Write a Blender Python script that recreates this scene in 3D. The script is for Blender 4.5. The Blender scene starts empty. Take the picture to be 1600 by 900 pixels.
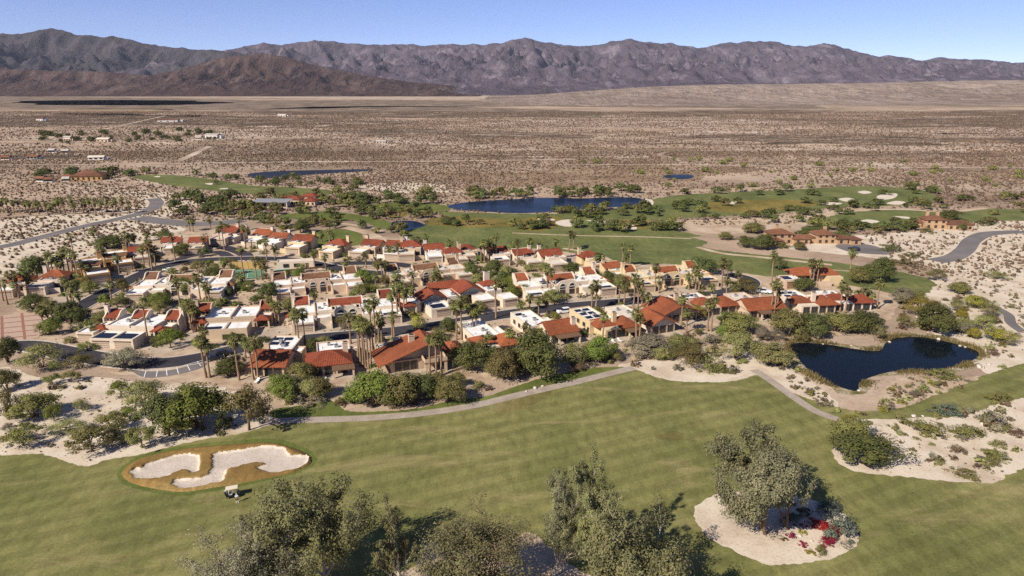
import bpy, math, random
import numpy as np
from mathutils import Vector, Matrix

# ------------------------------------------------------------------ camera, sky, sun
SC = bpy.context.scene
COL = SC.collection
FPX, HZN, CAMH = 1066.0, 132.0, 70.0          # focal length in photo pixels, horizon row, camera height (m)
TH = math.atan((450 - HZN) / FPX)
cam_d = bpy.data.cameras.new('camera')
cam_d.sensor_width = 36.0
cam_d.lens = 36.0 * FPX / 1600.0
cam_d.clip_start = 1.0
cam_d.clip_end = 60000.0
cam = bpy.data.objects.new('camera', cam_d)
COL.objects.link(cam)
cam.location = (0, 0, CAMH)
cam.rotation_euler = (math.pi / 2 - TH, 0, 0)
SC.camera = cam

SUN_AZ = math.atan2(-0.72, -0.69)               # horizontal direction towards the sun, atan2(x, y)
SUN_EL = math.radians(38)
world = bpy.data.worlds.new('World')
SC.world = world
world.use_nodes = True
wn = world.node_tree.nodes
wl = world.node_tree.links
wn.clear()
wo = wn.new('ShaderNodeOutputWorld')
wb = wn.new('ShaderNodeBackground')
sky = wn.new('ShaderNodeTexSky')
sky.sky_type = 'NISHITA'
sky.sun_disc = False
sky.sun_elevation = SUN_EL
sky.sun_rotation = SUN_AZ
sky.altitude = 3000
sky.air_density = 0.8
sky.dust_density = 0.0
sky.ozone_density = 6.0
wb.inputs['Strength'].default_value = 0.088
wt = wn.new('ShaderNodeMix'); wt.data_type = 'RGBA'; wt.blend_type = 'MULTIPLY'; wt.inputs['Factor'].default_value = 1.0
wt.inputs['B'].default_value = (1.30, 1.06, 1.14, 1)
wl.new(sky.outputs[0], wt.inputs['A']); wl.new(wt.outputs['Result'], wb.inputs['Color'])
wl.new(wb.outputs[0], wo.inputs['Surface'])
sun_d = bpy.data.lights.new('sun', 'SUN')
sun_d.energy = 5.0
sun_d.angle = math.radians(0.5)
sun_d.color = (1.0, 0.92, 0.79)
sun = bpy.data.objects.new('sun', sun_d)
COL.objects.link(sun)
sv = Vector((math.sin(SUN_AZ) * math.cos(SUN_EL), math.cos(SUN_AZ) * math.cos(SUN_EL), math.sin(SUN_EL)))
sun.rotation_euler = sv.to_track_quat('Z', 'Y').to_euler()
SC.view_settings.view_transform = 'Standard'
SC.view_settings.look = 'None'
SC.view_settings.gamma = 1.0
SC.view_settings.exposure = 0.48
SC.cycles.use_denoising = False
SC.cycles.max_bounces = 5
SC.cycles.diffuse_bounces = 2
SC.cycles.glossy_bounces = 2
SC.cycles.transmission_bounces = 2
SC.cycles.volume_bounces = 0
SC.cycles.transparent_max_bounces = 4

# ------------------------------------------------------------------ helpers
rnd = random.Random(7)
NR = np.random.default_rng(11)
CT, ST = math.cos(TH), math.sin(TH)

def G(px, py, z=0.0):
    """photo pixel -> point of the level ground at height z (used to lay the site plan out)"""
    u, v = (px - 800) / FPX, (450 - py) / FPX
    dy, dz = CT + v * ST, -ST + v * CT
    t = (z - CAMH) / dz
    return (u * t, dy * t)

def mpp(px, py):
    """metres per photo pixel for something standing at that spot"""
    x, y = G(px, py)
    return (y * CT + CAMH * ST) / FPX

def hgt(px, py, hpx, back=0.0):
    """height of something standing at that spot (or `back` metres behind it) whose top shows hpx higher"""
    y = G(px, py)[1] + back
    v = (450 - (py - hpx)) / FPX
    return max(0.2, CAMH + y * (v * CT - ST) / (CT + v * ST))

def smooth(pts, closed=True, n=6):
    P = [np.array(p, float) for p in pts]
    out = []
    N = len(P)
    for i in range(N if closed else N - 1):
        if closed:
            a, b, c, d = P[i - 1], P[i], P[(i + 1) % N], P[(i + 2) % N]
        else:
            a, b, c, d = P[max(i - 1, 0)], P[i], P[i + 1], P[min(i + 2, N - 1)]
        for k in range(n):
            t = k / n
            out.append(tuple(0.5 * ((2 * b) + (-a + c) * t + (2 * a - 5 * b + 4 * c - d) * t * t + (-a + 3 * b - 3 * c + d) * t ** 3)))
    if not closed:
        out.append(tuple(P[-1]))
    return out

def inpoly(x, y, poly):
    x = np.asarray(x, float); y = np.asarray(y, float)
    r = np.zeros(x.shape, bool)
    xs = [p[0] for p in poly]; ys = [p[1] for p in poly]
    sel = (x >= min(xs)) & (x <= max(xs)) & (y >= min(ys)) & (y <= max(ys))
    if not sel.any(): return r
    sx, sy = x[sel], y[sel]; q = np.zeros(sx.shape, bool)
    j = len(poly) - 1
    for i in range(len(poly)):
        c = ((ys[i] > sy) != (ys[j] > sy))
        if c.any(): q ^= c & (sx < (xs[j] - xs[i]) * (sy - ys[i]) / (ys[j] - ys[i] + 1e-12) + xs[i])
        j = i
    r[sel] = q
    return r

def pip(x, y, poly):
    """one point in one polygon"""
    r = False; j = len(poly) - 1
    for i in range(len(poly)):
        xi, yi = poly[i]; xj, yj = poly[j]
        if (yi > y) != (yj > y) and x < (xj - xi) * (y - yi) / (yj - yi + 1e-12) + xi: r = not r
        j = i
    return r

def mesh_np(name, V, F, mats=(), smooth_=False, col=None):
    """V (n,3), F (m,k) arrays -> mesh"""
    V = np.asarray(V, np.float32); F = np.asarray(F, np.int32)
    me = bpy.data.meshes.new(name)
    me.vertices.add(len(V)); me.vertices.foreach_set('co', V.ravel())
    k = F.shape[1]
    me.loops.add(F.size); me.loops.foreach_set('vertex_index', F.ravel())
    me.polygons.add(len(F))
    me.polygons.foreach_set('loop_start', np.arange(0, F.size, k, dtype=np.int32))
    me.polygons.foreach_set('loop_total', np.full(len(F), k, np.int32))
    if smooth_:
        me.polygons.foreach_set('use_smooth', np.ones(len(F), bool))
    if col is not None:
        at = me.attributes.new('tint', 'FLOAT', 'POINT')
        at.data.foreach_set('value', np.asarray(col, np.float32))
    me.update(calc_edges=True)
    for m in mats:
        me.materials.append(m)
    return me

def mesh_py(name, V, F, mat=None, smooth_=False):
    me = bpy.data.meshes.new(name)
    me.from_pydata([tuple(v) for v in V], [], [tuple(f) for f in F])
    if mat: me.materials.append(mat)
    if smooth_:
        for p in me.polygons: p.use_smooth = True
    me.update()
    return me

def ob(name, me, parent=None, loc=None, rz=0.0):
    o = bpy.data.objects.new(name, me)
    COL.objects.link(o)
    if parent is not None: o.parent = parent
    if loc is not None: o.location = loc
    if rz: o.rotation_euler = (0, 0, rz)
    return o

def tag(o, label=None, cat=None, group=None, kind=None):
    if label: o['label'] = label
    if cat: o['category'] = cat
    if group: o['group'] = group
    if kind: o['kind'] = kind
    return o

class MB:
    """collects boxes, tubes and polygons for ONE mesh"""
    def __init__(s): s.V = []; s.F = []
    def add(s, V, F):
        n = len(s.V); s.V += [tuple(v) for v in V]; s.F += [tuple(i + n for i in f) for f in F]; return s
    def box(s, x0, x1, y0, y1, z0, z1):
        if x0 > x1: x0, x1 = x1, x0
        if y0 > y1: y0, y1 = y1, y0
        return s.add([(x0, y0, z0), (x1, y0, z0), (x1, y1, z0), (x0, y1, z0), (x0, y0, z1), (x1, y0, z1), (x1, y1, z1), (x0, y1, z1)],
                     [(0, 3, 2, 1), (4, 5, 6, 7), (0, 1, 5, 4), (1, 2, 6, 5), (2, 3, 7, 6), (3, 0, 4, 7)])
    def tube(s, pts, rad, n=6, cap=True):
        pts = [Vector(p) for p in pts]
        if not hasattr(rad, '__len__'): rad = [rad] * len(pts)
        V = []; F = []
        for i, p in enumerate(pts):
            d = (pts[min(i + 1, len(pts) - 1)] - pts[max(i - 1, 0)]).normalized()
            a = d.orthogonal().normalized() if abs(d.z) < 0.95 else Vector((1, 0, 0)) - d * d.x
            a.normalize(); b = d.cross(a)
            for k in range(n):
                t = 2 * math.pi * k / n
                V.append(p + (a * math.cos(t) + b * math.sin(t)) * rad[i])
        for i in range(len(pts) - 1):
            for k in range(n):
                k2 = (k + 1) % n
                F.append((i * n + k, i * n + k2, (i + 1) * n + k2, (i + 1) * n + k))
        if cap:
            F.append(tuple(range(n))[::-1]); F.append(tuple((len(pts) - 1) * n + k for k in range(n)))
        return s.add(V, F)
    def slab(s, pts, th):
        """a flat polygon (counter-clockwise seen from above) with thickness th below it"""
        n = len(pts)
        V = list(pts) + [(p[0], p[1], p[2] - th) for p in pts]
        F = [tuple(range(n)), tuple(range(2 * n - 1, n - 1, -1))]
        for i in range(n):
            j = (i + 1) % n
            F.append((i, i + n, j + n, j))
        return s.add(V, F)
    def wallpoly(s, prof, y0, y1):
        """a profile in x,z pushed along y"""
        n = len(prof)
        V = [(p[0], y0, p[1]) for p in prof] + [(p[0], y1, p[1]) for p in prof]
        F = [tuple(range(n)), tuple(range(2 * n - 1, n - 1, -1))]
        for i in range(n):
            j = (i + 1) % n
            F.append((i, i + n, j + n, j))
        return s.add(V, F)
    def wallpoly_x(s, prof, x0, x1):
        n = len(prof)
        V = [(x0, p[0], p[1]) for p in prof] + [(x1, p[0], p[1]) for p in prof]
        F = [tuple(range(n)), tuple(range(2 * n - 1, n - 1, -1))]
        for i in range(n):
            j = (i + 1) % n
            F.append((i, i + n, j + n, j))
        return s.add(V, F)
    def mesh(s, name, mat=None, smooth_=False): return mesh_py(name, s.V, s.F, mat, smooth_)
    def build(s, name, mat=None, parent=None, loc=None, smooth_=False): return ob(name, s.mesh(name, mat, smooth_), parent, loc)

# ------------------------------------------------------------------ materials
def new_mat(name):
    m = bpy.data.materials.new(name); m.use_nodes = True
    nt = m.node_tree; nt.nodes.clear()
    out = nt.nodes.new('ShaderNodeOutputMaterial')
    bs = nt.nodes.new('ShaderNodeBsdfPrincipled')
    bs.inputs['Roughness'].default_value = 0.9
    bs.inputs['Specular IOR Level'].default_value = 0.15
    nt.links.new(bs.outputs[0], out.inputs['Surface'])
    return m, nt, bs

def L4(c): return (c[0], c[1], c[2], 1.0)

def noise(nt, scale, detail=4, rough=0.6, src=None, stretch=None, dist=0.0):
    tc = nt.nodes.new('ShaderNodeTexCoord')
    v = tc.outputs['Object'] if src is None else src
    if stretch:
        mp = nt.nodes.new('ShaderNodeMapping'); mp.inputs['Scale'].default_value = stretch
        mp.inputs['Rotation'].default_value = (0, 0, 0.35)
        nt.links.new(v, mp.inputs['Vector']); v = mp.outputs[0]
    n = nt.nodes.new('ShaderNodeTexNoise')
    n.inputs['Scale'].default_value = scale; n.inputs['Detail'].default_value = detail
    n.inputs['Roughness'].default_value = rough; n.inputs['Distortion'].default_value = dist
    nt.links.new(v, n.inputs['Vector'])
    return n.outputs['Fac']

def ramp(nt, fac, stops, interp='LINEAR'):
    r = nt.nodes.new('ShaderNodeValToRGB'); r.color_ramp.interpolation = interp
    e = r.color_ramp.elements
    while len(e) < len(stops): e.new(0.5)
    for el, (p, c) in zip(e, stops):
        el.position = p; el.color = L4(c)
    nt.links.new(fac, r.inputs['Fac'])
    return r.outputs['Color']

def mixc(nt, a, b, fac, mode='MIX'):
    m = nt.nodes.new('ShaderNodeMix'); m.data_type = 'RGBA'; m.blend_type = mode
    for sock, v in ((m.inputs['Factor'], fac), (m.inputs['A'], a), (m.inputs['B'], b)):
        if isinstance(v, (int, float)): sock.default_value = v
        elif isinstance(v, tuple): sock.default_value = L4(v)
        else: nt.links.new(v, sock)
    return m.outputs['Result']

def bump(nt, bs, h, strength=0.4, dist=0.1):
    b = nt.nodes.new('ShaderNodeBump'); b.inputs['Strength'].default_value = strength; b.inputs['Distance'].default_value = dist
    nt.links.new(h, b.inputs['Height']); nt.links.new(b.outputs[0], bs.inputs['Normal'])

def g3(v): return (v, v, v)

def plain(name, c, rough=0.85, var=0.12, scale=1.5, spec=0.2, metal=0.0, bmp=0.0):
    m, nt, bs = new_mat(name)
    f = noise(nt, scale, 4, 0.65)
    a = tuple(x * (1 - var) for x in c); b = tuple(min(1, x * (1 + var)) for x in c)
    nt.links.new(ramp(nt, f, [(0.3, a), (0.7, b)]), bs.inputs['Base Color'])
    bs.inputs['Roughness'].default_value = rough; bs.inputs['Specular IOR Level'].default_value = spec
    bs.inputs['Metallic'].default_value = metal
    if bmp: bump(nt, bs, f, bmp, 0.05)
    return m

def leafmat(name, c, trans=0.3, var=0.3):
    m, nt, bs = new_mat(name)
    at = nt.nodes.new('ShaderNodeAttribute'); at.attribute_name = 'tint'
    oi = nt.nodes.new('ShaderNodeObjectInfo')
    hs = nt.nodes.new('ShaderNodeHueSaturation')
    col = ramp(nt, at.outputs['Fac'], [(0.0, tuple(x * (1 - var * 1.3) for x in c)), (0.5, c), (1.0, (c[0] * (1 + var * 1.4), c[1] * (1 + var * 1.2), c[2] * (1 + var)))])
    mr = nt.nodes.new('ShaderNodeMapRange'); mr.inputs['To Min'].default_value = 0.475; mr.inputs['To Max'].default_value = 0.52
    nt.links.new(oi.outputs['Random'], mr.inputs['Value']); nt.links.new(mr.outputs[0], hs.inputs['Hue'])
    mv = nt.nodes.new('ShaderNodeMath'); mv.operation = 'MULTIPLY_ADD'; mv.inputs[1].default_value = 0.45; mv.inputs[2].default_value = 0.8
    nt.links.new(oi.outputs['Random'], mv.inputs[0]); nt.links.new(mv.outputs[0], hs.inputs['Value'])
    nt.links.new(col, hs.inputs['Color'])
    nt.links.new(hs.outputs[0], bs.inputs['Base Color'])
    bs.inputs['Roughness'].default_value = 0.7
    bs.inputs['Specular IOR Level'].default_value = 0.12
    tr = nt.nodes.new('ShaderNodeBsdfTranslucent'); nt.links.new(hs.outputs[0], tr.inputs['Color'])
    mx = nt.nodes.new('ShaderNodeMixShader'); mx.inputs[0].default_value = trans
    out = [n for n in nt.nodes if n.type == 'OUTPUT_MATERIAL'][0]
    nt.links.new(bs.outputs[0], mx.inputs[1]); nt.links.new(tr.outputs[0], mx.inputs[2]); nt.links.new(mx.outputs[0], out.inputs['Surface'])
    return m

M = {}
# ground of the whole valley: pale sand, gravel patches, low scrub too small to model
def mat_desert():
    m, nt, bs = new_mat('desert_sand')
    big = noise(nt, 0.0024, 7, 0.7, stretch=(0.7, 1.6, 1))
    mid = noise(nt, 0.02, 5, 0.65)
    fine = noise(nt, 0.7, 4, 0.7)
    sand = ramp(nt, mid, [(0.3, (0.34, 0.26, 0.195)), (0.5, (0.46, 0.36, 0.275)), (0.7, (0.57, 0.475, 0.375))])
    dark = ramp(nt, mid, [(0.3, (0.115, 0.088, 0.068)), (0.7, (0.24, 0.182, 0.138))])
    base = mixc(nt, sand, dark, ramp(nt, big, [(0.42, g3(0)), (0.60, g3(0.7))]))
    tone = ramp(nt, noise(nt, 0.006, 4, 0.6), [(0.35, (0.80, 0.74, 0.69)), (0.65, (1.06, 1.03, 1.0))])
    base = mixc(nt, base, tone, 1.0, 'MULTIPLY')
    base = mixc(nt, base, ramp(nt, fine, [(0.3, g3(0.72)), (0.55, g3(1.0))]), 0.8, 'MULTIPLY')
    # far scrub cover
    tc = nt.nodes.new('ShaderNodeTexCoord')
    vo = nt.nodes.new('ShaderNodeTexVoronoi'); vo.inputs['Scale'].default_value = 0.16; vo.inputs['Randomness'].default_value = 1.0
    nt.links.new(tc.outputs['Object'], vo.inputs['Vector'])
    dots = ramp(nt, vo.outputs['Distance'], [(0.16, g3(1)), (0.34, g3(0))])
    sep = nt.nodes.new('ShaderNodeSeparateXYZ'); nt.links.new(tc.outputs['Object'], sep.inputs[0])
    far = nt.nodes.new('ShaderNodeMapRange'); far.inputs['From Min'].default_value = 900; far.inputs['From Max'].default_value = 1500
    nt.links.new(sep.outputs['Y'], far.inputs['Value'])
    dens = ramp(nt, noise(nt, 0.004, 4, 0.65, stretch=(0.5, 1.5, 1)), [(0.4, g3(0.15)), (0.6, g3(0.8))])
    f = mixc(nt, dots, dens, 1.0, 'MULTIPLY')
    mu = nt.nodes.new('ShaderNodeMath'); mu.operation = 'MULTIPLY'
    nt.links.new(f, mu.inputs[0]); nt.links.new(far.outputs[0], mu.inputs[1])
    base = mixc(nt, base, (0.07, 0.06, 0.045), mu.outputs[0])
    nt.links.new(base, bs.inputs['Base Color'])
    bs.inputs['Roughness'].default_value = 1.0; bs.inputs['Specular IOR Level'].default_value = 0.0
    bump(nt, bs, fine, 0.6, 0.25)
    return m
M['desert'] = mat_desert()

def mat_sand(name, a, b, c, sc=0.12):
    m, nt, bs = new_mat(name)
    n1 = noise(nt, sc, 5, 0.65); n2 = noise(nt, 2.2, 3, 0.7)
    base = ramp(nt, n1, [(0.3, a), (0.5, b), (0.68, c)])
    base = mixc(nt, base, ramp(nt, n2, [(0.32, g3(0.66)), (0.5, g3(1.0))]), 0.7, 'MULTIPLY')
    nt.links.new(base, bs.inputs['Base Color']); bs.inputs['Specular IOR Level'].default_value = 0.0
    bump(nt, bs, n2, 0.5, 0.15)
    return m
M['pale_sand'] = mat_sand('pale_sand', (0.430, 0.334, 0.244), (0.568, 0.475, 0.367), (0.636, 0.554, 0.446))
M['tan_sand'] = mat_sand('tan_sand', (0.324, 0.231, 0.147), (0.450, 0.342, 0.240), (0.540, 0.435, 0.323))
M['village_soil'] = mat_sand('village_soil', (0.290, 0.202, 0.139), (0.435, 0.327, 0.232), (0.541, 0.433, 0.315), 0.2)
def mat_thicket():
    m, nt, bs = new_mat('dark_flat')
    n1 = noise(nt, 0.02, 6, 0.75, stretch=(0.6, 1.4, 1)); n2 = noise(nt, 0.12, 4, 0.7)
    base = ramp(nt, n1, [(0.36, (0.40, 0.31, 0.235)), (0.47, (0.22, 0.165, 0.125)), (0.58, (0.092, 0.074, 0.058)), (0.8, (0.065, 0.054, 0.043))])
    base = mixc(nt, base, ramp(nt, n2, [(0.35, g3(0.6)), (0.6, g3(1.25))]), 0.9, 'MULTIPLY')
    nt.links.new(base, bs.inputs['Base Color']); bs.inputs['Specular IOR Level'].default_value = 0.0
    return m
M['dark_flat'] = mat_thicket()
M['far_sand'] = mat_sand('far_sand', (0.257, 0.188, 0.139), (0.399, 0.307, 0.232), (0.570, 0.465, 0.371), 0.02)
M['brown_flat'] = mat_sand('brown_flat', (0.180, 0.120, 0.079), (0.270, 0.190, 0.126), (0.378, 0.290, 0.200), 0.02)
M['bunker_sand'] = mat_sand('bunker_sand', (0.486, 0.406, 0.335), (0.525, 0.446, 0.375), (0.583, 0.505, 0.428), 0.25)
M['bunker_edge'] = mat_sand('bunker_edge', (0.543, 0.459, 0.367), (0.603, 0.519, 0.420), (0.652, 0.559, 0.459), 0.6)

def mat_grass(name, a, b, c, dry, stripe=0.0, dryamt=0.5):
    m, nt, bs = new_mat(name)
    n1 = noise(nt, 0.035, 6, 0.62, stretch=(1.5, 0.8, 1)); n2 = noise(nt, 0.32, 6, 0.75, stretch=(1.7, 0.7, 1)); n3 = noise(nt, 3.0, 4, 0.75)
    base = ramp(nt, n1, [(0.3, a), (0.5, b), (0.7, c)])
    base = mixc(nt, base, ramp(nt, n2, [(0.26, g3(0.6)), (0.5, g3(1.0)), (0.74, g3(1.4))]), 0.85, 'MULTIPLY')
    d = ramp(nt, noise(nt, 0.055, 6, 0.7, stretch=(0.7, 2.2, 1), dist=0.6), [(0.54, g3(0)), (0.74, g3(dryamt))])
    base = mixc(nt, base, dry, d)
    base = mixc(nt, base, ramp(nt, n3, [(0.3, g3(0.6)), (0.65, g3(1.2))]), 0.8, 'MULTIPLY')
    if stripe:
        tc = nt.nodes.new('ShaderNodeTexCoord'); mp = nt.nodes.new('ShaderNodeMapping'); mp.inputs['Rotation'].default_value = (0, 0, 1.15)
        nt.links.new(tc.outputs['Object'], mp.inputs['Vector'])
        w = nt.nodes.new('ShaderNodeTexWave'); w.inputs['Scale'].default_value = 0.075; w.inputs['Distortion'].default_value = 0.9
        w.inputs['Detail'].default_value = 2; w.inputs['Detail Scale'].default_value = 0.6
        nt.links.new(mp.outputs[0], w.inputs['Vector'])
        base = mixc(nt, base, ramp(nt, w.outputs['Fac'], [(0.35, g3(0.86)), (0.65, g3(1.10))]), stripe, 'MULTIPLY')
    nt.links.new(base, bs.inputs['Base Color']); bs.inputs['Specular IOR Level'].default_value = 0.05
    bump(nt, bs, n3, 0.5, 0.08)
    return m
M['fairway'] = mat_grass('fairway_grass', (0.122, 0.125, 0.041), (0.172, 0.166, 0.059), (0.228, 0.208, 0.082), (0.350, 0.277, 0.136), 0.6, 0.7)
M['rough'] = mat_grass('rough_grass', (0.081, 0.100, 0.026), (0.115, 0.134, 0.036), (0.153, 0.163, 0.048), (0.244, 0.217, 0.085), 0, 0.35)
M['far_grass'] = mat_grass('far_fairway_grass', (0.086, 0.102, 0.035), (0.129, 0.141, 0.049), (0.177, 0.179, 0.066), (0.294, 0.242, 0.112), 0, 0.5)
M['gold_grass'] = mat_grass('golden_grass', (0.114, 0.097, 0.028), (0.194, 0.150, 0.041), (0.264, 0.194, 0.060), (0.106, 0.106, 0.046), 0, 0.5)
M['bunker_lip'] = mat_grass('bunker_lip_grass', (0.169, 0.101, 0.034), (0.242, 0.152, 0.053), (0.317, 0.213, 0.086), (0.158, 0.141, 0.051), 0, 0.6)
M['reed'] = mat_grass('reed_grass', (0.088, 0.088, 0.028), (0.150, 0.132, 0.046), (0.238, 0.194, 0.083), (0.290, 0.229, 0.120), 0, 0.7)
M['asphalt'] = mat_sand('asphalt', (0.041, 0.039, 0.046), (0.052, 0.049, 0.057), (0.066, 0.061, 0.069), 0.08)
M['old_asphalt'] = mat_sand('old_asphalt', (0.142, 0.128, 0.126), (0.172, 0.157, 0.153), (0.209, 0.187, 0.180), 0.08)
M['concrete'] = mat_sand('concrete', (0.290, 0.238, 0.189), (0.352, 0.290, 0.238), (0.414, 0.352, 0.290), 0.3)
M['drive'] = mat_sand('driveway_concrete', (0.34, 0.27, 0.20), (0.42, 0.34, 0.26), (0.50, 0.41, 0.33), 0.3)
M['kerb'] = plain('kerb_concrete', (0.50, 0.43, 0.36), 0.9, 0.12)
M['paver_pink'] = plain('pale_paver', (0.42, 0.30, 0.23), 0.9, 0.15, 1.2)
M['paver_red'] = plain('red_paver', (0.27, 0.13, 0.085), 0.9, 0.2, 1.2)
M['paint'] = plain('white_line_paint', (0.75, 0.73, 0.70), 0.8, 0.08)
M['court'] = plain('court_green', (0.10, 0.20, 0.115), 0.8, 0.08, 0.4)
M['court_line'] = plain('court_line_paint', (0.7, 0.7, 0.66), 0.8, 0.05)
M['windscreen'] = plain('tan_windscreen', (0.44, 0.29, 0.11), 0.9, 0.1)
def mat_bank():
    m, nt, bs = new_mat('pond_bank_soil')
    n1 = noise(nt, 0.35, 5, 0.7); n2 = noise(nt, 2.5, 3, 0.7)
    base = ramp(nt, n1, [(0.34, (0.10, 0.105, 0.035)), (0.46, (0.21, 0.175, 0.075)), (0.56, (0.38, 0.31, 0.22)), (0.7, (0.46, 0.38, 0.29))])
    base = mixc(nt, base, ramp(nt, n2, [(0.3, g3(0.55)), (0.6, g3(1.1))]), 0.8, 'MULTIPLY')
    nt.links.new(base, bs.inputs['Base Color']); bs.inputs['Specular IOR Level'].default_value = 0.0; bump(nt, bs, n2, .6, .2)
    return m
M['bank'] = mat_bank()
M['rock'] = plain('boulder_rock', (0.50, 0.43, 0.36), 0.95, 0.25, 1.2, bmp=0.6)
def mat_water(name, c, wave=0.05):
    m, nt, bs = new_mat(name)
    bs.inputs['Base Color'].default_value = L4(c); bs.inputs['Roughness'].default_value = 0.05
    bs.inputs['Specular IOR Level'].default_value = 0.13; bs.inputs['IOR'].default_value = 1.33
    bump(nt, bs, noise(nt, 0.9, 3, 0.6, stretch=(1, 2.5, 1)), wave, 0.05)
    return m
M['water'] = mat_water('pond_water', (0.004, 0.007, 0.011), 0.05)
def mat_lake(name, c, gl):
    m, nt, bs = new_mat(name)
    bs.inputs['Base Color'].default_value = L4(c); bs.inputs['Roughness'].default_value = 1.0; bs.inputs['Specular IOR Level'].default_value = 0.0
    g = nt.nodes.new('ShaderNodeBsdfGlossy'); g.inputs['Roughness'].default_value = 0.12
    bm = nt.nodes.new('ShaderNodeBump'); bm.inputs['Strength'].default_value = 0.6; bm.inputs['Distance'].default_value = 0.15
    nt.links.new(noise(nt, 0.35, 4, 0.6, stretch=(1, 2.5, 1)), bm.inputs['Height']); nt.links.new(bm.outputs[0], g.inputs['Normal'])
    mx = nt.nodes.new('ShaderNodeMixShader'); out = [n for n in nt.nodes if n.type == 'OUTPUT_MATERIAL'][0]
    nt.links.new(ramp(nt, noise(nt, 0.03, 4, 0.6, stretch=(.6, 2, 1)), [(0.35, g3(gl * .7)), (0.65, g3(gl * 1.35))]), mx.inputs[0])
    nt.links.new(bs.outputs[0], mx.inputs[1]); nt.links.new(g.outputs[0], mx.inputs[2]); nt.links.new(mx.outputs[0], out.inputs['Surface'])
    return m
M['lake'] = mat_lake('lake_water', (0.010, 0.018, 0.040), 0.16)
M['slate_water'] = mat_lake('slate_water', (0.020, 0.022, 0.032), 0.10)
M['pool'] = mat_water('pool_water', (0.10, 0.30, 0.30), 0.1)

# buildings
def stucco(name, c):
    m, nt, bs = new_mat(name)
    f = noise(nt, 0.7, 5, 0.7); f2 = noise(nt, 3.0, 3, 0.6, stretch=(1, 1, 0.25))
    base = ramp(nt, f, [(0.3, tuple(x * 0.88 for x in c)), (0.7, tuple(min(1, x * 1.06) for x in c))])
    base = mixc(nt, base, ramp(nt, f2, [(0.3, (0.80, 0.76, 0.72)), (0.55, g3(1.0))]), 0.6, 'MULTIPLY')
    nt.links.new(base, bs.inputs['Base Color']); bs.inputs['Specular IOR Level'].default_value = 0.1
    return m
M['cream'] = stucco('cream_stucco', (0.648, 0.545, 0.429))
M['tan'] = stucco('tan_stucco', (0.530, 0.405, 0.286))
M['pinkish'] = stucco('pinkish_stucco', (0.572, 0.432, 0.324))
M['yellowish'] = stucco('yellowish_stucco', (0.60, 0.47, 0.29))
M['ochre'] = stucco('ochre_stucco', (0.50, 0.30, 0.13))
M['villa'] = stucco('villa_stucco', (0.46, 0.30, 0.18))
M['whitewall'] = stucco('white_stucco', (0.68, 0.62, 0.55))
def rooftop(name, c, patch):
    m, nt, bs = new_mat(name)
    f = noise(nt, 0.45, 5, 0.7); f2 = noise(nt, 2.5, 3, 0.6)
    base = ramp(nt, f, [(0.34, patch), (0.52, c), (1.0, c)])
    base = mixc(nt, base, ramp(nt, f2, [(0.3, g3(0.8)), (0.6, g3(1.0))]), 0.6, 'MULTIPLY')
    nt.links.new(base, bs.inputs['Base Color']); bs.inputs['Specular IOR Level'].default_value = 0.1
    return m
M['roof_white'] = rooftop('white_roof_coating', (0.78, 0.76, 0.73), (0.60, 0.57, 0.53))
M['roof_cream'] = rooftop('cream_roof_coating', (0.64, 0.57, 0.48), (0.50, 0.43, 0.35))
M['roof_grey'] = rooftop('grey_roof_coating', (0.44, 0.40, 0.36), (0.34, 0.30, 0.27))
def tilemat(name, c, dark):
    m, nt, bs = new_mat(name)
    ge = nt.nodes.new('ShaderNodeNewGeometry')
    tc = nt.nodes.new('ShaderNodeTexCoord')
    def vm(op, a, b=None):
        n = nt.nodes.new('ShaderNodeVectorMath'); n.operation = op
        for i, v in enumerate((a, b)):
            if v is None: continue
            if isinstance(v, tuple): n.inputs[i].default_value = v
            else: nt.links.new(v, n.inputs[i])
        return n
    cr = vm('CROSS_PRODUCT', ge.outputs['True Normal'], (0, 0, 1))
    nm = vm('NORMALIZE', cr.outputs[0])
    dt = vm('DOT_PRODUCT', ge.outputs['Position'], nm.outputs[0])
    s = nt.nodes.new('ShaderNodeMath'); s.operation = 'MULTIPLY'; s.inputs[1].default_value = 2 * math.pi / 0.42
    nt.links.new(dt.outputs['Value'], s.inputs[0])
    sn = nt.nodes.new('ShaderNodeMath'); sn.operation = 'SINE'; nt.links.new(s.outputs[0], sn.inputs[0])
    f = noise(nt, 1.3, 5, 0.75); f2 = noise(nt, 5.0, 2, 0.7); f3 = noise(nt, 0.25, 3, 0.6)
    base = ramp(nt, f, [(0.28, dark), (0.5, c), (0.75, (min(1, c[0] * 1.18), c[1] * 1.25, c[2] * 1.3))])
    base = mixc(nt, base, ramp(nt, f2, [(0.3, g3(0.6)), (0.6, g3(1.12))]), 0.8, 'MULTIPLY')
    base = mixc(nt, base, ramp(nt, f3, [(0.35, g3(0.8)), (0.65, g3(1.05))]), 0.8, 'MULTIPLY')
    base = mixc(nt, base, ramp(nt, noise(nt, 0.055, 2, 0.5, ge.outputs['Position']), [(0.35, (0.72, 0.78, 0.85)), (0.5, (0.95, 1.0, 1.05)), (0.68, (1.12, 1.2, 1.25))]), 1.0, 'MULTIPLY')
    nt.links.new(base, bs.inputs['Base Color']); bs.inputs['Roughness'].default_value = 0.85
    bump(nt, bs, sn.outputs[0], 0.5, 0.06)
    return m
M['tile_red'] = tilemat('red_clay_tile', (0.257, 0.063, 0.030), (0.144, 0.034, 0.019))
M['tile_orange'] = tilemat('orange_clay_tile', (0.303, 0.087, 0.036), (0.181, 0.049, 0.023))
M['tile_brown'] = tilemat('brown_clay_tile', (0.206, 0.097, 0.052), (0.120, 0.055, 0.032))
M['tile_villa'] = tilemat('weathered_clay_tile', (0.215, 0.092, 0.050), (0.112, 0.050, 0.030))
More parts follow.
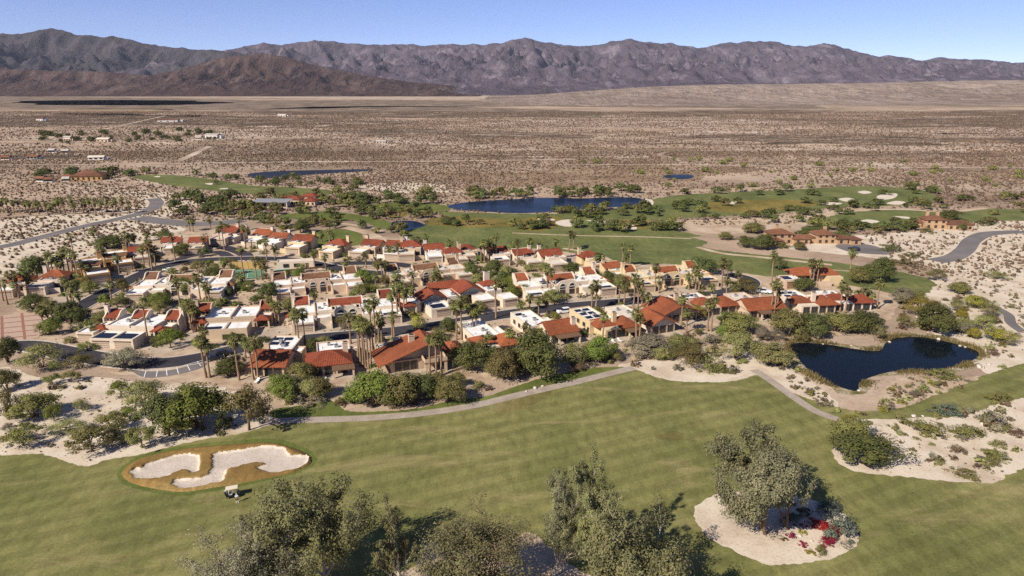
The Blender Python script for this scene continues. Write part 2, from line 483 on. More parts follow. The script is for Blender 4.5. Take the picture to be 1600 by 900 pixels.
M['glass'] = plain('dark_window_glass', (0.025, 0.028, 0.033), 0.12, 0.3, 1.0, 0.5)
M['garage'] = plain('garage_door_paint', (0.46, 0.36, 0.275), 0.7, 0.06, 3)
M['garage_brown'] = plain('brown_garage_door_paint', (0.24, 0.14, 0.085), 0.7, 0.1, 3)
M['timber'] = plain('brown_timber', (0.15, 0.085, 0.05), 0.8, 0.25, 2)
M['solar'] = plain('solar_cells', (0.010, 0.013, 0.026), 0.3, 0.2, 3, 0.3)
M['metal'] = plain('grey_metal', (0.34, 0.33, 0.32), 0.5, 0.12, 3, 0.4, 0.3)
M['darkmetal'] = plain('dark_metal', (0.04, 0.04, 0.045), 0.5, 0.2, 3, 0.4)
M['white'] = plain('white_paint', (0.78, 0.77, 0.75), 0.4, 0.04, 3, 0.4)
M['carwhite'] = plain('white_car_paint', (0.76, 0.76, 0.76), 0.25, 0.03, 3, 0.5)
M['cardark'] = plain('dark_blue_car_paint', (0.018, 0.022, 0.035), 0.25, 0.1, 3, 0.5)
M['carblack'] = plain('black_car_paint', (0.012, 0.012, 0.013), 0.25, 0.1, 3, 0.5)
M['cargrey'] = plain('silver_car_paint', (0.30, 0.31, 0.32), 0.3, 0.05, 3, 0.5, 0.3)
M['tyre'] = plain('tyre_rubber', (0.02, 0.02, 0.02), 0.9, 0.2, 3)
M['canopy'] = plain('cream_canopy', (0.62, 0.54, 0.42), 0.6, 0.06, 3)
M['seatvinyl'] = plain('pale_seat_vinyl', (0.50, 0.47, 0.42), 0.6, 0.06, 3)
M['skin'] = plain('skin', (0.42, 0.24, 0.16), 0.6, 0.05, 6)
M['shirt'] = plain('white_shirt_cloth', (0.78, 0.76, 0.72), 0.9, 0.05, 6)
M['shorts'] = plain('dark_shorts_cloth', (0.03, 0.03, 0.035), 0.9, 0.1, 6)
# plants
M['bark'] = plain('brown_bark', (0.16, 0.11, 0.075), 0.95, 0.3, 3)
M['palebark'] = plain('pale_peeling_bark', (0.42, 0.35, 0.27), 0.9, 0.3, 1.5)
M['palmbark'] = plain('palm_bark', (0.27, 0.18, 0.115), 0.95, 0.3, 2)
M['l_dark'] = leafmat('dark_green_leaf', (0.120, 0.134, 0.045))
M['l_olive'] = leafmat('olive_leaf', (0.193, 0.177, 0.062))
M['l_green'] = leafmat('fresh_green_leaf', (0.169, 0.206, 0.046))
M['l_pale'] = leafmat('pale_olive_leaf', (0.268, 0.261, 0.101))
M['l_yellow'] = leafmat('yellow_green_leaf', (0.279, 0.252, 0.048))
M['l_grey'] = leafmat('grey_leaf', (0.239, 0.212, 0.143))
M['l_bluegrey'] = leafmat('blue_grey_leaf', (0.139, 0.161, 0.121))
M['l_dry'] = leafmat('dry_brown_leaf', (0.176, 0.120, 0.070))
M['l_red'] = leafmat('crimson_bract', (0.26, 0.022, 0.042))
M['l_euc'] = leafmat('eucalyptus_leaf', (0.188, 0.183, 0.082), 0.25, 0.35)
M['l_eucgrey'] = leafmat('grey_eucalyptus_leaf', (0.225, 0.206, 0.134), 0.25, 0.3)
M['l_oak'] = leafmat('grey_green_leaf', (0.206, 0.201, 0.110), 0.2, 0.3)
M['l_palm'] = leafmat('palm_frond', (0.169, 0.168, 0.056), 0.15, 0.35)
M['l_palmdry'] = leafmat('dead_palm_frond', (0.176, 0.120, 0.066), 0.1, 0.3)
M['l_scrub'] = leafmat('scrub', (0.153, 0.111, 0.070), 0.0, 0.45)
def mat_mtn(name, a, b, c, pale, pal=0.3):
    m, nt, bs = new_mat(name)
    n1 = noise(nt, 0.0011, 6, 0.65); n2 = noise(nt, 0.006, 6, 0.7, stretch=(1.6, 0.5, 1))
    base = ramp(nt, n1, [(0.3, a), (0.5, b), (0.72, c)])
    base = mixc(nt, base, ramp(nt, n2, [(0.3, g3(0.62)), (0.55, g3(1.05))]), 0.9, 'MULTIPLY')
    p = ramp(nt, noise(nt, 0.0035, 6, 0.72, stretch=(1.5, 0.6, 1), dist=0.8), [(0.52, g3(0)), (0.66, g3(pal))])
    base = mixc(nt, base, pale, p)
    nt.links.new(base, bs.inputs['Base Color']); bs.inputs['Specular IOR Level'].default_value = 0.0
    bump(nt, bs, n2, 1.0, 45)
    return m
M['mtn_back'] = mat_mtn('grey_purple_rock', (0.067, 0.054, 0.067), (0.096, 0.078, 0.094), (0.121, 0.098, 0.114), (0.224, 0.186, 0.211), 0.75)
M['mtn_left'] = mat_mtn('dark_grey_rock', (0.039, 0.037, 0.042), (0.059, 0.053, 0.059), (0.082, 0.071, 0.075), (0.151, 0.132, 0.127), 0.4)
M['mtn_hill'] = mat_mtn('reddish_brown_rock', (0.052, 0.032, 0.030), (0.072, 0.047, 0.042), (0.094, 0.063, 0.055), (0.188, 0.139, 0.118), 0.45)
M['mtn_fan'] = mat_mtn('tan_badland', (0.189, 0.142, 0.113), (0.267, 0.206, 0.165), (0.344, 0.271, 0.217), (0.404, 0.327, 0.270), 0.5)

# ------------------------------------------------------------------ the setting: ground, mountains
ob('desert_ground', mesh_py('desert_ground', [(-16000, -1500, 0), (16000, -1500, 0), (16000, 16000, 0), (-16000, 16000, 0)], [(0, 1, 2, 3)], M['desert']))
tag(bpy.data.objects['desert_ground'], kind='structure')

_perm = NR.permutation(512)
_gr = np.stack([np.cos(np.arange(512) * 2.399963), np.sin(np.arange(512) * 2.399963)], 1)
def perlin(x, y, seed=0):
    xi = np.floor(x).astype(int); yi = np.floor(y).astype(int)
    xf = x - xi; yf = y - yi
    def gd(ix, iy, dx, dy):
        h = _perm[(_perm[(ix + seed * 57) % 512] + iy) % 512]
        g = _gr[h]; return g[..., 0] * dx + g[..., 1] * dy
    u = xf ** 3 * (xf * (xf * 6 - 15) + 10); v = yf ** 3 * (yf * (yf * 6 - 15) + 10)
    a = gd(xi, yi, xf, yf); b = gd(xi + 1, yi, xf - 1, yf); c = gd(xi, yi + 1, xf, yf - 1); d = gd(xi + 1, yi + 1, xf - 1, yf - 1)
    return (a + (b - a) * u + (c + (d - c) * u - a - (b - a) * u) * v) * 1.5
def fbm(x, y, o=4, seed=0):
    s = 0; am = 0.5
    for k in range(o): s = s + am * perlin(x * 2 ** k, y * 2 ** k, seed + k); am *= 0.5
    return s
def ridged(x, y, o=5, seed=0):
    s = 0; am = 0.5; w = 1.0
    for k in range(o):
        n = (1 - np.abs(perlin(x * 2 ** k, y * 2 ** k, seed + k))) ** 2
        s = s + am * n * w; w = np.clip(n * 1.3, 0, 1); am *= 0.52
    return s

def mountain(name, sky_px, D, foot, back, mat, nx, ny, gx, gy, seed, gully=0.5, p=1.15, foot2=None):
    """height field whose crest runs at distance D; slopes with spurs and gullies down to its foot"""
    X = []; Z = []
    for px, py in sky_px:
        u, v = (px - 800) / FPX, (450 - py) / FPX
        t = D / (CT + v * ST)
        X.append(u * t); Z.append(CAMH + (-ST + v * CT) * t)
    X = np.array(X); Z = np.maximum(np.array(Z), 0)
    xs = np.linspace(X[0], X[-1], nx); ys = np.concatenate([np.linspace(foot, D, ny), np.linspace(D, back, ny // 5)[1:]])
    gxx, gyy = np.meshgrid(xs, ys)
    wob = fbm(gxx / 900, gyy / 900, 3, seed + 3) * 350
    zr = np.interp(gxx + wob * np.clip(np.abs(gyy - D) / 1500, 0, 1), X, Z)
    ff = foot + (np.interp(gxx, X, np.linspace(0, 1, len(X)) * 0) if foot2 is None else np.interp(gxx, foot2[0], foot2[1]))
    zr = zr * (1 + .05 * (ridged(gxx / 260, gyy / 1200, 4, seed + 2) - .62))
    t = np.where(gyy < D, (D - gyy) / np.maximum(D - ff, 1), (gyy - D) / (back - D))
    t = np.clip(t, 0, 1)
    r = ridged(gxx / gx + fbm(gxx / 1100, gyy / 1100, 3, seed) * 0.9, gyy / gy + fbm(gxx / 900 + 7, gyy / 900, 3, seed) * 0.6, 6, seed)
    r2 = ridged(gxx / (gx * 0.28) + fbm(gxx / 300, gyy / 300, 2, seed) * .4, gyy / (gy * 0.34), 5, seed + 9)
    g = np.clip(t * 5, 0, 1) * np.clip((1 - t) * 3, 0.25, 1)
    z = zr * (1 - t) ** p * (1 - gully * g * np.clip(1.0 - r * 1.25, 0, 1)) + zr * 0.42 * g * (1 - t) * np.minimum(r2 - 0.62, np.where(t < .12, 0, 1))
    z += zr * 0.03 * np.minimum(fbm(gxx / 160, gyy / 160, 4, seed + 5), .15)
    z *= np.clip((gxx - xs[0]) / (xs[-1] - xs[0]) * 12, 0, 1) * np.clip((xs[-1] - gxx) / (xs[-1] - xs[0]) * 12, 0, 1)
    z = np.where(t >= 0.999, -3, np.maximum(z, -3))
    V = np.stack([gxx, gyy, z], -1).reshape(-1, 3)
    ny_ = len(ys)
    idx = np.arange(nx * ny_).reshape(ny_, nx)
    F = np.stack([idx[:-1, :-1], idx[:-1, 1:], idx[1:, 1:], idx[1:, :-1]], -1).reshape(-1, 4)
    o = ob(name, mesh_np(name, V, F, [mat], True))
    tag(o, kind='structure')
    return o

SKY_B = [(-260, 60), (-60, 64), (120, 78), (240, 84), (340, 80), (370, 75), (410, 67), (440, 70), (470, 66), (500, 62), (540, 67), (590, 70), (640, 68), (665, 72), (700, 68), (730, 68), (760, 70), (790, 64), (820, 59), (850, 65), (880, 70), (920, 72), (960, 63), (980, 60), (1010, 64), (1050, 67), (1090, 74), (1110, 72), (1130, 67), (1170, 65), (1210, 64), (1230, 70), (1260, 72), (1290, 67), (1310, 72), (1340, 80), (1370, 88), (1390, 86), (1420, 92), (1440, 95), (1465, 89), (1500, 92), (1550, 93), (1580, 98), (1600, 97), (1700, 102), (1900, 100)]
SKY_A = [(-420, 80), (-250, 62), (-120, 56), (0, 53), (30, 50), (60, 45), (80, 43), (100, 47), (120, 54), (150, 55), (190, 57), (220, 66), (250, 72), (290, 75), (340, 78), (370, 81), (430, 92), (520, 112), (640, 132)]
SKY_C = [(60, 136), (120, 133), (180, 128), (230, 120), (280, 108), (320, 98), (350, 88), (385, 84), (410, 83), (440, 88), (480, 98), (530, 110), (590, 120), (640, 128), (700, 133), (760, 136)]
SKY_D = [(-300, 108), (-100, 106), (0, 107), (80, 110), (160, 112), (240, 118), (300, 128), (340, 134)]
mountain('mountains', SKY_B, 9500, 4700, 12500, M['mtn_back'], 760, 210, 900, 1150, 3, 0.7, 1.1)
mountain('mountains', SKY_A, 7600, 5000, 9500, M['mtn_left'], 360, 130, 760, 950, 21, 0.6, 1.05)
mountain('hills', SKY_C, 5400, 4300, 6600, M['mtn_hill'], 220, 110, 480, 900, 33, 0.42, 1.25)
mountain('hills', SKY_D, 5000, 4350, 6000, M['mtn_hill'], 160, 60, 420, 700, 44, 0.35, 1.1)
SKY_E = [(760, 150), (860, 146), (960, 139), (1040, 134), (1120, 132), (1200, 131), (1280, 130), (1340, 130), (1420, 128), (1500, 126), (1570, 125), (1640, 124), (1760, 122), (1950, 124)]
mountain('badlands', SKY_E, 4300, 2350, 5600, M['mtn_fan'], 260, 120, 300, 480, 55, 0.22, 1.9)

# ------------------------------------------------------------------ flat ground cover
ZONES = {}
def sheet(name, px, z, mat, zone=None, ragged=0.0, kind='structure', smooth_n=5, world_pts=False, parent=None, hole_step=None):
    pts = px if world_pts else [G(*p) for p in px]
    pts = smooth(pts, True, smooth_n) if smooth_n else pts
    if ragged:
        # fine uneven outline
        out = []
        for i in range(len(pts)):
            a = np.array(pts[i]); b = np.array(pts[(i + 1) % len(pts)])
            L = np.hypot(*(b - a)); n = int(max(1, min(60, L / max(ragged * .5, 0.3))))
            nrm = np.array([-(b - a)[1], (b - a)[0]]) / max(L, 1e-6)
            for k in range(n):
                q = a + (b - a) * k / n
                out.append(tuple(q + nrm * (perlin(np.array([q[0] / (ragged * 3)]), np.array([q[1] / (ragged * 3)]), 5)[0]) * ragged))
        pts = out
    ar = sum(pts[i - 1][0] * pts[i][1] - pts[i][0] * pts[i - 1][1] for i in range(len(pts)))
    if ar < 0: pts = pts[::-1]
    V = [(p[0], p[1], z) for p in pts]
    o = ob(name, mesh_py(name, V, [tuple(range(len(V)))], mat), parent)
    if kind and parent is None: tag(o, kind=kind)
    if zone: ZONES.setdefault(zone, []).append(pts)
    return o

def ribbon(name, px, width, z, mat, zone='road', n=8, world_pts=False, closed=False):
    c = px if world_pts else [G(*p) for p in px]
    c = np.array(smooth(c, closed, n))
    if closed: c = np.vstack([c, c[:1]])
    d = np.gradient(c, axis=0); d /= np.maximum(np.hypot(d[:, 0], d[:, 1])[:, None], 1e-6)
    nr = np.stack([-d[:, 1], d[:, 0]], 1)
    Lf = c + nr * width / 2; Rt = c - nr * width / 2
    V = [(p[0], p[1], z) for p in Rt] + [(p[0], p[1], z) for p in Lf]
    k = len(c)
    o = ob(name, mesh_py(name, V, [(i, i + 1, k + i + 1, k + i) for i in range(k - 1)], mat))
    tag(o, kind='structure')
    wz = width / 2 + 0.8
    for i in range(0, k - 1, 3):
        j = min(i + 3, k - 1)
        ZONES.setdefault(zone, []).append([tuple(c[i] + nr[i] * wz), tuple(c[j] + nr[j] * wz), tuple(c[j] - nr[j] * wz), tuple(c[i] - nr[i] * wz)])
    return c, nr

def kerbs(c, nr, width, skip=()):
    for s in (-1, 1):
        a = c + nr * s * (width / 2 + 0.02); b = c + nr * s * (width / 2 + 0.5)
        k = len(c); V = []
        for i in range(k): V += [(a[i][0], a[i][1], 0.0), (a[i][0], a[i][1], 0.14), (b[i][0], b[i][1], 0.14), (b[i][0], b[i][1], 0.0)]
        F = []
        for i in range(k - 1):
            for q in range(3):
                F.append((i * 4 + q, (i + 1) * 4 + q, (i + 1) * 4 + q + 1, i * 4 + q + 1))
        o = ob('kerb', mesh_py('kerb', V, F, M['kerb'])); tag(o, kind='structure')

# far valley floor: dark scrub flats and pale washes with outlines of their own
for pts, mt in [
    ([(-60, 139), (0, 137), (140, 138), (270, 142), (260, 148), (120, 147), (0, 149), (-60, 149)], 'dark_flat'),
    ([(-200, 152), (100, 151), (400, 156), (700, 157), (1000, 158), (1250, 163), (1250, 169), (1000, 168), (800, 166), (500, 169), (300, 172), (0, 170), (-200, 172)], 'dark_flat'),
    ([(-200, 178), (60, 176), (260, 180), (480, 186), (620, 190), (600, 196), (400, 199), (200, 196), (0, 200), (-200, 200)], 'dark_flat'),
    ([(1000, 214), (1200, 210), (1400, 214), (1700, 212), (1700, 222), (1400, 226), (1150, 222)], 'dark_flat'),
    ([(380, 171), (470, 168), (620, 166), (760, 168), (860, 172), (980, 176), (960, 183), (860, 184), (760, 181), (640, 184), (520, 180), (430, 178)], 'dark_flat'),
    ([(980, 175), (1150, 171), (1300, 172), (1290, 177), (1150, 180), (1040, 181)], 'dark_flat'),
    ([(1330, 190), (1420, 186), (1520, 184), (1680, 182), (1690, 198), (1560, 200), (1450, 199), (1370, 197)], 'dark_flat'),
    ([(1460, 176), (1560, 172), (1700, 173), (1700, 182), (1560, 181)], 'dark_flat'),
    ([(40, 158), (200, 156), (330, 159), (330, 163), (180, 164), (60, 163)], 'dark_flat'),
    ([(480, 205), (640, 202), (780, 205), (900, 210), (900, 215), (760, 215), (620, 211)], 'dark_flat'),
    ([(90, 172), (240, 170), (250, 178), (120, 180)], 'brown_flat'),
    ([(760, 190), (900, 186), (1060, 184), (1220, 188), (1230, 194), (1120, 199), (960, 200), (830, 198)], 'pale_sand'),
    ([(330, 209), (460, 206), (560, 210), (520, 215), (400, 216)], 'pale_sand'),
    ([(1020, 204), (1160, 201), (1180, 208), (1080, 212)], 'tan_sand'),
    ([(1380, 204), (1500, 202), (1700, 201), (1700, 208), (1500, 210)], 'tan_sand'),
    ([(1150, 231), (1300, 228), (1420, 229), (1400, 234), (1250, 236)], 'tan_sand'),
    ([(230, 144), (420, 146), (640, 149), (900, 150), (900, 154), (600, 155), (330, 151)], 'tan_sand'),
    ([(560, 219), (660, 216), (680, 223), (600, 229)], 'pale_sand'),
    ([(900, 262), (1010, 256), (1060, 264), (1150, 262), (1160, 270), (1080, 280), (1000, 290), (900, 296), (780, 288), (700, 278), (600, 276), (640, 268), (760, 272)], 'brown_flat'),
]:
    sheet('desert_flat', pts, 0.05, M['far_sand' if mt in ('pale_sand', 'tan_sand') else mt], None, ragged=min(110, max(8, G(*pts[0])[1] * .035)))
rs = random.Random(41)
for k in range(34):
    py = rs.uniform(172, 262); px = rs.uniform(-40, 1640); wx = rs.uniform(60, 190); wy = rs.uniform(1.0, 2.6) * (.5 + (py - 150) / 90)
    ring = [(px + wx * math.cos(a) * rs.uniform(.6, 1.1), py + wy * math.sin(a) * rs.uniform(.6, 1.1) + math.cos(a) * wx * .008 * rs.choice((-1, 1))) for a in np.linspace(0, 2 * math.pi, 10)[:-1]]
    sheet('desert_flat', ring, .05 + .004 * (k + 4), M[['far_sand', 'far_sand', 'dark_flat', 'brown_flat'][k % 4]], None, ragged=max(6, G(px, py)[1] * .03))
for pts, w in [([(-100, 259), (200, 257), (400, 254), (700, 252), (900, 249)], 9), ([(150, 205), (200, 194), (258, 181)], 9),
               ([(280, 252), (305, 240), (327, 229)], 9), ([(-100, 226), (160, 222), (330, 218)], 7),
               ([(1060, 252), (1050, 246), (1030, 243), (1040, 238)], 6),
               ([(880, 258), (1100, 258), (1400, 262), (1700, 262)], 7), ([(0, 340), (110, 334), (200, 333)], 4)]:
    ribbon('dirt_road', pts, w * .8, 0.22, M['far_sand'], 'far_road')

# sand and soil near by
sheet('sand_flat', [(-140, 640), (0, 575), (60, 590), (150, 588), (230, 600), (330, 600), (420, 640), (400, 672), (300, 700), (200, 720), (100, 730), (-140, 730)], 0.010, M['pale_sand'], None, 1.0)
sheet('sand_flat', [(1000, 560), (1100, 545), (1200, 540), (1240, 580), (1300, 620), (1320, 660), (1280, 660), (1190, 600), (1120, 605), (1000, 600), (960, 580)], 0.010, M['pale_sand'], None, 0.8)
sheet('village_soil', [(60, 545), (30, 470), (120, 425), (200, 392), (280, 362), (420, 358), (620, 372), (800, 392), (960, 408), (1120, 425), (1240, 432), (1370, 450), (1400, 490), (1330, 520), (1200, 535), (1060, 560), (900, 570), (800, 590), (640, 625), (480, 640), (380, 610), (220, 590)], 0.014, M['village_soil'], None, 1.2)
sheet('sand_flat', [(1560, 590), (1420, 470), (1460, 420), (1340, 400), (1200, 385), (1230, 370), (1330, 368), (1420, 362), (1520, 350), (1640, 345), (1900, 400), (1900, 640)], 0.008, M['pale_sand'], None, 1.5)
sheet('sand_flat', [(-200, 392), (0, 345), (120, 332), (230, 318), (180, 300), (260, 300), (330, 312), (260, 340), (290, 362), (200, 385), (110, 410), (20, 430), (-200, 470)], 0.008, M['pale_sand'], None, 2.0)
sheet('sand_flat', [(560, 290), (640, 285), (700, 292), (690, 302), (600, 300)], 0.06, M['pale_sand'], None, 2.0)
sheet('sand_flat', [(1050, 347), (1120, 342), (1200, 338), (1290, 330), (1330, 324), (1320, 332), (1250, 350), (1190, 362), (1120, 366), (1060, 358)], 0.06, M['tan_sand'], None, 1.5)

# fairways
FAIRWAY = [(-260, 720), (0, 712), (35, 710), (62, 709), (90, 716), (132, 729), (170, 718), (215, 711), (262, 699), (320, 686), (372, 678), (412, 667), (430, 655), (428, 640), (470, 634), (520, 627), (548, 643), (640, 640), (706, 626), (762, 619), (800, 606), (850, 590), (925, 575), (982, 574), (1004, 581), (1028, 590), (1062, 596), (1125, 597), (1162, 592), (1184, 586), (1205, 594), (1240, 614), (1285, 630), (1340, 642), (1402, 638), (1446, 624), (1484, 604), (1545, 584), (1625, 562), (1760, 540), (1900, 700), (1900, 1010), (800, 1120), (-260, 1010)]
sheet('fairway', FAIRWAY, 0.020, M['fairway'], 'grass', 0.35)
sheet('grass_verge', [(428, 652), (428, 640), (470, 634), (520, 627), (548, 643), (640, 640), (706, 626), (762, 619), (800, 606), (850, 590), (925, 575), (975, 577), (900, 592), (820, 615), (740, 632), (640, 647), (540, 653), (480, 656)], 0.030, M['rough'], None, 0.3)
sheet('rough', [(1480, 820), (1560, 760), (1640, 720), (1760, 720), (1760, 860), (1600, 900), (1520, 880)], 0.024, M['fairway'], None, 0.6)
sheet('dry_strip', [(770, 640), (800, 618), (850, 600), (868, 603), (850, 622), (810, 640), (780, 646)], 0.034, M['reed'], None, 0.7)
sheet('sand_flat', [(1300, 708), (1308, 690), (1316, 668), (1330, 656), (1390, 655), (1440, 652), (1490, 651), (1535, 640), (1565, 630), (1625, 622), (1760, 640), (1760, 715), (1625, 725), (1580, 740), (1552, 754), (1500, 753), (1440, 748), (1380, 742), (1330, 735), (1310, 722)], 0.040, M['pale_sand'], 'rsand', 0.5)
sheet('sand_island', [(1083, 800), (1100, 782), (1130, 770), (1200, 768), (1270, 782), (1320, 805), (1340, 830), (1335, 855), (1300, 872), (1250, 880), (1200, 882), (1150, 862), (1105, 838)], 0.040, M['pale_sand'], 'island', 0.35)
sheet('sand_flat', [(540, 935), (600, 905), (645, 885), (670, 850), (710, 862), (780, 848), (824, 834), (862, 856), (890, 880), (930, 905), (960, 960), (800, 1000), (560, 980)], 0.040, M['tan_sand'], None, 0.8)
sheet('bare_patch', [(1022, 680), (1050, 674), (1072, 679), (1060, 686), (1034, 687)], 0.028, M['reed'], None, 0.9)
for (x, y, w) in [(183, 769, 6), (288, 781, 5), (160, 764, 3), (672, 672, 6), (700, 728, 8), (990, 626, 4), (836, 644, 5), (684, 676, 5), (1515, 777, 9)]:
    sheet('bare_patch', [(x - w, y), (x, y - w * .3), (x + w * 1.2, y - w * .1), (x + w * .5, y + w * .35)], 0.028, M['reed'], None, 0.25)

# second fairway and the course beyond the village
sheet('fairway', [(626, 362), (700, 357), (800, 361), (900, 365), (1000, 367), (1075, 371), (1105, 378), (1098, 386), (1150, 394), (1250, 404), (1330, 413), (1400, 424), (1446, 434), (1462, 447), (1440, 460), (1400, 459), (1330, 446), (1240, 434), (1190, 431), (1130, 420), (1060, 413), (1005, 413), (955, 408), (905, 397), (850, 389), (790, 389), (700, 386), (640, 374)], 0.020, M['far_grass'], 'grass', 1.0)
sheet('fairway', [(985, 318), (1060, 305), (1150, 300), (1240, 296), (1330, 291), (1420, 294), (1460, 304), (1455, 318), (1380, 322), (1290, 326), (1210, 334), (1120, 338), (1040, 342), (960, 345), (900, 352), (760, 350), (700, 340), (690, 331), (760, 333), (860, 334), (940, 331)], 0.020, M['far_grass'], 'grass', 1.5)
sheet('fairway', [(1275, 337), (1330, 331), (1400, 328), (1480, 330), (1540, 326), (1640, 330), (1640, 344), (1550, 345), (1480, 350), (1420, 352), (1360, 358), (1290, 352), (1255, 345)], 0.024, M['far_grass'], 'grass', 1.5)
sheet('fairway', [(205, 276), (260, 273), (330, 280), (395, 290), (450, 292), (520, 298), (500, 306), (420, 304), (350, 300), (270, 290)], 0.020, M['far_grass'], 'grass', 2.0)
sheet('fairway', [(470, 368), (520, 358), (560, 362), (565, 380), (520, 388), (470, 384)], 0.020, M['rough'], 'grass', 1.0)
sheet('fairway', [(430, 338), (500, 330), (560, 336), (620, 350), (600, 358), (560, 346), (480, 344)], 0.020, M['rough'], 'grass', 1.0)
sheet('fairway', [(560, 322), (640, 316), (700, 322), (690, 332), (620, 330)], 0.020, M['rough'], 'grass', 1.0)
sheet('rough', [(640, 358), (690, 346), (780, 349), (900, 346), (1000, 341), (1058, 344), (1050, 357), (1095, 369), (1000, 369), (900, 367), (800, 363), (700, 359)], 0.016, M['far_grass'], None, 2.0)
sheet('golden_rough', [(940, 346), (1000, 343), (1040, 350), (1000, 358), (950, 356)], 0.027, M['gold_grass'], None, 1.5)
sheet('golden_rough', [(660, 346), (700, 338), (760, 341), (830, 344), (870, 347), (840, 353), (760, 355), (690, 353)], 0.028, M['gold_grass'], None, 1.0)
sheet('golden_rough', [(598, 334), (625, 329), (640, 336), (610, 340)], 0.028, M['gold_grass'], None, 1.0)
sheet('golden_rough', [(1105, 318), (1160, 313), (1230, 312), (1280, 318), (1240, 326), (1160, 332), (1110, 328)], 0.028, M['gold_grass'], None, 1.2)
sheet('golden_rough', [(800, 345), (850, 338), (880, 342), (860, 358), (815, 360)], 0.026, M['gold_grass'], None, 1.0)
for pts in ([(868, 347), (885, 343), (900, 346), (892, 354), (874, 352)], [(915, 344), (950, 346), (985, 350), (995, 358), (975, 358), (945, 350)], [(840, 342), (858, 341), (868, 344), (850, 345)],
            [(1000, 313), (1018, 312), (1020, 320), (1002, 321)], [(910, 325), (930, 324), (934, 327), (915, 328)], [(1132, 317), (1150, 315), (1148, 319)],
            [(1283, 319), (1300, 316), (1316, 318), (1300, 321)], [(1310, 311), (1325, 309), (1338, 313), (1322, 315)], [(1340, 300), (1352, 298), (1362, 301), (1350, 303)],
            [(1385, 318), (1400, 314), (1415, 316), (1405, 320)], [(1345, 345), (1358, 343), (1374, 346), (1362, 349)], [(1395, 338), (1420, 339), (1418, 342)],
            [(1370, 307), (1385, 302), (1402, 303), (1396, 310), (1376, 312)], [(320, 287), (332, 286), (330, 289)], [(342, 295), (356, 294), (354, 297)], [(240, 276), (250, 275), (248, 277)]):
    o = sheet('distant_bunker', pts, 0.05, M['bunker_edge'], None, 0.3)
# ribbons of pale sand between far fairways
for pts, w in [([(1250, 352), (1275, 340), (1310, 331), (1400, 327), (1480, 331), (1540, 325)], 7), ([(800, 364), (900, 368), (1000, 370), (1080, 373)], 3), ([(540, 355), (580, 366), (600, 380), (610, 392)], 9),
               ([(1090, 386), (1130, 396), (1190, 402), (1300, 414)], 5), ([(1270, 420), (1330, 424), (1360, 428)], 2.5), ([(880, 388), (930, 397), (960, 410)], 4), ([(480, 352), (540, 350), (600, 362)], 5), ([(1000, 300), (1100, 297), (1200, 293), (1300, 288)], 6)]:
    ribbon('sand_path', pts, w * .6, 0.034, M['tan_sand'], 'far_road')

# water
NEARPOND = [(1236, 545), (1244, 536), (1290, 538), (1340, 546), (1374, 548), (1384, 536), (1402, 528), (1440, 527), (1480, 534), (1518, 545), (1530, 553), (1520, 563), (1490, 573), (1455, 580), (1400, 580), (1362, 589), (1343, 600), (1340, 611), (1316, 606), (1280, 592), (1258, 573)]
sheet('pond_bank', [(1222, 552), (1236, 533), (1290, 533), (1330, 540), (1368, 541), (1388, 526), (1440, 522), (1490, 528), (1528, 540), (1546, 552), (1534, 564), (1496, 577), (1458, 584), (1408, 584), (1368, 592), (1358, 603), (1350, 616), (1320, 616), (1286, 603), (1254, 582)], 0.030, M['bank'], None, 2.2)
sheet('pond', NEARPOND, 0.050, M['water'], 'water', 0.12)
sheet('gravel_bank', [(1372, 624), (1390, 600), (1420, 588), (1470, 592), (1530, 588), (1500, 604), (1460, 618), (1420, 628), (1390, 634)], 0.036, M['tan_sand'], None, 0.6)
LAKE = [(700, 322), (730, 316), (790, 312), (850, 309), (910, 310), (960, 308), (1000, 310), (1002, 318), (985, 322), (940, 325), (900, 328), (850, 332), (800, 333), (750, 330), (715, 328)]
sheet('lake', LAKE, 0.060, M['lake'], 'water', 0.6)
sheet('pond', [(612, 348), (630, 345), (650, 346), (664, 352), (650, 357), (630, 361), (616, 359)], 0.060, M['lake'], 'water', 0.4)
sheet('pond', [(388, 272), (430, 268), (500, 266), (570, 265), (578, 267), (500, 272), (440, 277), (400, 279)], 0.24, M['slate_water'], 'water', 0.8)
sheet('pond', [(1036, 275), (1060, 273), (1082, 274), (1078, 279), (1050, 280)], 0.24, M['lake'], 'water', 0.6)

# bunker by the golfer: raised grass lip round two sunken sand floors
LIP = [(190, 742), (200, 728), (225, 715), (262, 706), (310, 699), (360, 695), (420, 692), (455, 699), (478, 709), (488, 720), (478, 730), (450, 741), (405, 750), (370, 757), (330, 763), (285, 769), (240, 764), (205, 755)]
SAND1 = [(203, 743), (209, 734), (222, 733), (226, 728), (250, 720), (272, 713), (292, 711), (312, 714), (313, 736), (300, 742), (288, 737), (272, 742), (258, 749), (238, 751), (214, 750)]
SAND2 = [(268, 758), (280, 750), (306, 749), (325, 744), (332, 730), (331, 717), (340, 709), (372, 705), (400, 700), (424, 698), (446, 702), (453, 712), (470, 713), (484, 715), (478, 728), (455, 737), (425, 741), (408, 738), (402, 733), (411, 729), (404, 726), (385, 729), (358, 737), (353, 748), (348, 755), (330, 758), (300, 765), (278, 765)]
sheet('grass_collar', [(x + (x - 338) * 0.05, y + (y - 732) * 0.16) for x, y in LIP], 0.026, M['rough'], None, 0.3)
b_root = ob('bunker', None, None, (*G(338, 732), 0.0))
tag(b_root, 'two pale sand hollows ringed by raised brown grass beside the parked golf cart', 'bunker')
bx0, by0 = G(338, 732)
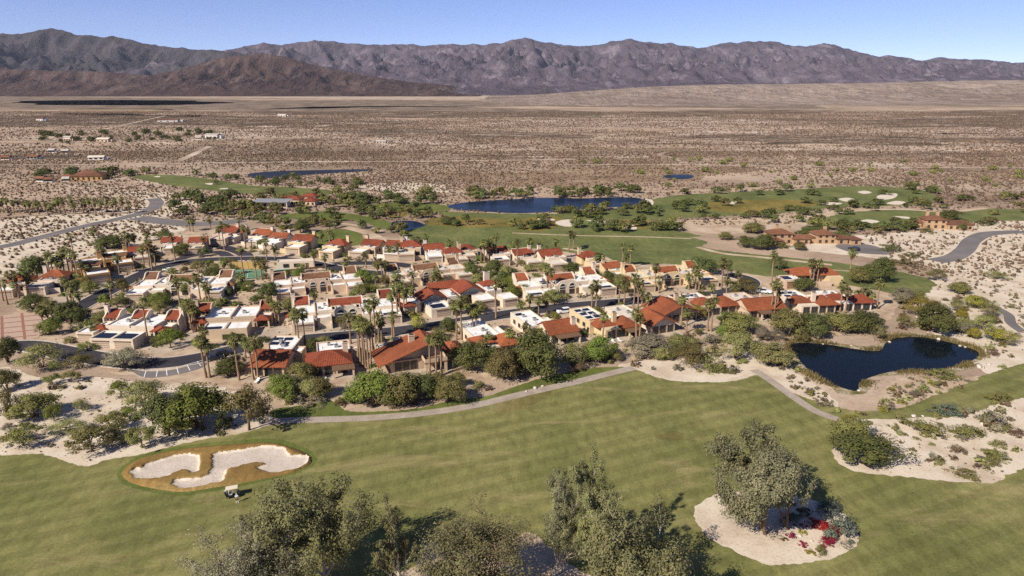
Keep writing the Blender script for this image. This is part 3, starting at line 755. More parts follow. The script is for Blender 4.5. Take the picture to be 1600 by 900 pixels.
def loc_poly(px, n=4, rag=0.0):
    p = smooth([G(*q) for q in px], True, n)
    if rag:
        p = [(x + perlin(np.array([x / 1.1]), np.array([y / 1.1]), 3)[0] * rag, y + perlin(np.array([x / 1.1 + 9]), np.array([y / 1.1]), 4)[0] * rag) for x, y in p]
    p = [(x - bx0, y - by0) for x, y in p]
    if sum(p[i - 1][0] * p[i][1] - p[i][0] * p[i - 1][1] for i in range(len(p))) < 0: p = p[::-1]
    return p
lipw = loc_poly(LIP, 5); s1 = loc_poly(SAND1, 4, 0.35); s2 = loc_poly(SAND2, 4, 0.35)
def edge_dist(x, y, poly):
    d = np.full(x.shape, 1e9)
    for i in range(len(poly)):
        ax, ay = poly[i - 1]; bx_, by_ = poly[i]
        t = np.clip(((x - ax) * (bx_ - ax) + (y - ay) * (by_ - ay)) / max((bx_ - ax) ** 2 + (by_ - ay) ** 2, 1e-9), 0, 1)
        d = np.minimum(d, np.hypot(x - ax - t * (bx_ - ax), y - ay - t * (by_ - ay)))
    return d
def bunker_field():
    st = 0.22
    X = np.array([p[0] for p in lipw]); Y = np.array([p[1] for p in lipw])
    xs = np.arange(X.min() - .5, X.max() + .5, st); ys = np.arange(Y.min() - .5, Y.max() + .5, st)
    gx_, gy_ = np.meshgrid(xs, ys)
    inl = inpoly(gx_, gy_, lipw); dl = edge_dist(gx_, gy_, lipw)
    ins = inpoly(gx_, gy_, s1) | inpoly(gx_, gy_, s2); ds = np.minimum(edge_dist(gx_, gy_, s1), edge_dist(gx_, gy_, s2))
    z = 0.04 + 0.62 * np.clip(dl / 1.4, 0, 1) ** 0.8 + 0.07 * fbm(gx_ / 1.3, gy_ / 1.3, 3, 8)
    zs = 0.08 + 0.40 * np.exp(-ds / 0.55)
    z = np.where(ins, zs, z)
    z = np.where(inl, z, -0.3)
    V = np.stack([gx_, gy_, z], -1).reshape(-1, 3)
    idx = np.arange(V.shape[0]).reshape(gx_.shape)
    F = np.stack([idx[:-1, :-1], idx[:-1, 1:], idx[1:, 1:], idx[1:, :-1]], -1).reshape(-1, 4)
    cin = (inl[:-1, :-1] | inl[1:, 1:]).ravel()
    si = ins[:-1, :-1].ravel() & ins[1:, 1:].ravel() & ins[:-1, 1:].ravel() & ins[1:, :-1].ravel()
    dsf = ds[:-1, :-1].ravel()
    me = mesh_np('grass_lip', V, F[cin & ~si], [M['bunker_lip']], True); ob('grass_lip', me, b_root)
    me = mesh_np('sand_edge', V, F[cin & si & (dsf < 0.8)], [M['bunker_edge']], True); ob('sand_edge', me, b_root)
    me = mesh_np('sand_floor', V, F[cin & si & (dsf >= 0.8)], [M['bunker_sand']], True); ob('sand_floor', me, b_root)
bunker_field()
ZONES.setdefault('bunker', []).append([G(*p) for p in LIP])

# roads
MAIN = [(-30, 545), (40, 540), (110, 552), (180, 564), (245, 568), (310, 560), (370, 546), (430, 535), (500, 528), (570, 522), (640, 515), (720, 503), (800, 490), (880, 480), (960, 473), (1050, 466), (1130, 458), (1168, 447), (1166, 436), (1135, 428)]
c, nr = ribbon('street', MAIN, 7.4, 0.05, M['asphalt']); kerbs(c, nr, 7.4)
c, nr = ribbon('street', [(78, 506), (120, 482), (165, 458), (205, 437), (245, 420), (300, 408), (380, 404), (455, 406), (510, 416), (560, 425), (620, 428), (680, 431)], 7.0, 0.045, M['asphalt']); kerbs(c, nr, 7.0)
ribbon('street', [(505, 414), (560, 411), (620, 413), (660, 420)], 6.0, 0.040, M['asphalt'])
ribbon('street', [(385, 405), (380, 396), (345, 385), (310, 378)], 6.0, 0.040, M['asphalt'])
ribbon('street', [(250, 420), (290, 402), (340, 394), (360, 404)], 5.0, 0.038, M['asphalt'])
ribbon('desert_road', [(-120, 402), (0, 386), (60, 372), (130, 354), (190, 341), (232, 329), (245, 318), (240, 310)], 8, 0.04, M['old_asphalt'])
ribbon('desert_road', [(215, 340), (255, 346), (300, 350), (345, 348), (380, 344)], 12, 0.036, M['old_asphalt'])
ribbon('desert_road', [(1460, 408), (1490, 402), (1508, 390), (1520, 375), (1545, 365), (1600, 362)], 7.5, 0.04, M['old_asphalt'])
sheet('parking_court', [(1305, 384), (1330, 380), (1365, 384), (1390, 394), (1385, 398), (1330, 394)], 0.045, M['old_asphalt'], 'road', 0)
c, nr = ribbon('cart_path', [(405, 664), (440, 658), (500, 656), (580, 653), (660, 646), (740, 634), (820, 615), (900, 597), (960, 582), (990, 575)], 2.8, 0.060, M['concrete'])
ribbon('cart_path', [(1178, 578), (1200, 592), (1235, 617), (1275, 643), (1312, 656)], 2.4, 0.060, M['concrete'])
ribbon('cart_path', [(990, 575), (1060, 590), (1130, 592), (1178, 578)], 1.6, 0.036, M['pale_sand'])
ribbon('dirt_path', [(1555, 480), (1575, 492), (1580, 505), (1600, 520)], 3, 0.04, M['old_asphalt'])
# parking bays with painted lines at the bend
sheet('parking_bay', [(205, 578), (230, 581), (270, 578), (318, 566), (322, 571), (300, 580), (262, 588), (225, 590)], 0.056, M['old_asphalt'], 'road', 0, smooth_n=3)
for (a, b) in [((225, 590), (228, 580)), ((244, 589), (246, 579)), ((261, 587), (260, 577)), ((279, 584), (276, 574)), ((297, 579), (292, 570)), ((314, 572), (308, 565))]:
    A = np.array(G(*a)); B = np.array(G(*b)); d = (B - A) / np.hypot(*(B - A)); n_ = np.array([-d[1], d[0]]) * 0.09
    o = ob('painted_line', mesh_py('painted_line', [(*(A - n_), .064), (*(A + n_), .064), (*(B + n_), .064), (*(B - n_), .064)], [(0, 3, 2, 1)], M['paint'])); tag(o, kind='structure')
ribbon('painted_line', [(205, 578), (240, 579), (275, 574), (318, 563)], 0.2, 0.066, M['paint'])
# paved entry court with red bands
sheet('paved_court', [(-120, 540), (-120, 490), (0, 494), (40, 488), (66, 492), (68, 512), (60, 528), (20, 535), (0, 545)], 0.060, M['paver_pink'], 'road', 0, smooth_n=0)
court_w = [G(*p) for p in [(-120, 540), (-120, 490), (0, 494), (40, 488), (66, 492), (68, 512), (60, 528), (20, 535), (0, 545)]]
for ang in (0.35, 2.2):
    d = np.array([math.cos(ang), math.sin(ang)]); n_ = np.array([-d[1], d[0]]); c0 = np.array(court_w[4])
    for k in range(-9, 10):
        L_ = [c0 + n_ * k * 5.2 + d * t for t in np.arange(-60, 60, .7)]
        L_ = [tuple(p) for p in L_ if pip(p[0], p[1], court_w)]
        if len(L_) > 4: ribbon('paving_band', [L_[0], L_[len(L_) // 2], L_[-1]], .7, .066 + .0007 * (k + 10) + (.004 if ang > 1 else 0), M['paver_red'], 'road', 2, True)
# tennis court and pool terrace
sheet('tennis_court', [(357, 436), (412, 436), (413, 421), (363, 421)], 0.06, M['court'], 'road', 0, smooth_n=0)
for a, b in [((364, 434), (407, 434)), ((368, 423), (408, 423)), ((364, 434), (368, 423)), ((407, 434), (408, 423)), ((386, 434), (388, 423)), ((366, 428), (408, 428))]:
    ribbon('court_line', [a, ((a[0] + b[0]) / 2, (a[1] + b[1]) / 2), b], 0.12, 0.070 + rnd.random() * 0.006, M['court_line'], 'road', 2)
sheet('pool_terrace', [(418, 428), (470, 425), (500, 418), (480, 412), (440, 413), (420, 418)], 0.055, M['drive'], 'road', 0, smooth_n=0)
sheet('swimming_pool', [(428, 426), (450, 424), (452, 420), (436, 420)], 0.062, M['pool'], 'road', 0, smooth_n=3)
# driveways and courts
for pts in ([(500, 527), (545, 523), (548, 506), (520, 502), (498, 510)], [(452, 526), (500, 526), (494, 519), (458, 520)], [(592, 516), (640, 512), (632, 503), (598, 505)],
            [(230, 552), (300, 545), (306, 515), (280, 508), (250, 530)], [(385, 535), (452, 527), (450, 508), (400, 512)], [(140, 556), (210, 562), (206, 545), (146, 543)],
            [(872, 473), (925, 468), (915, 455), (880, 456)], [(660, 508), (716, 500), (706, 490), (668, 494)], [(735, 497), (815, 484), (806, 477), (750, 480)], [(830, 480), (870, 474), (862, 467), (832, 470)],
            [(935, 470), (965, 468), (958, 462), (938, 464)], [(255, 480), (300, 478), (300, 462), (262, 462)], [(95, 480), (150, 465), (205, 438), (190, 428), (140, 450), (80, 465)],
            [(560, 415), (600, 412), (600, 400), (570, 402)], [(1060, 456), (1092, 455), (1085, 448), (1062, 449)], [(395, 403), (412, 403), (412, 392), (398, 392)]):
    sheet('driveway', pts, 0.032, M['drive'], None, 0, smooth_n=2)

# ------------------------------------------------------------------ buildings
HOUSES = []
class House:
    def __init__(s, name, label, cat, px, yaw, mx=False, sc=1.0, wall='cream', roof='roof_white', tile='tile_red', group=None):
        x, y = G(*px) if len(px) == 2 else (px[0], px[1])
        s.r = ob(name, None, None, (x, y, 0), math.radians(yaw)); s.r.scale = (sc, sc, sc)
        tag(s.r, label, cat, group); HOUSES.append((x, y, label))
        s.m = -1 if mx else 1
        s.wall, s.roof, s.tile = M[wall], M[roof], M[tile]
        s.yaw = math.radians(yaw); s.sc = sc; s.o = (x, y)
        s.fp = []
    def X(s, a, b): return (a, b) if s.m > 0 else (-b, -a)
    def part(s, name, mb, mat, parent=None):
        if s.m < 0:
            mb.F = [f[::-1] for f in mb.F]; mb.V = [(-v[0], v[1], v[2]) for v in mb.V]
        return mb.build(name, mat, parent or s.r)
    def foot(s, x0, x1, y0, y1):
        c, n = math.cos(s.yaw), math.sin(s.yaw); P = []
        for a, b in ((x0 - 1, y0 - 1), (x1 + 1, y0 - 1), (x1 + 1, y1 + 1), (x0 - 1, y1 + 1)):
            a *= s.m * s.sc; b *= s.sc
            P.append((s.o[0] + a * c - b * n, s.o[1] + a * n + b * c))
        ZONES.setdefault('house', []).append(P)
    def block(s, x0, x1, y0, y1, h, z0=0.0, par=0.35, wall=None, roof=None):
        """walls with a parapet round a sunken flat roof"""
        t = 0.28; m = MB()
        o = [(x0, y0), (x1, y0), (x1, y1), (x0, y1)]; i = [(x0 + t, y0 + t), (x1 - t, y0 + t), (x1 - t, y1 - t), (x0 + t, y1 - t)]
        V = [(*p, z0) for p in o] + [(*p, h) for p in o] + [(*p, h) for p in i] + [(*p, h - par) for p in i]
        F = []
        for k in range(4):
            j = (k + 1) % 4
            F += [(k, j, 4 + j, 4 + k), (4 + k, 4 + j, 8 + j, 8 + k), (8 + k, 8 + j, 12 + j, 12 + k)]
        m.add(V, F); w = s.part('wall', m, M[wall] if wall else s.wall)
        m = MB(); m.add([(*p, h - par + 0.004) for p in i], [(0, 1, 2, 3)])
        s.part('flat_roof', m, M[roof] if roof else s.roof)
        s.foot(x0, x1, y0, y1)
        return w
    def walls(s, x0, x1, y0, y1, h, wall=None):
        m = MB(); m.box(x0, x1, y0, y1, 0, h); s.foot(x0, x1, y0, y1)
        return s.part('wall', m, M[wall] if wall else s.wall)
    def shed(s, x0, x1, y0, y1, zf, zb, tile=None):
        m = MB(); m.slab([(x0, y0, zf), (x1, y0, zf), (x1, y1, zb), (x0, y1, zb)], 0.2)
        return s.part('tile_roof', m, M[tile] if tile else s.tile)
    def gable_y(s, x0, x1, xr, y0, y1, e0, e1, r, yg=None, tile=None, gw=True):
        """ridge runs front to back"""
        t = M[tile] if tile else s.tile
        m = MB(); m.slab([(x0, y0, e0), (xr, y0, r), (xr, y1, r), (x0, y1, e0)], 0.2); s.part('tile_roof', m, t)
        m = MB(); m.slab([(xr, y0, r), (x1, y0, e1), (x1, y1, e1), (xr, y1, r)], 0.2); s.part('tile_roof', m, t)
        m = MB(); m.box(xr - 0.16, xr + 0.16, y0, y1, r - 0.05, r + 0.09); s.part('ridge_cap', m, t)
        if gw:
            ya, yb = (yg or y0 + 0.9), y1 - 0.4
            m = MB()
            for yy in (ya, yb):
                m.wallpoly([(x0 + .7, min(e0, e1) - 0.6), (x1 - .7, min(e0, e1) - 0.6), (x1 - .7, e1 - 0.1), (xr, r - 0.25), (x0 + .7, e0 - 0.1)], yy, yy + 0.25)
            s.part('gable_wall', m, s.wall)
    def gable_x(s, x0, x1, y0, y1, yr, e0, e1, r, tile=None, gw=True):
        t = M[tile] if tile else s.tile
        m = MB(); m.slab([(x0, y0, e0), (x1, y0, e0), (x1, yr, r), (x0, yr, r)], 0.2); s.part('tile_roof', m, t)
        m = MB(); m.slab([(x0, yr, r), (x1, yr, r), (x1, y1, e1), (x0, y1, e1)], 0.2); s.part('tile_roof', m, t)
        m = MB(); m.box(x0, x1, yr - 0.16, yr + 0.16, r - 0.05, r + 0.09); s.part('ridge_cap', m, t)
        if gw:
            m = MB()
            for xx in (x0 + .35, x1 - .6):
                m.wallpoly_x([(y0 + .5, e0 - 0.3), (y1 - .5, e1 - 0.3), (y1 - .5, e1), (yr, r - 0.25), (y0 + .5, e0)], xx, xx + 0.25)
            s.part('gable_wall', m, s.wall)
    def hip(s, x0, x1, y0, y1, e, r, tile=None):
        t = M[tile] if tile else s.tile
        w, d = x1 - x0, y1 - y0; k = min(w, d) / 2
        if w >= d: a, b = (x0 + k, (y0 + y1) / 2, r), (x1 - k, (y0 + y1) / 2, r)
        else: a, b = ((x0 + x1) / 2, y0 + k, r), ((x0 + x1) / 2, y1 - k, r)
        A, B, C, D = (x0, y0, e), (x1, y0, e), (x1, y1, e), (x0, y1, e)
        fs = [(A, B, b, a), (B, C, b), (C, D, a, b), (D, A, a)] if w >= d else [(A, B, a), (B, C, b, a), (C, D, b), (D, A, a, b)]
        if w == d: fs = [(A, B, a), (B, C, a), (C, D, a), (D, A, a)]
        for f in fs:
            m = MB(); m.slab(f, 0.2); s.part('tile_roof', m, t)
    def chimney(s, x, y, h, w=1.0, d=0.9, z0=0, wall=None):
        m = MB(); m.box(x - w / 2, x + w / 2, y - d / 2, y + d / 2, z0, h); c = s.part('chimney', m, M[wall] if wall else s.wall)
        m = MB(); m.box(x - w / 2 - .1, x + w / 2 + .1, y - d / 2 - .1, y + d / 2 + .1, h, h + .18); s.part('chimney_cap', m, s.wall, c)
        m = MB(); m.box(x - w / 3, x + w / 3, y - d / 3, y + d / 3, h + .18, h + .4); s.part('flue', m, M['darkmetal'], c)
    def garage(s, x0, x1, y, h=2.3, mat='garage', back=False):
        q = 1 if back else -1
        m = MB(); m.box(x0, x1, y, y + q * 0.05, 0.02, h); g = s.part('garage_door', m, M[mat])
        m = MB()
        for z in (h * .25, h * .5, h * .75): m.box(x0 + .05, x1 - .05, y + q * 0.05, y + q * 0.075, z - .04, z + .04)
        s.part('panel_joint', m, M['timber'], g)
        m = MB(); m.box(x0 - .15, x1 + .15, y, y + q * 0.22, h, h + .2); s.part('lintel', m, M['timber'], g)
    def win(s, x, y, z, w, h, face='f', mat='glass'):
        t = 0.09; m = MB(); g = MB()
        if face in 'fb':
            q = -1 if face == 'f' else 1
            for a, b, c, d in ((x - w / 2 - t, x + w / 2 + t, z - t, z), (x - w / 2 - t, x + w / 2 + t, z + h, z + h + t), (x - w / 2 - t, x - w / 2, z, z + h), (x + w / 2, x + w / 2 + t, z, z + h)):
                m.box(a, b, y, y + q * .12, c, d)
            m.box(x - .03, x + .03, y + q * .03, y + q * .08, z, z + h)
            g.box(x - w / 2, x + w / 2, y, y + q * .03, z, z + h)
        else:
            q = -1 if face == 'l' else 1
            for a, b, c, d in ((y - w / 2 - t, y + w / 2 + t, z - t, z), (y - w / 2 - t, y + w / 2 + t, z + h, z + h + t), (y - w / 2 - t, y - w / 2, z, z + h), (y + w / 2, y + w / 2 + t, z, z + h)):
                m.box(x, x + q * .12, a, b, c, d)
            g.box(x, x + q * .03, y - w / 2, y + w / 2, z, z + h)
        f = s.part('window', m, M['timber']); s.part('pane', g, M[mat], f)
    def arch_win(s, x, y, z, w, h):
        pr = [(x - w / 2, z), (x + w / 2, z)] + [(x + w / 2 * math.cos(a), z + h - w / 2 + w / 2 * math.sin(a)) for a in np.linspace(0, math.pi, 9)]
        m = MB(); m.wallpoly(pr, y - .03, y); f = s.part('arched_window', m, M['glass'])
        m = MB()
        rim = [(x + (w / 2 + .06) * math.cos(a), y - .07, z + h - w / 2 + (w / 2 + .06) * math.sin(a)) for a in np.linspace(0, math.pi, 9)]
        m.tube(rim, 0.1, 4); m.box(x - w / 2, x + w / 2, y - .1, y - .031, z + h - w / 2 - .25, z + h - w / 2); s.part('arch_trim', m, M['whitewall'], f)
    def door(s, x, y, w=1.1, h=2.2, mat='timber'):
        m = MB(); m.box(x - w / 2, x + w / 2, y - .05, y, .02, h); d = s.part('door', m, M[mat])
        m = MB(); m.box(x + w / 2 - .2, x + w / 2 - .12, y - .1, y - .05, 1, 1.15); s.part('handle', m, M['darkmetal'], d)
    def solar(s, x0, y0, nx, ny, z, w=1.05, d=1.75, tilt=0.12, mesh=[None]):
        for i in range(nx):
            for j in range(ny):
                xa = x0 + i * (w + .05); ya = y0 + j * (d + .05); m = MB()
                m.slab([(xa, ya, z + .12), (xa + w, ya, z + .12), (xa + w, ya + d, z + .12 + tilt), (xa, ya + d, z + .12 + tilt)], 0.05)
                s.part('solar_panel', m, M['solar'])
    def unit(s, x, y, z, w=1.0):
        m = MB(); m.box(x - w / 2, x + w / 2, y - w / 2, y + w / 2, z, z + .8); a = s.part('roof_cooler', m, M['metal'])
        m = MB(); m.tube([(x, y, z + .8), (x, y, z + .92)], w * .35, 8); s.part('fan_cowl', m, M['darkmetal'], a)
    def vent(s, x, y, z):
        m = MB(); m.tube([(x, y, z), (x, y, z + .5)], .1, 6); s.part('vent_pipe', m, M['metal'])
    def cols(s, xs, y, h, w=.45, wall=None):
        for x in xs:
            m = MB(); m.box(x - w / 2, x + w / 2, y - w / 2, y + w / 2, 0, h); s.part('column', m, M[wall] if wall else s.wall)
    def patio(s, x0, x1, y0, y1, z, mat='timber', tile=False):
        m = MB(); m.slab([(x0, y0, z - .25), (x1, y0, z - .25), (x1, y1, z + .1), (x0, y1, z + .1)], 0.22); s.part('patio_roof', m, s.tile if tile else M[mat])
        s.cols((x0 + .4, x1 - .4), y0 + .4, z - .48); s.foot(x0, x1, y0, y1)
    def terrace(s, x0, x1, y0, y1):
        m = MB(); m.box(x0, x1, y0, y1, 0, .16); s.part('terrace', m, M['drive'])
    def gwall(s, x0, x1, y0, y1, h=1.6):
        m = MB(); m.box(x0, x1, y0, y1, 0, h); s.part('garden_wall', m, s.wall)
    def scroll(s, x, y0, y1, zf, zb, t=0.35):
        """thick parapet wall running back, stepping up in a curve"""
        n = 7; pr = [(y0, 0), (y1, 0), (y1, zb)]
        pr += [(y1 - (y1 - y0) * (0.35 + 0.65 * k / n), zb - (zb - zf) * (0.5 - 0.5 * math.cos(math.pi * k / n))) for k in range(n + 1)]
        m = MB(); m.wallpoly_x(pr, x - t / 2, x + t / 2); s.part('parapet_wall', m, s.wall)

def tower(h, x0, x1, y0, y1, top=5.6, chim=0, tile=None):
    """tile slope held between two curved parapet walls, windows below"""
    h.scroll(x0, y0 - .6, y1, 4.1, top); h.scroll(x1, y0 - .6, y1, 4.1, top)
    h.walls(x0 + .18, x1 - .18, y0, y1 - .1, 4.05)
    h.shed(x0 + .2, x1 - .2, y0 - .35, y1 - .2, 4.1, top - .25, tile)
    m = MB(); m.box(x0 + .18, x1 - .18, y1 - .2, y1 + .1, 0, top - .1); h.part('parapet_wall', m, h.wall)
    n = 3; w = (x1 - x0 - 1) / n
    for k in range(n): h.win(x0 + .5 + w * (k + .5), y0, 2.9, w * .55, .8)
    if chim: h.chimney(x1 + .1 if chim > 0 else x0 - .1, (y0 + y1) / 2, top + 1.3, 1.2, 1.0)

def twin(label, px, yaw, wall='cream', roof='roof_white', tile='tile_red', sc=1.0, solar=(0, 0, 0), mx=False, awn=True, span=16.0, center=True, seed=0):
    """pair of joined courtyard houses: garages out in front, arched entry between them"""
    h = House('twin_house', label, 'house', px, yaw, mx, sc, wall, roof, tile)
    r = random.Random(seed); W = span
    for q in (-1, 1):
        def xx(a, b): return (a, b) if q > 0 else (-b, -a)
        h.block(*xx(W - 6.2, W), 0, 7, 3.0)
        a, b = xx(W - 5.6, W - .7); h.garage(a, b, 0)
        h.block(*xx(4.6, W - 6.2), 3.4, 7.0, 2.9)
        h.block(*xx(9.2, W - .2), 7.0, 15.5, 3.7); h.block(*xx(3.0, 9.2), 7.6, 17, 3.9)
        h.block(*xx(9.2, W - 5.4), 15.5, 20, 3.8)
        t0, t1 = xx(W - 5.2, W - .6); tower(h, t0, t1, 15.6, 19.6, 5.7, (1 if q > 0 else -1) if r.random() < .75 else 0)
        if awn:
            a, b = xx(W - 2.6, W + 2.0); h.hip(a, b, 8.2, 12.2, 2.7, 3.75); h.cols((a + .4, b - .4), 8.6, 2.6)
        h.unit(q * (W - 8.2), 10.5, 3.35); h.unit(q * 6.2, 13.2, 3.55, .8)
        for k in range(3): h.vent(q * r.uniform(4, W - 2), r.uniform(8.5, 14.5), 3.3)
        a, b = xx(W - 6.2, W); h.win((a + b) / 2 + q * .2, 7.0, 1.0, 1.2, 1.2, 'f')
        m = MB(); a, b = xx(4.6, 5.0); m.box(a, b, -.5 + 1.5, 3.4, 0, 1.7); h.part('garden_wall', m, h.wall)
        h.door(q * 3.9, 5.95, 1.0, 2.2)
        w = solar[0] if q < 0 else solar[1]
        if w:
            a, b = xx(W - 5.6, W - .5); h.solar(a + .2, 1.0 if w < 9 else 0.8, 4, 1 if w < 5 else 2, 2.65)
    if solar[2]: h.solar(-8, 9.2, 3, 2, 3.55)
    if center:
        # curved gable front with two arched windows
        pr = [(-4.6, 0), (4.6, 0), (4.6, 3.6), (3.6, 3.8)] + [(3.4 * math.cos(a), 4.0 + 1.3 * math.sin(a)) for a in np.linspace(0.12, math.pi - .12, 11)] + [(-3.6, 3.8), (-4.6, 3.6)]
        m = MB(); m.wallpoly(pr, 6.0, 6.5); h.part('gable_front', m, h.wall)
        h.block(-4.4, 4.4, 6.5, 11.6, 3.9)
        for x in (-1.75, 1.75):
            h.arch_win(x, 6.0, 2.2, 2.0, 1.9); h.win(x, 6.0, .3, 1.8, 1.6)
        h.shed(-5.2, 5.2, 11.7, 14.4, 4.0, 5.4); h.walls(-5.0, 5.0, 12.0, 14.6, 3.95)
        m = MB(); m.box(-5.3, 5.3, 14.3, 14.65, 0, 5.55); h.part('parapet_wall', m, h.wall)
        h.scroll(-5.3, 11.4, 14.6, 4.2, 5.7); h.scroll(5.3, 11.4, 14.6, 4.2, 5.7)
        h.gable_x(-1.6, 1.6, 8.2, 11.2, 9.7, 4.0, 4.0, 4.8, gw=False)
    return h

def golf_house(label, px, yaw, wall='tan', roof='roof_white', tile='tile_orange', mx=False, sc=1.0, bw=6.5, bx=-2.0, L=22, kind='hip', rw=10.0, rd=8.0, solar=0, patio=(0.5, 5.0), sol2=0, chim=(2.6, 6.2)):
    """house on the course: tiled living end and patio towards the fairway, long flat-roofed wing back to the street"""
    h = House('golf_house', label, 'house', px, yaw, mx, sc, wall, roof, tile)
    h.terrace(-rw / 2 - .5, rw / 2 + .5, -3.6, .5)
    h.walls(-rw / 2 + .6, rw / 2 - .6, 0, rd, 2.9)
    h.block(bx - bw / 2, bx + bw / 2, rd - 1.5, L, 3.7)
    h.block(bx + bw / 2, bx + bw / 2 + 2.6, rd, max(rd + 2.0, L - 7), 3.2)
    h.garage(bx - bw / 2 + .6, bx + bw / 2 - .6, L, 2.3, back=True)
    if kind == 'hip': h.hip(-rw / 2 - .3, rw / 2 + .3, -.8, rd + .6, 3.0, 5.2)
    elif kind == 'gx': h.gable_x(-rw / 2 - .3, rw / 2 + .3, -.9, rd + .6, rd * .55, 2.9, 3.2, 5.3)
    elif kind == 'gy': h.gable_y(-rw / 2 - .3, rw / 2 + .3, -.6, -1.2, rd + .6, 3.0, 3.0, 5.4, yg=.05)
    elif kind == 'two':
        h.hip(-.2, rw / 2 + .6, -.8, rd - .2, 3.0, 5.0); h.hip(-rw / 2 - .8, .1, 2.2, rd + 1.4, 3.05, 4.6)
    if chim: h.chimney(chim[0], chim[1], 6.0, 1.3, 1.0, 2.9)
    n = max(2, int(rw // 3))
    for k in range(n):
        x = -rw / 2 + .9 + (rw - 1.8) * (k + .5) / n; h.win(x, 0, .25, (rw - 1.8) / n * .72, 2.1)
    for k in range(max(1, min(3, int((L - rd - 1) / 3.6)))): h.win(bx - bw / 2, rd + 2 + k * 3.6, 1.1, 1.4, 1.1, 'l')
    if patio: h.patio(patio[0], patio[1], -3.2, -.3, 2.7, tile=False)
    for k in range(min(solar, 2 * int((L - rd) / 3.4 + .3))):
        h.solar(bx - bw / 2 + .7 + (k % 2) * 2.7, L - 3.2 - (k // 2) * 3.4, 2, 1, 3.35)
    h.unit(bx + .8, rd + (L - rd) * .3, 3.35); h.unit(bx - 1.0, rd + (L - rd) * .62, 3.35, .8)
    for k in range(4): h.vent(bx + rnd.uniform(-bw / 2 + .6, bw / 2 - .6), rnd.uniform(rd + 1, L - 1), 3.35)
    return h

def row_house(label, px, yaw, wall='cream', roof='roof_white', tile='tile_red', mx=False, sc=1.0, L=16, bw=7.0, kind='gx', solar=0, chim=True, wide=9.0):
    """house seen from the street: garage box in front, flat wing, tiled living end at the far side"""
    h = House('row_house', label, 'house', px, yaw, mx, sc, wall, roof, tile)
    h.block(-bw / 2 - 1, bw / 2 - 1.6, 0, 6.4, 3.0); h.garage(-bw / 2 - .3, bw / 2 - 2.3, 0)
    h.block(-bw / 2 + .6, bw / 2 + .6, 6.4, L - 5, 3.6)
    h.walls(-wide / 2 + .5, wide / 2 - .5, L - 5.4, L, 3.7)
    if kind == 'flat': h.block(-wide / 2 + .5, wide / 2 - .5, L - 5.4, L, 4.6); h.shed(-wide / 2 + 1, wide / 2 - 1, L - 7.4, L - 5.5, 3.7, 4.4)
    elif kind == 'gx': h.gable_x(-wide / 2, wide / 2, L - 6.4, L + .5, L - 2.6, 3.4, 3.2, 5.2)
    elif kind == 'shed': h.shed(-wide / 2, wide / 2, L - 6.2, L - 1, 3.6, 5.4); h.walls(-wide / 2 + .3, wide / 2 - .3, L - 1.2, L + .3, 5.3)
    else: h.hip(-wide / 2, wide / 2, L - 6.4, L + .6, 3.5, 5.4)
    if chim: h.chimney(-wide / 2 + 1.0, L - 1.6, 6.5, 1.2, 1.0)
    h.win(bw / 2 - .6, 6.4, 1.0, 1.3, 1.3); h.door(bw / 2 - 1.2, 6.39, .9) if False else None
    for k in range(2): h.win(bw / 2 + .6, 8 + k * 2.2, 1.1, 1.2, 1.2, 'r')
    for k in range(2): h.win(-wide / 4 + k * wide / 2, L - 5.4, 1.8, 1.5, 1.2)
    h.gwall(bw / 2 - 1.6, bw / 2 + 1.8, 2.4, 2.7, 1.7)
    if solar: h.solar(-bw / 2 - .4, 1.6, min(4, solar), 1 if solar < 5 else 2, 2.65)
    h.unit(0.6, 8.4, 3.25); h.vent(-1.2, 9.3, 3.25); h.vent(2.0, 7.4, 3.25)
    return h

# --- twin houses along the inner side of the street
twin('white roofed twin house with arched windows and dark panels on one garage only', (545, 513), 17, solar=(0, 4, 0), seed=1)
twin('white roofed twin courtyard house with dark panels on both garages and a pale forecourt', (897, 468), 19, solar=(4, 4, 1), seed=2, wall='cream', tile='tile_orange')
twin('cream twin house with orange tile slopes beside the big round tree at the street bend', (1062, 453), 14, wall='yellowish', roof='roof_cream', tile='tile_orange', solar=(4, 4, 0), seed=3, sc=.96)
twin('twin courtyard house with a long red tile ridge backing on to the pool terrace', (500, 464), 20, wall='pinkish', tile='tile_brown', seed=4, sc=.95, solar=(0, 0, 0))
twin('tan twin house with brown tile slopes and twin arches beside the upper street', (680, 446), 24, wall='tan', roof='roof_cream', tile='tile_brown', seed=5, sc=.92, awn=False)
twin('grey roofed twin house with brown tile slopes below the tennis court', (272, 470), 6, wall='cream', roof='roof_white', tile='tile_brown', seed=6, sc=.98, solar=(0, 0, 0))

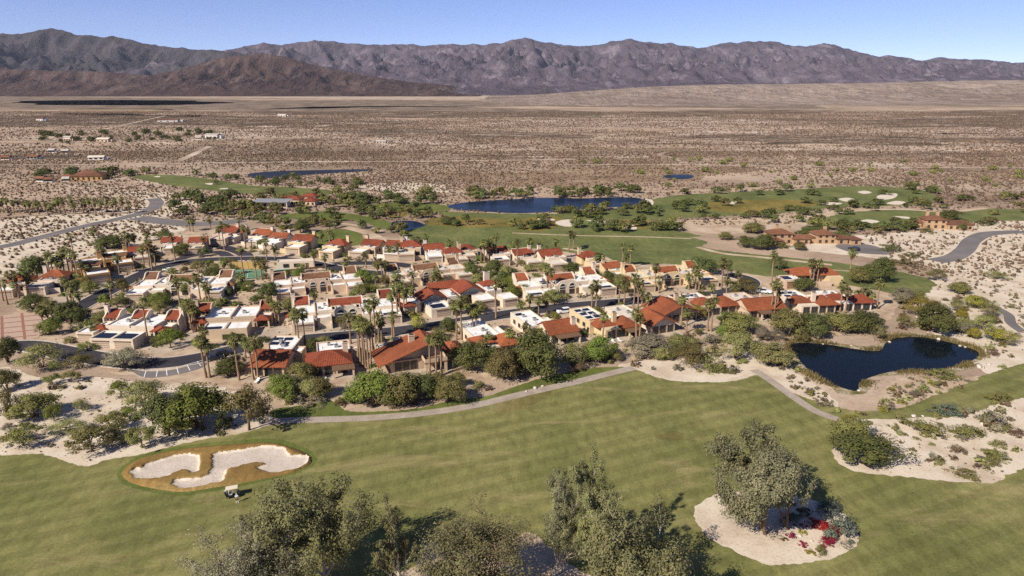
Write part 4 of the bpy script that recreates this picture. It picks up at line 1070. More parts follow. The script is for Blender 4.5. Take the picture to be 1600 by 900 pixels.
def paired(label, px, yaw, wall, tile, solar, extra=False, sc=1.0, roof='roof_white'):
    """two houses with their garages side by side in one block"""
    h = House('paired_house', label, 'house', px, yaw, False, sc, wall, roof, tile)
    h.block(-6.2, 0, 0, 6.6, 3.1); h.block(0, 6.2, 0, 6.6, 3.1)
    if extra:
        h.garage(-5.4, -.8, 0); h.garage(.8, 5.4, 0)
        h.block(-13.5, -8.2, 4.5, 10, 3.0); h.garage(-12.9, -9.0, 4.5)
    else:
        m = MB(); m.box(-.6, 5.2, -.5, -.05, 0, 1.5); h.part('hedge', m, M['l_dark'])
    for q in (-1, 1):
        def xx(a, b): return (a, b) if q > 0 else (-b, -a)
        h.block(*xx(0, 7.2), 8.6, 19, 3.8)
        tower(h, *xx(7.2, 11.4), 14.5, 18.6, 5.8, q)
        a, b = xx(6.6, 11.2); h.hip(a, b, 7.2, 11.2, 2.8, 3.9); h.cols((a + .4, b - .4), 7.6, 2.6)
        h.block(*xx(7.2, 11), 11.2, 14.5, 3.0)
        h.unit(q * 3, 13, 3.45); h.vent(q * 5, 11, 3.4); h.vent(q * 1.6, 16, 3.4)
    tower(h, -3.4, .9, 15.2, 19, 5.5) if extra else None
    m = MB(); m.box(-.2, .2, 8.4, 19.2, 3.4, 4.2); h.part('party_wall', m, h.wall)
    if solar:
        for q in (0, 1):
            if solar > q: h.solar(-5.6 + q * 6.2, 1.2, 4, 2 if solar > 1 else 1, 2.75)
    h.win(8.8, 7.2 - .0, .9, 1.4, 1.3) if False else None
    return h
paired('low paired house with a hedge along its blank tan garage wall', (352, 530), 9, 'tan', 'tile_red', 1)
paired('paired house with two pale garage doors and dark panels at the street bend', (176, 546), -4, 'cream', 'tile_red', 2, True)

# --- the gabled pair with big red roofs
h = House('gabled_house', 'red gabled twin house with cream garages and dark panels on one garage roof', 'house', (742, 488), 25, False, 1.0, 'cream', 'roof_white', 'tile_red')
h.block(-14.5, -7.5, 0, 7.5, 3.0); h.garage(-12.8, -8.3, 0); h.solar(-13.6, 1.6, 4, 2, 2.65)
h.block(2.5, 8.3, 2.0, 9, 3.0); h.block(10.0, 15.5, 0.2, 7, 3.0); h.garage(10.7, 14.8, .2)
h.garage(3.2, 7.6, 2.0)
h.walls(-15.5, -6.0, 9.5, 16, 3.1); h.gable_y(-16.5, -5.2, -10.5, 8.4, 17, 3.0, 3.0, 5.3, yg=9.6)
h.walls(-1.5, 8.0, 11.0, 19, 3.2); h.gable_y(-3.0, 9.0, 3.4, 10, 19.6, 3.0, 3.0, 5.7, yg=11.1)
h.block(-6, -1.5, 8.5, 17, 3.6); h.block(8, 13.5, 9, 19, 3.6); h.block(-20.5, -15.5, 8, 18, 3.5)
h.shed(-9, 2.5, 18.2, 21.5, 3.6, 5.2); h.walls(-8.8, 2.3, 18.6, 21.6, 3.6); h.hip(9, 15.5, 15, 20, 3.7, 4.8)
h.hip(-21.5, -17, 6.5, 10.5, 2.8, 3.8); h.cols((-21.2, -17.3), 6.9, 2.7); h.hip(-22, -17.5, 14, 18, 3.6, 4.6)
h.chimney(12.5, 20, 7, 2.0, 1.2); h.unit(10, 12, 3.3); h.unit(-3.5, 11, 3.3)
for k in range(3): h.win(0 + k * 2.4, 11.0, .4, 1.6, 1.9)
for k in range(3): h.win(-13.6 + k * 2.6, 9.5, .4, 1.6, 1.9)

# --- houses along the fairway edge
golf_house('house with orange gable and white wing of dark panels beside the parking bays', (420, 588), 0, 'tan', 'roof_white', 'tile_orange', bw=8, bx=-0.6, L=19.5, kind='gx', rw=9.0, rd=8.5, solar=4, patio=None, chim=(-2.5, 7.5))
golf_house('house with dark red hipped roof over a shaded patio with two pillars', (516, 586), 17, 'pinkish', 'roof_white', 'tile_red', bw=8.5, bx=1.5, L=14.5, kind='hip', rw=11, rd=8.5, solar=0, patio=(.5, 6.0), chim=(4.4, 6.0))
h = House('golf_house', 'two storey house with one broad red roof slope and a fairway balcony', 'house', (655, 578), 21, False, 1.0, 'tan', 'roof_white', 'tile_orange')
h.walls(-7, 6.0, .5, 9, 3.0); h.walls(-1.5, 5.6, 1.6, 9, 5.2)
h.gable_y(-10.5, 7.2, 2.8, -.9, 10.5, 2.6, 5.0, 7.1, yg=1.2); h.chimney(-.5, 5.5, 7.6, 1.5, 1.1, 3)
for x in (-5.2, -3.2, -1.2): h.win(x, .5, .3, 1.6, 2.2)
for x in (.2, 2.2, 4.2): h.win(x, 1.6 if x < 9 else 0, 3.3, 1.6, 1.7)
m = MB(); m.box(.8, 6.6, -3.4, .5, 2.7, 3.0); bal = h.part('balcony', m, M['timber'])
m = MB(); m.box(.8, 6.6, -3.4, -3.2, 3.0, 3.9); m.box(.8, 1.0, -3.2, .5, 3.0, 3.9); m.box(6.4, 6.6, -3.2, .5, 3.0, 3.9); h.part('balustrade', m, M['tan'], bal)
h.cols((1.2, 6.2), -3.0, 2.7, .7); h.terrace(-7, 8, -4, .4)
h.block(-3.5, 3.8, 9.4, 16, 3.7); h.block(-8.5, -3.5, 10.8, 14.5, 3.1); h.block(3.8, 7.5, 10.6, 15, 3.3)
h.hip(7.4, 13.0, 1.5, 8.5, 3.0, 4.6); h.walls(7.8, 12.6, 2, 8, 3.0); h.unit(1, 12, 3.35); h.unit(-1.5, 14, 3.35); h.win(10.2, 2.0, .4, 2.8, 2)
golf_house('white roofed house with curved pale parapet and red slopes half hidden by garden trees', (782, 556), 25, 'cream', 'roof_white', 'tile_orange', bw=7.5, bx=-1.0, L=21, kind='two', rw=11.5, rd=7.5, solar=0, patio=None, chim=None)
golf_house('house with single bright orange roof and beige awning beside the lone red bloom', (880, 534), 23, 'cream', 'roof_white', 'tile_orange', bw=6.5, bx=-4.6, L=20, kind='gx', rw=9.2, rd=7.5, solar=1, patio=(-3.0, 4.2), chim=(4.0, 2.0))
golf_house('house with rows of roof panels along its wing and twin orange hips', (970, 527), 23, 'yellowish', 'roof_white', 'tile_orange', bw=6.8, bx=-3.2, L=19.5, kind='two', rw=11.5, rd=8, solar=8, patio=(.8, 5.2), chim=(.2, 4.6))
golf_house('house with long bare white wing and orange roof beside a dark shaded patio', (1035, 521), 22, 'cream', 'roof_cream', 'tile_orange', bw=6.5, bx=-5.6, L=18.5, kind='gy', rw=9.5, rd=8.5, solar=0, patio=None, chim=None)
golf_house('house with the largest orange roof of the fairway row and a stout chimney', (1062, 503), 20, 'tan', 'roof_cream', 'tile_orange', bw=7, bx=2, L=15.5, kind='gy', rw=13.5, rd=10.5, solar=0, patio=None, chim=(3.8, 8.5))
golf_house('house with curved white wing and pointed orange hips beside a bright green tree', (1125, 492), 16, 'pinkish', 'roof_white', 'tile_orange', bw=7.5, bx=-4.2, L=13.5, kind='two', rw=13.0, rd=8, solar=2, patio=None, chim=(-1.2, 2.6))
h = golf_house('two storey house with balcony window under an orange gable and long tan side wall', (1196, 496), 12, 'pinkish', 'roof_cream', 'tile_orange', bw=7.5, bx=-2.6, L=15.5, kind='gx', rw=13, rd=7.5, solar=0, patio=(-3.4, 1.0), chim=(1.4, 5.4))
golf_house('house with orange twin hips and dark panels behind the pond thicket', (1278, 490), 9, 'cream', 'roof_white', 'tile_orange', bw=7.6, bx=-3.6, L=14.5, kind='two', rw=13, rd=8, solar=4, patio=None, chim=(-.4, 3.0))
golf_house('small white walled house with low red roofs at the end of the row', (1332, 486), 4, 'whitewall', 'roof_white', 'tile_red', bw=6, bx=-4, L=11, kind='two', rw=13.5, rd=6, solar=0, patio=None, chim=None)
h = House('golf_house', 'tan house with wide red roof and brown garage door at the street end', 'house', (1282, 449), 6, False, 1.0, 'pinkish', 'roof_white', 'tile_orange')
h.block(-14, -7.5, -.5, 6, 3.3); h.garage(-13, -8.4, -.5, 2.4, 'garage_brown'); h.solar(-13.4, 1.4, 3, 2, 2.95)
h.walls(-6, 9, 6, 13, 3.2); h.hip(-8, 3.5, 5, 13.5, 3.2, 5.3); h.hip(1, 10, 4.4, 12, 3.3, 5.5); h.chimney(-.4, 6, 6.2, 1.4, 1.1, 2.8); h.chimney(3.2, 10.5, 6.6, 1.3, 1.0, 3)
h.walls(4.5, 9.5, 2.0, 6, 3.0, 'yellowish'); h.gwall(-5.5, 4.5, .5, .8, 2.0); h.gwall(-5.5, -5.2, .8, 6, 2.0)
for k in range(3): h.win(-4.5 + k * 3, 6, .6, 1.8, 1.8)

# --- row behind the upper street, each with the wing towards the street
ROWS = [
    ('flat roofed house with pale garage beside the palms at the entry court', (62, 462), 10, 'cream', 'roof_grey', 'tile_orange', 3, 1.05, 'hip', 0),
    ('low house with orange roof edge behind the entry court palms', (12, 466), 14, 'tan', 'roof_white', 'tile_orange', 0, .95, 'hip', 0),
    ('ochre walled house with a bright white roof and long shaded side wall', (147, 444), 36, 'ochre', 'roof_white', 'tile_brown', 0, 1.25, 'flat', 1),
    ('ochre walled house behind the white roofed one, below the round dark tree', (188, 424), 34, 'ochre', 'roof_white', 'tile_brown', 0, 1.1, 'flat', 1),
    ('brown boxy house with small red gable at the bend of the upper street', (217, 413), 24, 'tan', 'roof_cream', 'tile_red', 0, .95, 'gx', 1),
    ('house with a long red ridge and white roof patches behind street palms', (262, 398), 16, 'cream', 'roof_white', 'tile_red', 0, .95, 'shed', 1),
    ('house with dark panels on a tan garage box beside its twin garage', (302, 397), 12, 'tan', 'roof_cream', 'tile_red', 3, .9, 'shed', 1),
    ('tall brown house with red top and chimney at the top of the side lane', (336, 384), -4, 'pinkish', 'roof_cream', 'tile_red', 0, 1.1, 'shed', 1),
    ('white box house with deep red roof strip beside the side lane', (352, 381), -8, 'cream', 'roof_white', 'tile_red', 0, .95, 'shed', 1),
    ('white roofed house with grey shaded side wall above the tennis court', (388, 386), -14, 'cream', 'roof_white', 'tile_orange', 0, 1.0, 'shed', 1),
    ('white roofed house with orange strip roof and small round chimney', (415, 391), -14, 'whitewall', 'roof_white', 'tile_orange', 0, 1.0, 'gx', 1),
    ('house with broad rust roof and blank cream front wall above the pool', (452, 398), -12, 'yellowish', 'roof_white', 'tile_red', 0, 1.1, 'gx', 1),
    ('house with dark red pyramid roof beside the small practice green', (505, 404), -16, 'yellowish', 'roof_white', 'tile_red', 0, 1.05, 'hip', 1),
    ('tan house with wide red gable and a white wing before a leafy garden', (560, 405), -17, 'tan', 'roof_white', 'tile_red', 0, 1.05, 'gx', 0),
    ('tall white house with chimney standing behind three white trunked palms', (606, 407), -8, 'whitewall', 'roof_white', 'tile_red', 0, 1.05, 'gx', 1),
    ('two storey tan house with dark window and red pyramid roof', (640, 409), 6, 'tan', 'roof_cream', 'tile_red', 0, 1.1, 'hip', 0),
    ('house with white garage roof and orange ridge facing the second fairway', (685, 411), 14, 'whitewall', 'roof_white', 'tile_red', 0, 1.0, 'gx', 0),
    ('tan garage house with bright red hipped roof beside dense palms', (716, 416), 16, 'tan', 'roof_cream', 'tile_red', 0, .95, 'hip', 1),
    ('house with bright red gable above a hedge beside the tall palm clump', (738, 409), 16, 'tan', 'roof_cream', 'tile_red', 0, .9, 'hip', 0),
    ('cream garage house with small dark panels and red gabled roof behind', (790, 416), 18, 'cream', 'roof_white', 'tile_red', 3, 1.0, 'gx', 0),
    ('cream flat roofed house with plain garage and a stepped parapet', (832, 420), 18, 'cream', 'roof_cream', 'tile_red', 0, .95, 'shed', 1),
    ('cream house with broad red roof beside a large rounded bush', (880, 424), 20, 'cream', 'roof_cream', 'tile_red', 0, 1.1, 'gx', 0),
    ('cream house with red pyramid roof at the edge of the second fairway', (942, 424), 20, 'yellowish', 'roof_cream', 'tile_red', 0, 1.0, 'hip', 0),
    ('low cream house between two twin houses with an orange slope', (975, 440), 18, 'yellowish', 'roof_white', 'tile_orange', 0, .85, 'shed', 0),
]
for lb, px, yaw, wl_, rf, tl, so, sc, kd, mx in ROWS:
    row_house(lb, px, yaw, wl_, rf, tl, bool(mx), sc, 16, 7.0, kd, so)

# --- villas on the sand and the clubhouse
def villa(label, px, yaw, blocks, sc=1.0, tile='tile_villa', wall='villa'):
    h = House('villa', label, 'house', px, yaw, False, sc, wall, 'roof_cream', tile)
    for (x0, x1, y0, y1, e, kind) in blocks:
        h.walls(x0, x1, y0, y1, e)
        if kind == 'h': h.hip(x0 - .6, x1 + .6, y0 - .6, y1 + .6, e, e + min(x1 - x0, y1 - y0) * .24)
        elif kind == 'g': h.gable_x(x0 - .5, x1 + .5, y0 - .6, y1 + .6, (y0 + y1) / 2, e, e, e + (y1 - y0) * .22)
        n = max(1, int((x1 - x0) // 3.2))
        for k in range(n):
            for z in ([.7] if e < 4.5 else [.7, 3.7]): h.win(x0 + (x1 - x0) * (k + .5) / n, y0, z, 1.3, 1.5)
    return h
v = villa('tan villa with twin square chimneys and low tile roofs above the fairway corner', (1243, 381), 6, [(-14, -2, 0, 9, 5.6, 'h'), (-16, -10, -5, 1, 3.2, 'h'), (-2, 7, -2, 6, 3.2, 'h')], .85); v.chimney(-9, 5, 9.5, 1.6, 1.4); v.chimney(-3, 3, 8.6, 1.4, 1.2)
v = villa('brown villa with arched porch and wide weathered roof beside the paved court', (1300, 382), 4, [(-8, 3, 2, 12, 5.2, 'h'), (3, 12, 0, 8, 3.2, 'h'), (-14, -8, 4, 10, 3.4, 'h'), (10, 16, -2, 4, 3.2, 'h')], .8); v.chimney(-1, 8, 9, 1.5, 1.3)
v = villa('tan villa standing alone on the bare sand beside the curving desert road', (1478, 358), -6, [(-12, 0, 0, 9, 5.4, 'h'), (0, 14, -2, 6, 3.4, 'h'), (-15, -9, 3, 9, 3.2, 'h')], .85); v.chimney(-9, 6, 9.8, 1.5, 1.3); v.chimney(-3, 6.5, 9.4, 1.5, 1.3)
v = villa('clubhouse with broad bright orange roofs among dark trees', (470, 320), -8, [(-12, -1, 0, 8, 3.8, 'h'), (2, 12, -3, 5, 3.4, 'h'), (-6, 5, 14, 22, 3.8, 'h'), (-20, -13, 6, 13, 3.2, 'g')], .85, 'tile_red', 'tan')
v = villa('grey flat pavilion with columns beside the clubhouse', (424, 324), -4, [(-9, 9, 0, 7, 3.4, 'f')], 1.0, 'tile_villa', 'cream'); v.patio(-11, 11, -3, 8, 3.9, 'metal')
v = villa('desert house with rust pyramid roof beside a dark grove', (135, 282), 10, [(-11, 11, 0, 14, 3.4, 'h'), (-19, -11, 3, 10, 3.0, 'h')], 1.0, 'tile_villa', 'ochre')
# far flat-roofed buildings out in the desert
FARB = [((62, 284), 14, 3.2, 'whitewall', 'low white outbuilding beside the dark grove'), ((76, 285), 12, 3.0, 'whitewall', 'white shed between the grove and the rust roofed desert house'),
        ((103, 284), 10, 3, 'cream', 'small pale shed nearest the rust roofed desert house'),
        ((330, 216), 46, 6, 'whitewall', 'long white building among dark trees out in the desert'), ((310, 218), 20, 5, 'cream', 'cream annexe at the end of the long white desert building'),
        ((105, 220), 26, 6, 'cream', 'pale block beside the dark orchard strip in the desert'), ((160, 222), 40, 5, 'tan', 'long tan building behind the dark orchard strip'),
        ((80, 239), 18, 4, 'whitewall', 'white desert cabin left of the scattered cabins'), ((102, 240), 16, 4, 'cream', 'cream desert cabin amid the scattered cabins'),
        ((150, 250), 34, 3.4, 'whitewall', 'long low white house beside the straight dirt road'), ((50, 249), 26, 3.4, 'metal', 'grey roofed house beside the straight dirt road'),
        ((8, 250), 20, 3.4, 'cream', 'cream house at the far left of the straight dirt road'), ((62, 189), 40, 6, 'whitewall', 'tiny white farm building on the far flats'),
        ((440, 182), 50, 5, 'whitewall', 'pale sheds beside the dark flats below the brown hill'), ((262, 191), 90, 6, 'whitewall', 'long white row of sheds at the end of the pale track'),
        ((595, 224), 30, 3, 'cream', 'pale yard building on the bare patch of desert')]
for px, w, hh, mt, lb in FARB:
    x, y = G(*px); w *= .4; hh *= .75; d = w * .5
    r = ob('desert_building', None, None, (x, y, 0), rnd.uniform(-.25, .25)); tag(r, lb, 'building')
    MB().box(-w / 2, w / 2, 0, d, 0, hh).box(w / 2, w * .72, d * .3, d * 1.2, 0, hh * .8).build('wall', M[mt], r)
    m = MB(); m.slab([(-w / 2 - .6, -.6, hh + .1), (w / 2 + .6, -.6, hh + .1), (w / 2 + .6, d / 2, hh + 1.6), (-w / 2 - .6, d / 2, hh + 1.6)], .2); m.slab([(-w / 2 - .6, d / 2, hh + 1.6), (w / 2 + .6, d / 2, hh + 1.6), (w / 2 + .6, d + .6, hh + .1), (-w / 2 - .6, d + .6, hh + .1)], .2); m.build('roof', M[rnd.choice(['roof_cream', 'roof_grey', 'roof_grey', 'tile_villa'])], r)
    for k in range(3): MB().box(-w / 3 + k * w / 3 - 1.2, -w / 3 + k * w / 3 + 1.2, -.08, 0, .8, 2.4).build('window', M['glass'], r)
    ZONES.setdefault('house', []).append([(x - w / 2 - 2, y - 2), (x + w / 2 + 2, y - 2), (x + w / 2 + 2, y + d + 2), (x - w / 2 - 2, y + d + 2)])

# fence with windscreen round the tennis court
a, b = G(363, 420.5), G(414, 420.5)
f = ob('court_fence', None, None, (a[0], a[1], 0)); tag(f, 'tan windscreen fence along the far end of the tennis court', 'fence')
Lf = math.hypot(b[0] - a[0], b[1] - a[1]); f.rotation_euler = (0, 0, math.atan2(b[1] - a[1], b[0] - a[0]))
for k in range(7):
    m = MB(); m.tube([(Lf * k / 6, 0, 0), (Lf * k / 6, 0, 3.2)], .05, 6); m.build('post', M['darkmetal'], f)
for k in range(6): MB().box(Lf * k / 6 + .06, Lf * (k + 1) / 6 - .06, -.02, .02, .1, 3.0).build('windscreen', M['windscreen'], f)
a, b = G(425, 431), G(505, 423)
f = ob('pool_fence', None, None, (a[0], a[1], 0)); tag(f, 'dark pergola roofed fence along the pool terrace', 'fence')
Lf = math.hypot(b[0] - a[0], b[1] - a[1]); f.rotation_euler = (0, 0, math.atan2(b[1] - a[1], b[0] - a[0]))
MB().box(0, Lf, -.1, .1, 1.2, 1.9).build('rail', M['timber'], f)
for k in range(9): MB().box(Lf * k / 8 - .12, Lf * k / 8 + .12, -.14, .14, 0, 1.95).build('post', M['timber'], f)
h = House('pool_house', 'low cream pool house beside the swimming pool', 'building', (462, 420), 12, False, 1, 'cream', 'roof_cream'); h.block(-7, 7, 0, 4.5, 3.0); h.win(-3.5, 0, .8, 2, 1.3); h.win(.5, 0, .8, 2, 1.3); h.door(4.5, 0)

# ------------------------------------------------------------------ plants
def leaf_quads(C, N, size, rng, asp=1.0, jitter=0.7):
    """one quad per leaf clump: centres C, preferred normals N"""
    n = len(C)
    nn = N + rng.normal(0, jitter, (n, 3)); nn /= np.linalg.norm(nn, axis=1)[:, None] + 1e-9
    a = np.cross(nn, rng.normal(0, 1, (n, 3))); a /= np.linalg.norm(a, axis=1)[:, None] + 1e-9
    b = np.cross(nn, a)
    s = (size * rng.uniform(.6, 1.35, n))[:, None]
    V = np.stack([C - a * s - b * s * asp * .45, C + a * s * .3 - b * s * asp, C + a * s + b * s * asp * .4, C - a * s * .35 + b * s * asp], 1).reshape(-1, 3)
    return V, np.arange(n * 4).reshape(-1, 4)

def crown_mesh(name, seed, nclump, nleaf, size, shape='round', low=0.18, spread=0.17, mat='l_olive'):
    """unit crown: 1 wide, 1 high, made of many leaf-sized faces gathered in clumps"""
    rng = np.random.default_rng(seed); cs = []
    while len(cs) < nclump:
        a = rng.uniform(0, 2 * math.pi); u = rng.uniform(-.35, 1); rr = rng.uniform(.55, 1) ** .6
        s = math.sqrt(max(0, 1 - u * u))
        lump = 1 + .26 * math.sin(2 * a + seed) + .2 * math.sin(3 * a + seed * 2) + .12 * math.sin(5 * a + seed * 3); lump *= rng.choice([.85, 1, 1, 1, 1.22])
        if shape == 'round': p = (math.cos(a) * s * rr * .40 * lump, math.sin(a) * s * rr * .40 * lump, low + (.98 - low) * (.42 + .45 * u * rr))
        elif shape == 'flat': p = (math.cos(a) * s * rr * .44 * lump, math.sin(a) * s * rr * .44 * lump, .45 + .38 * u * rr)
        elif shape == 'tall': p = (math.cos(a) * s * rr * .34 * lump, math.sin(a) * s * rr * .34 * lump, .5 + .42 * u * rr)
        else: p = (math.cos(a) * s * rr * .42 * lump, math.sin(a) * s * rr * .42 * lump, .12 + .62 * max(u, -.1) * rr)
        cs.append(p)
    cs = np.array(cs)
    rad = spread * rng.uniform(.45, 1.35, nclump)
    k = rng.integers(0, nclump, nleaf)
    d = rng.normal(0, 1, (nleaf, 3)); d /= np.linalg.norm(d, axis=1)[:, None]
    r = rad[k] * rng.uniform(.3, 1, nleaf) ** .5
    C = cs[k] + d * r[:, None] * np.array([1, 1, .8])
    C[:, 2] = np.maximum(C[:, 2], .01)
    ctr = np.array([0, 0, .4]); o = C - ctr; o /= np.linalg.norm(o, axis=1)[:, None]
    V, F = leaf_quads(C, d * .9 + o * .8 + np.array([0, 0, .35]), size, rng, 1.0, .5)
    tint = np.clip(np.repeat(.5 + rng.normal(0, .16, nclump)[k] + rng.normal(0, .14, nleaf), 4), 0, 1)
    return mesh_np(name, V, F, [M[mat]], False, tint), cs

def trunk_mesh(name, seed, cs, r=.035, mat='bark', stems=1, top=.6):
    rng = random.Random(seed); m = MB()
    idx = list(range(len(cs))); rng.shuffle(idx)
    for s in range(stems):
        bx_ = rng.uniform(-.06, .06) * (stems > 1); by_ = rng.uniform(-.06, .06) * (stems > 1)
        f = (bx_ * 2.2 + rng.uniform(-.03, .03), by_ * 2.2 + rng.uniform(-.03, .03), .3)
        m.tube([(bx_, by_, -.02), ((bx_ + f[0]) / 2 + rng.uniform(-.02, .02), (by_ + f[1]) / 2, .16), f], [r * 1.25, r, r * .8], 6)
        for i in idx[s * 5:s * 5 + 5]:
            c = cs[i]; mid = ((f[0] + c[0]) / 2 + rng.uniform(-.03, .03), (f[1] + c[1]) / 2 + rng.uniform(-.03, .03), (f[2] + c[2]) / 2 + .03)
            m.tube([f, mid, tuple(c)], [r * .6, r * .4, r * .12], 5, False)
    return m.mesh(name, M[mat], True)

TREES = {}
def variants(kind, n, **kw):
    tk = kw.pop('trunk', {}); L = []
    for i in range(n):
        cm, cs = crown_mesh(kind + '_crown', hash(kind) % 97 * 0 + i * 13 + len(TREES) * 101 + 5, **kw)
        L.append((trunk_mesh(kind + '_trunk', i * 7 + len(TREES), cs, **tk), cm))
    TREES[kind] = L
variants('bushy', 6, nclump=70, nleaf=7500, size=.0155, shape='round', low=.0, spread=.165, trunk=dict(r=.022, stems=3))
variants('airy', 4, nclump=50, nleaf=4200, size=.0135, shape='round', low=.05, spread=.18, trunk=dict(r=.016, stems=3))
variants('tree', 4, nclump=44, nleaf=4200, size=.0165, shape='flat', spread=.16, trunk=dict(r=.026, stems=1))
variants('far', 6, nclump=22, nleaf=620, size=.048, shape='round', low=.05, spread=.18, trunk=dict(r=.03, stems=1))
variants('mound', 5, nclump=26, nleaf=2000, size=.021, shape='mound', spread=.17, trunk=dict(r=.018, stems=2))
variants('small', 5, nclump=12, nleaf=260, size=.062, shape='mound', spread=.17, trunk=dict(r=.02, stems=2))
variants('cone', 1, nclump=30, nleaf=1400, size=.028, shape='tall', spread=.13, trunk=dict(r=.025, stems=1))

def plant(name, kind, x, y, w, hh, mat, label, cat, group=None, r=rnd, trunk=True):
    tm, cm = r.choice(TREES[kind])
    root = ob(name, None, None, (x, y, 0), r.uniform(0, 6.28)); root.scale = (w, w * r.uniform(.88, 1.12), hh)
    tag(root, label, cat, group)
    if trunk: ob('trunk' if name.endswith('tree') else 'stem', tm, root)
    c = ob('crown' if name.endswith('tree') else 'foliage', cm, root)
    if mat and cm.materials[0] != M[mat]:
        c.material_slots[0].link = 'OBJECT'; c.material_slots[0].material = M[mat]
    return root

def plant_px(name, kind, px, py, wpx, hpx, mat, label, cat, group=None):
    x, y = G(px, py); k = mpp(px, py)
    w = wpx * k * 1.08; hh = max(hgt(px, py, hpx, w * .3), .32 * w)
    return plant(name, kind, x, y + w * .28, w, hh, mat, label, cat, group)

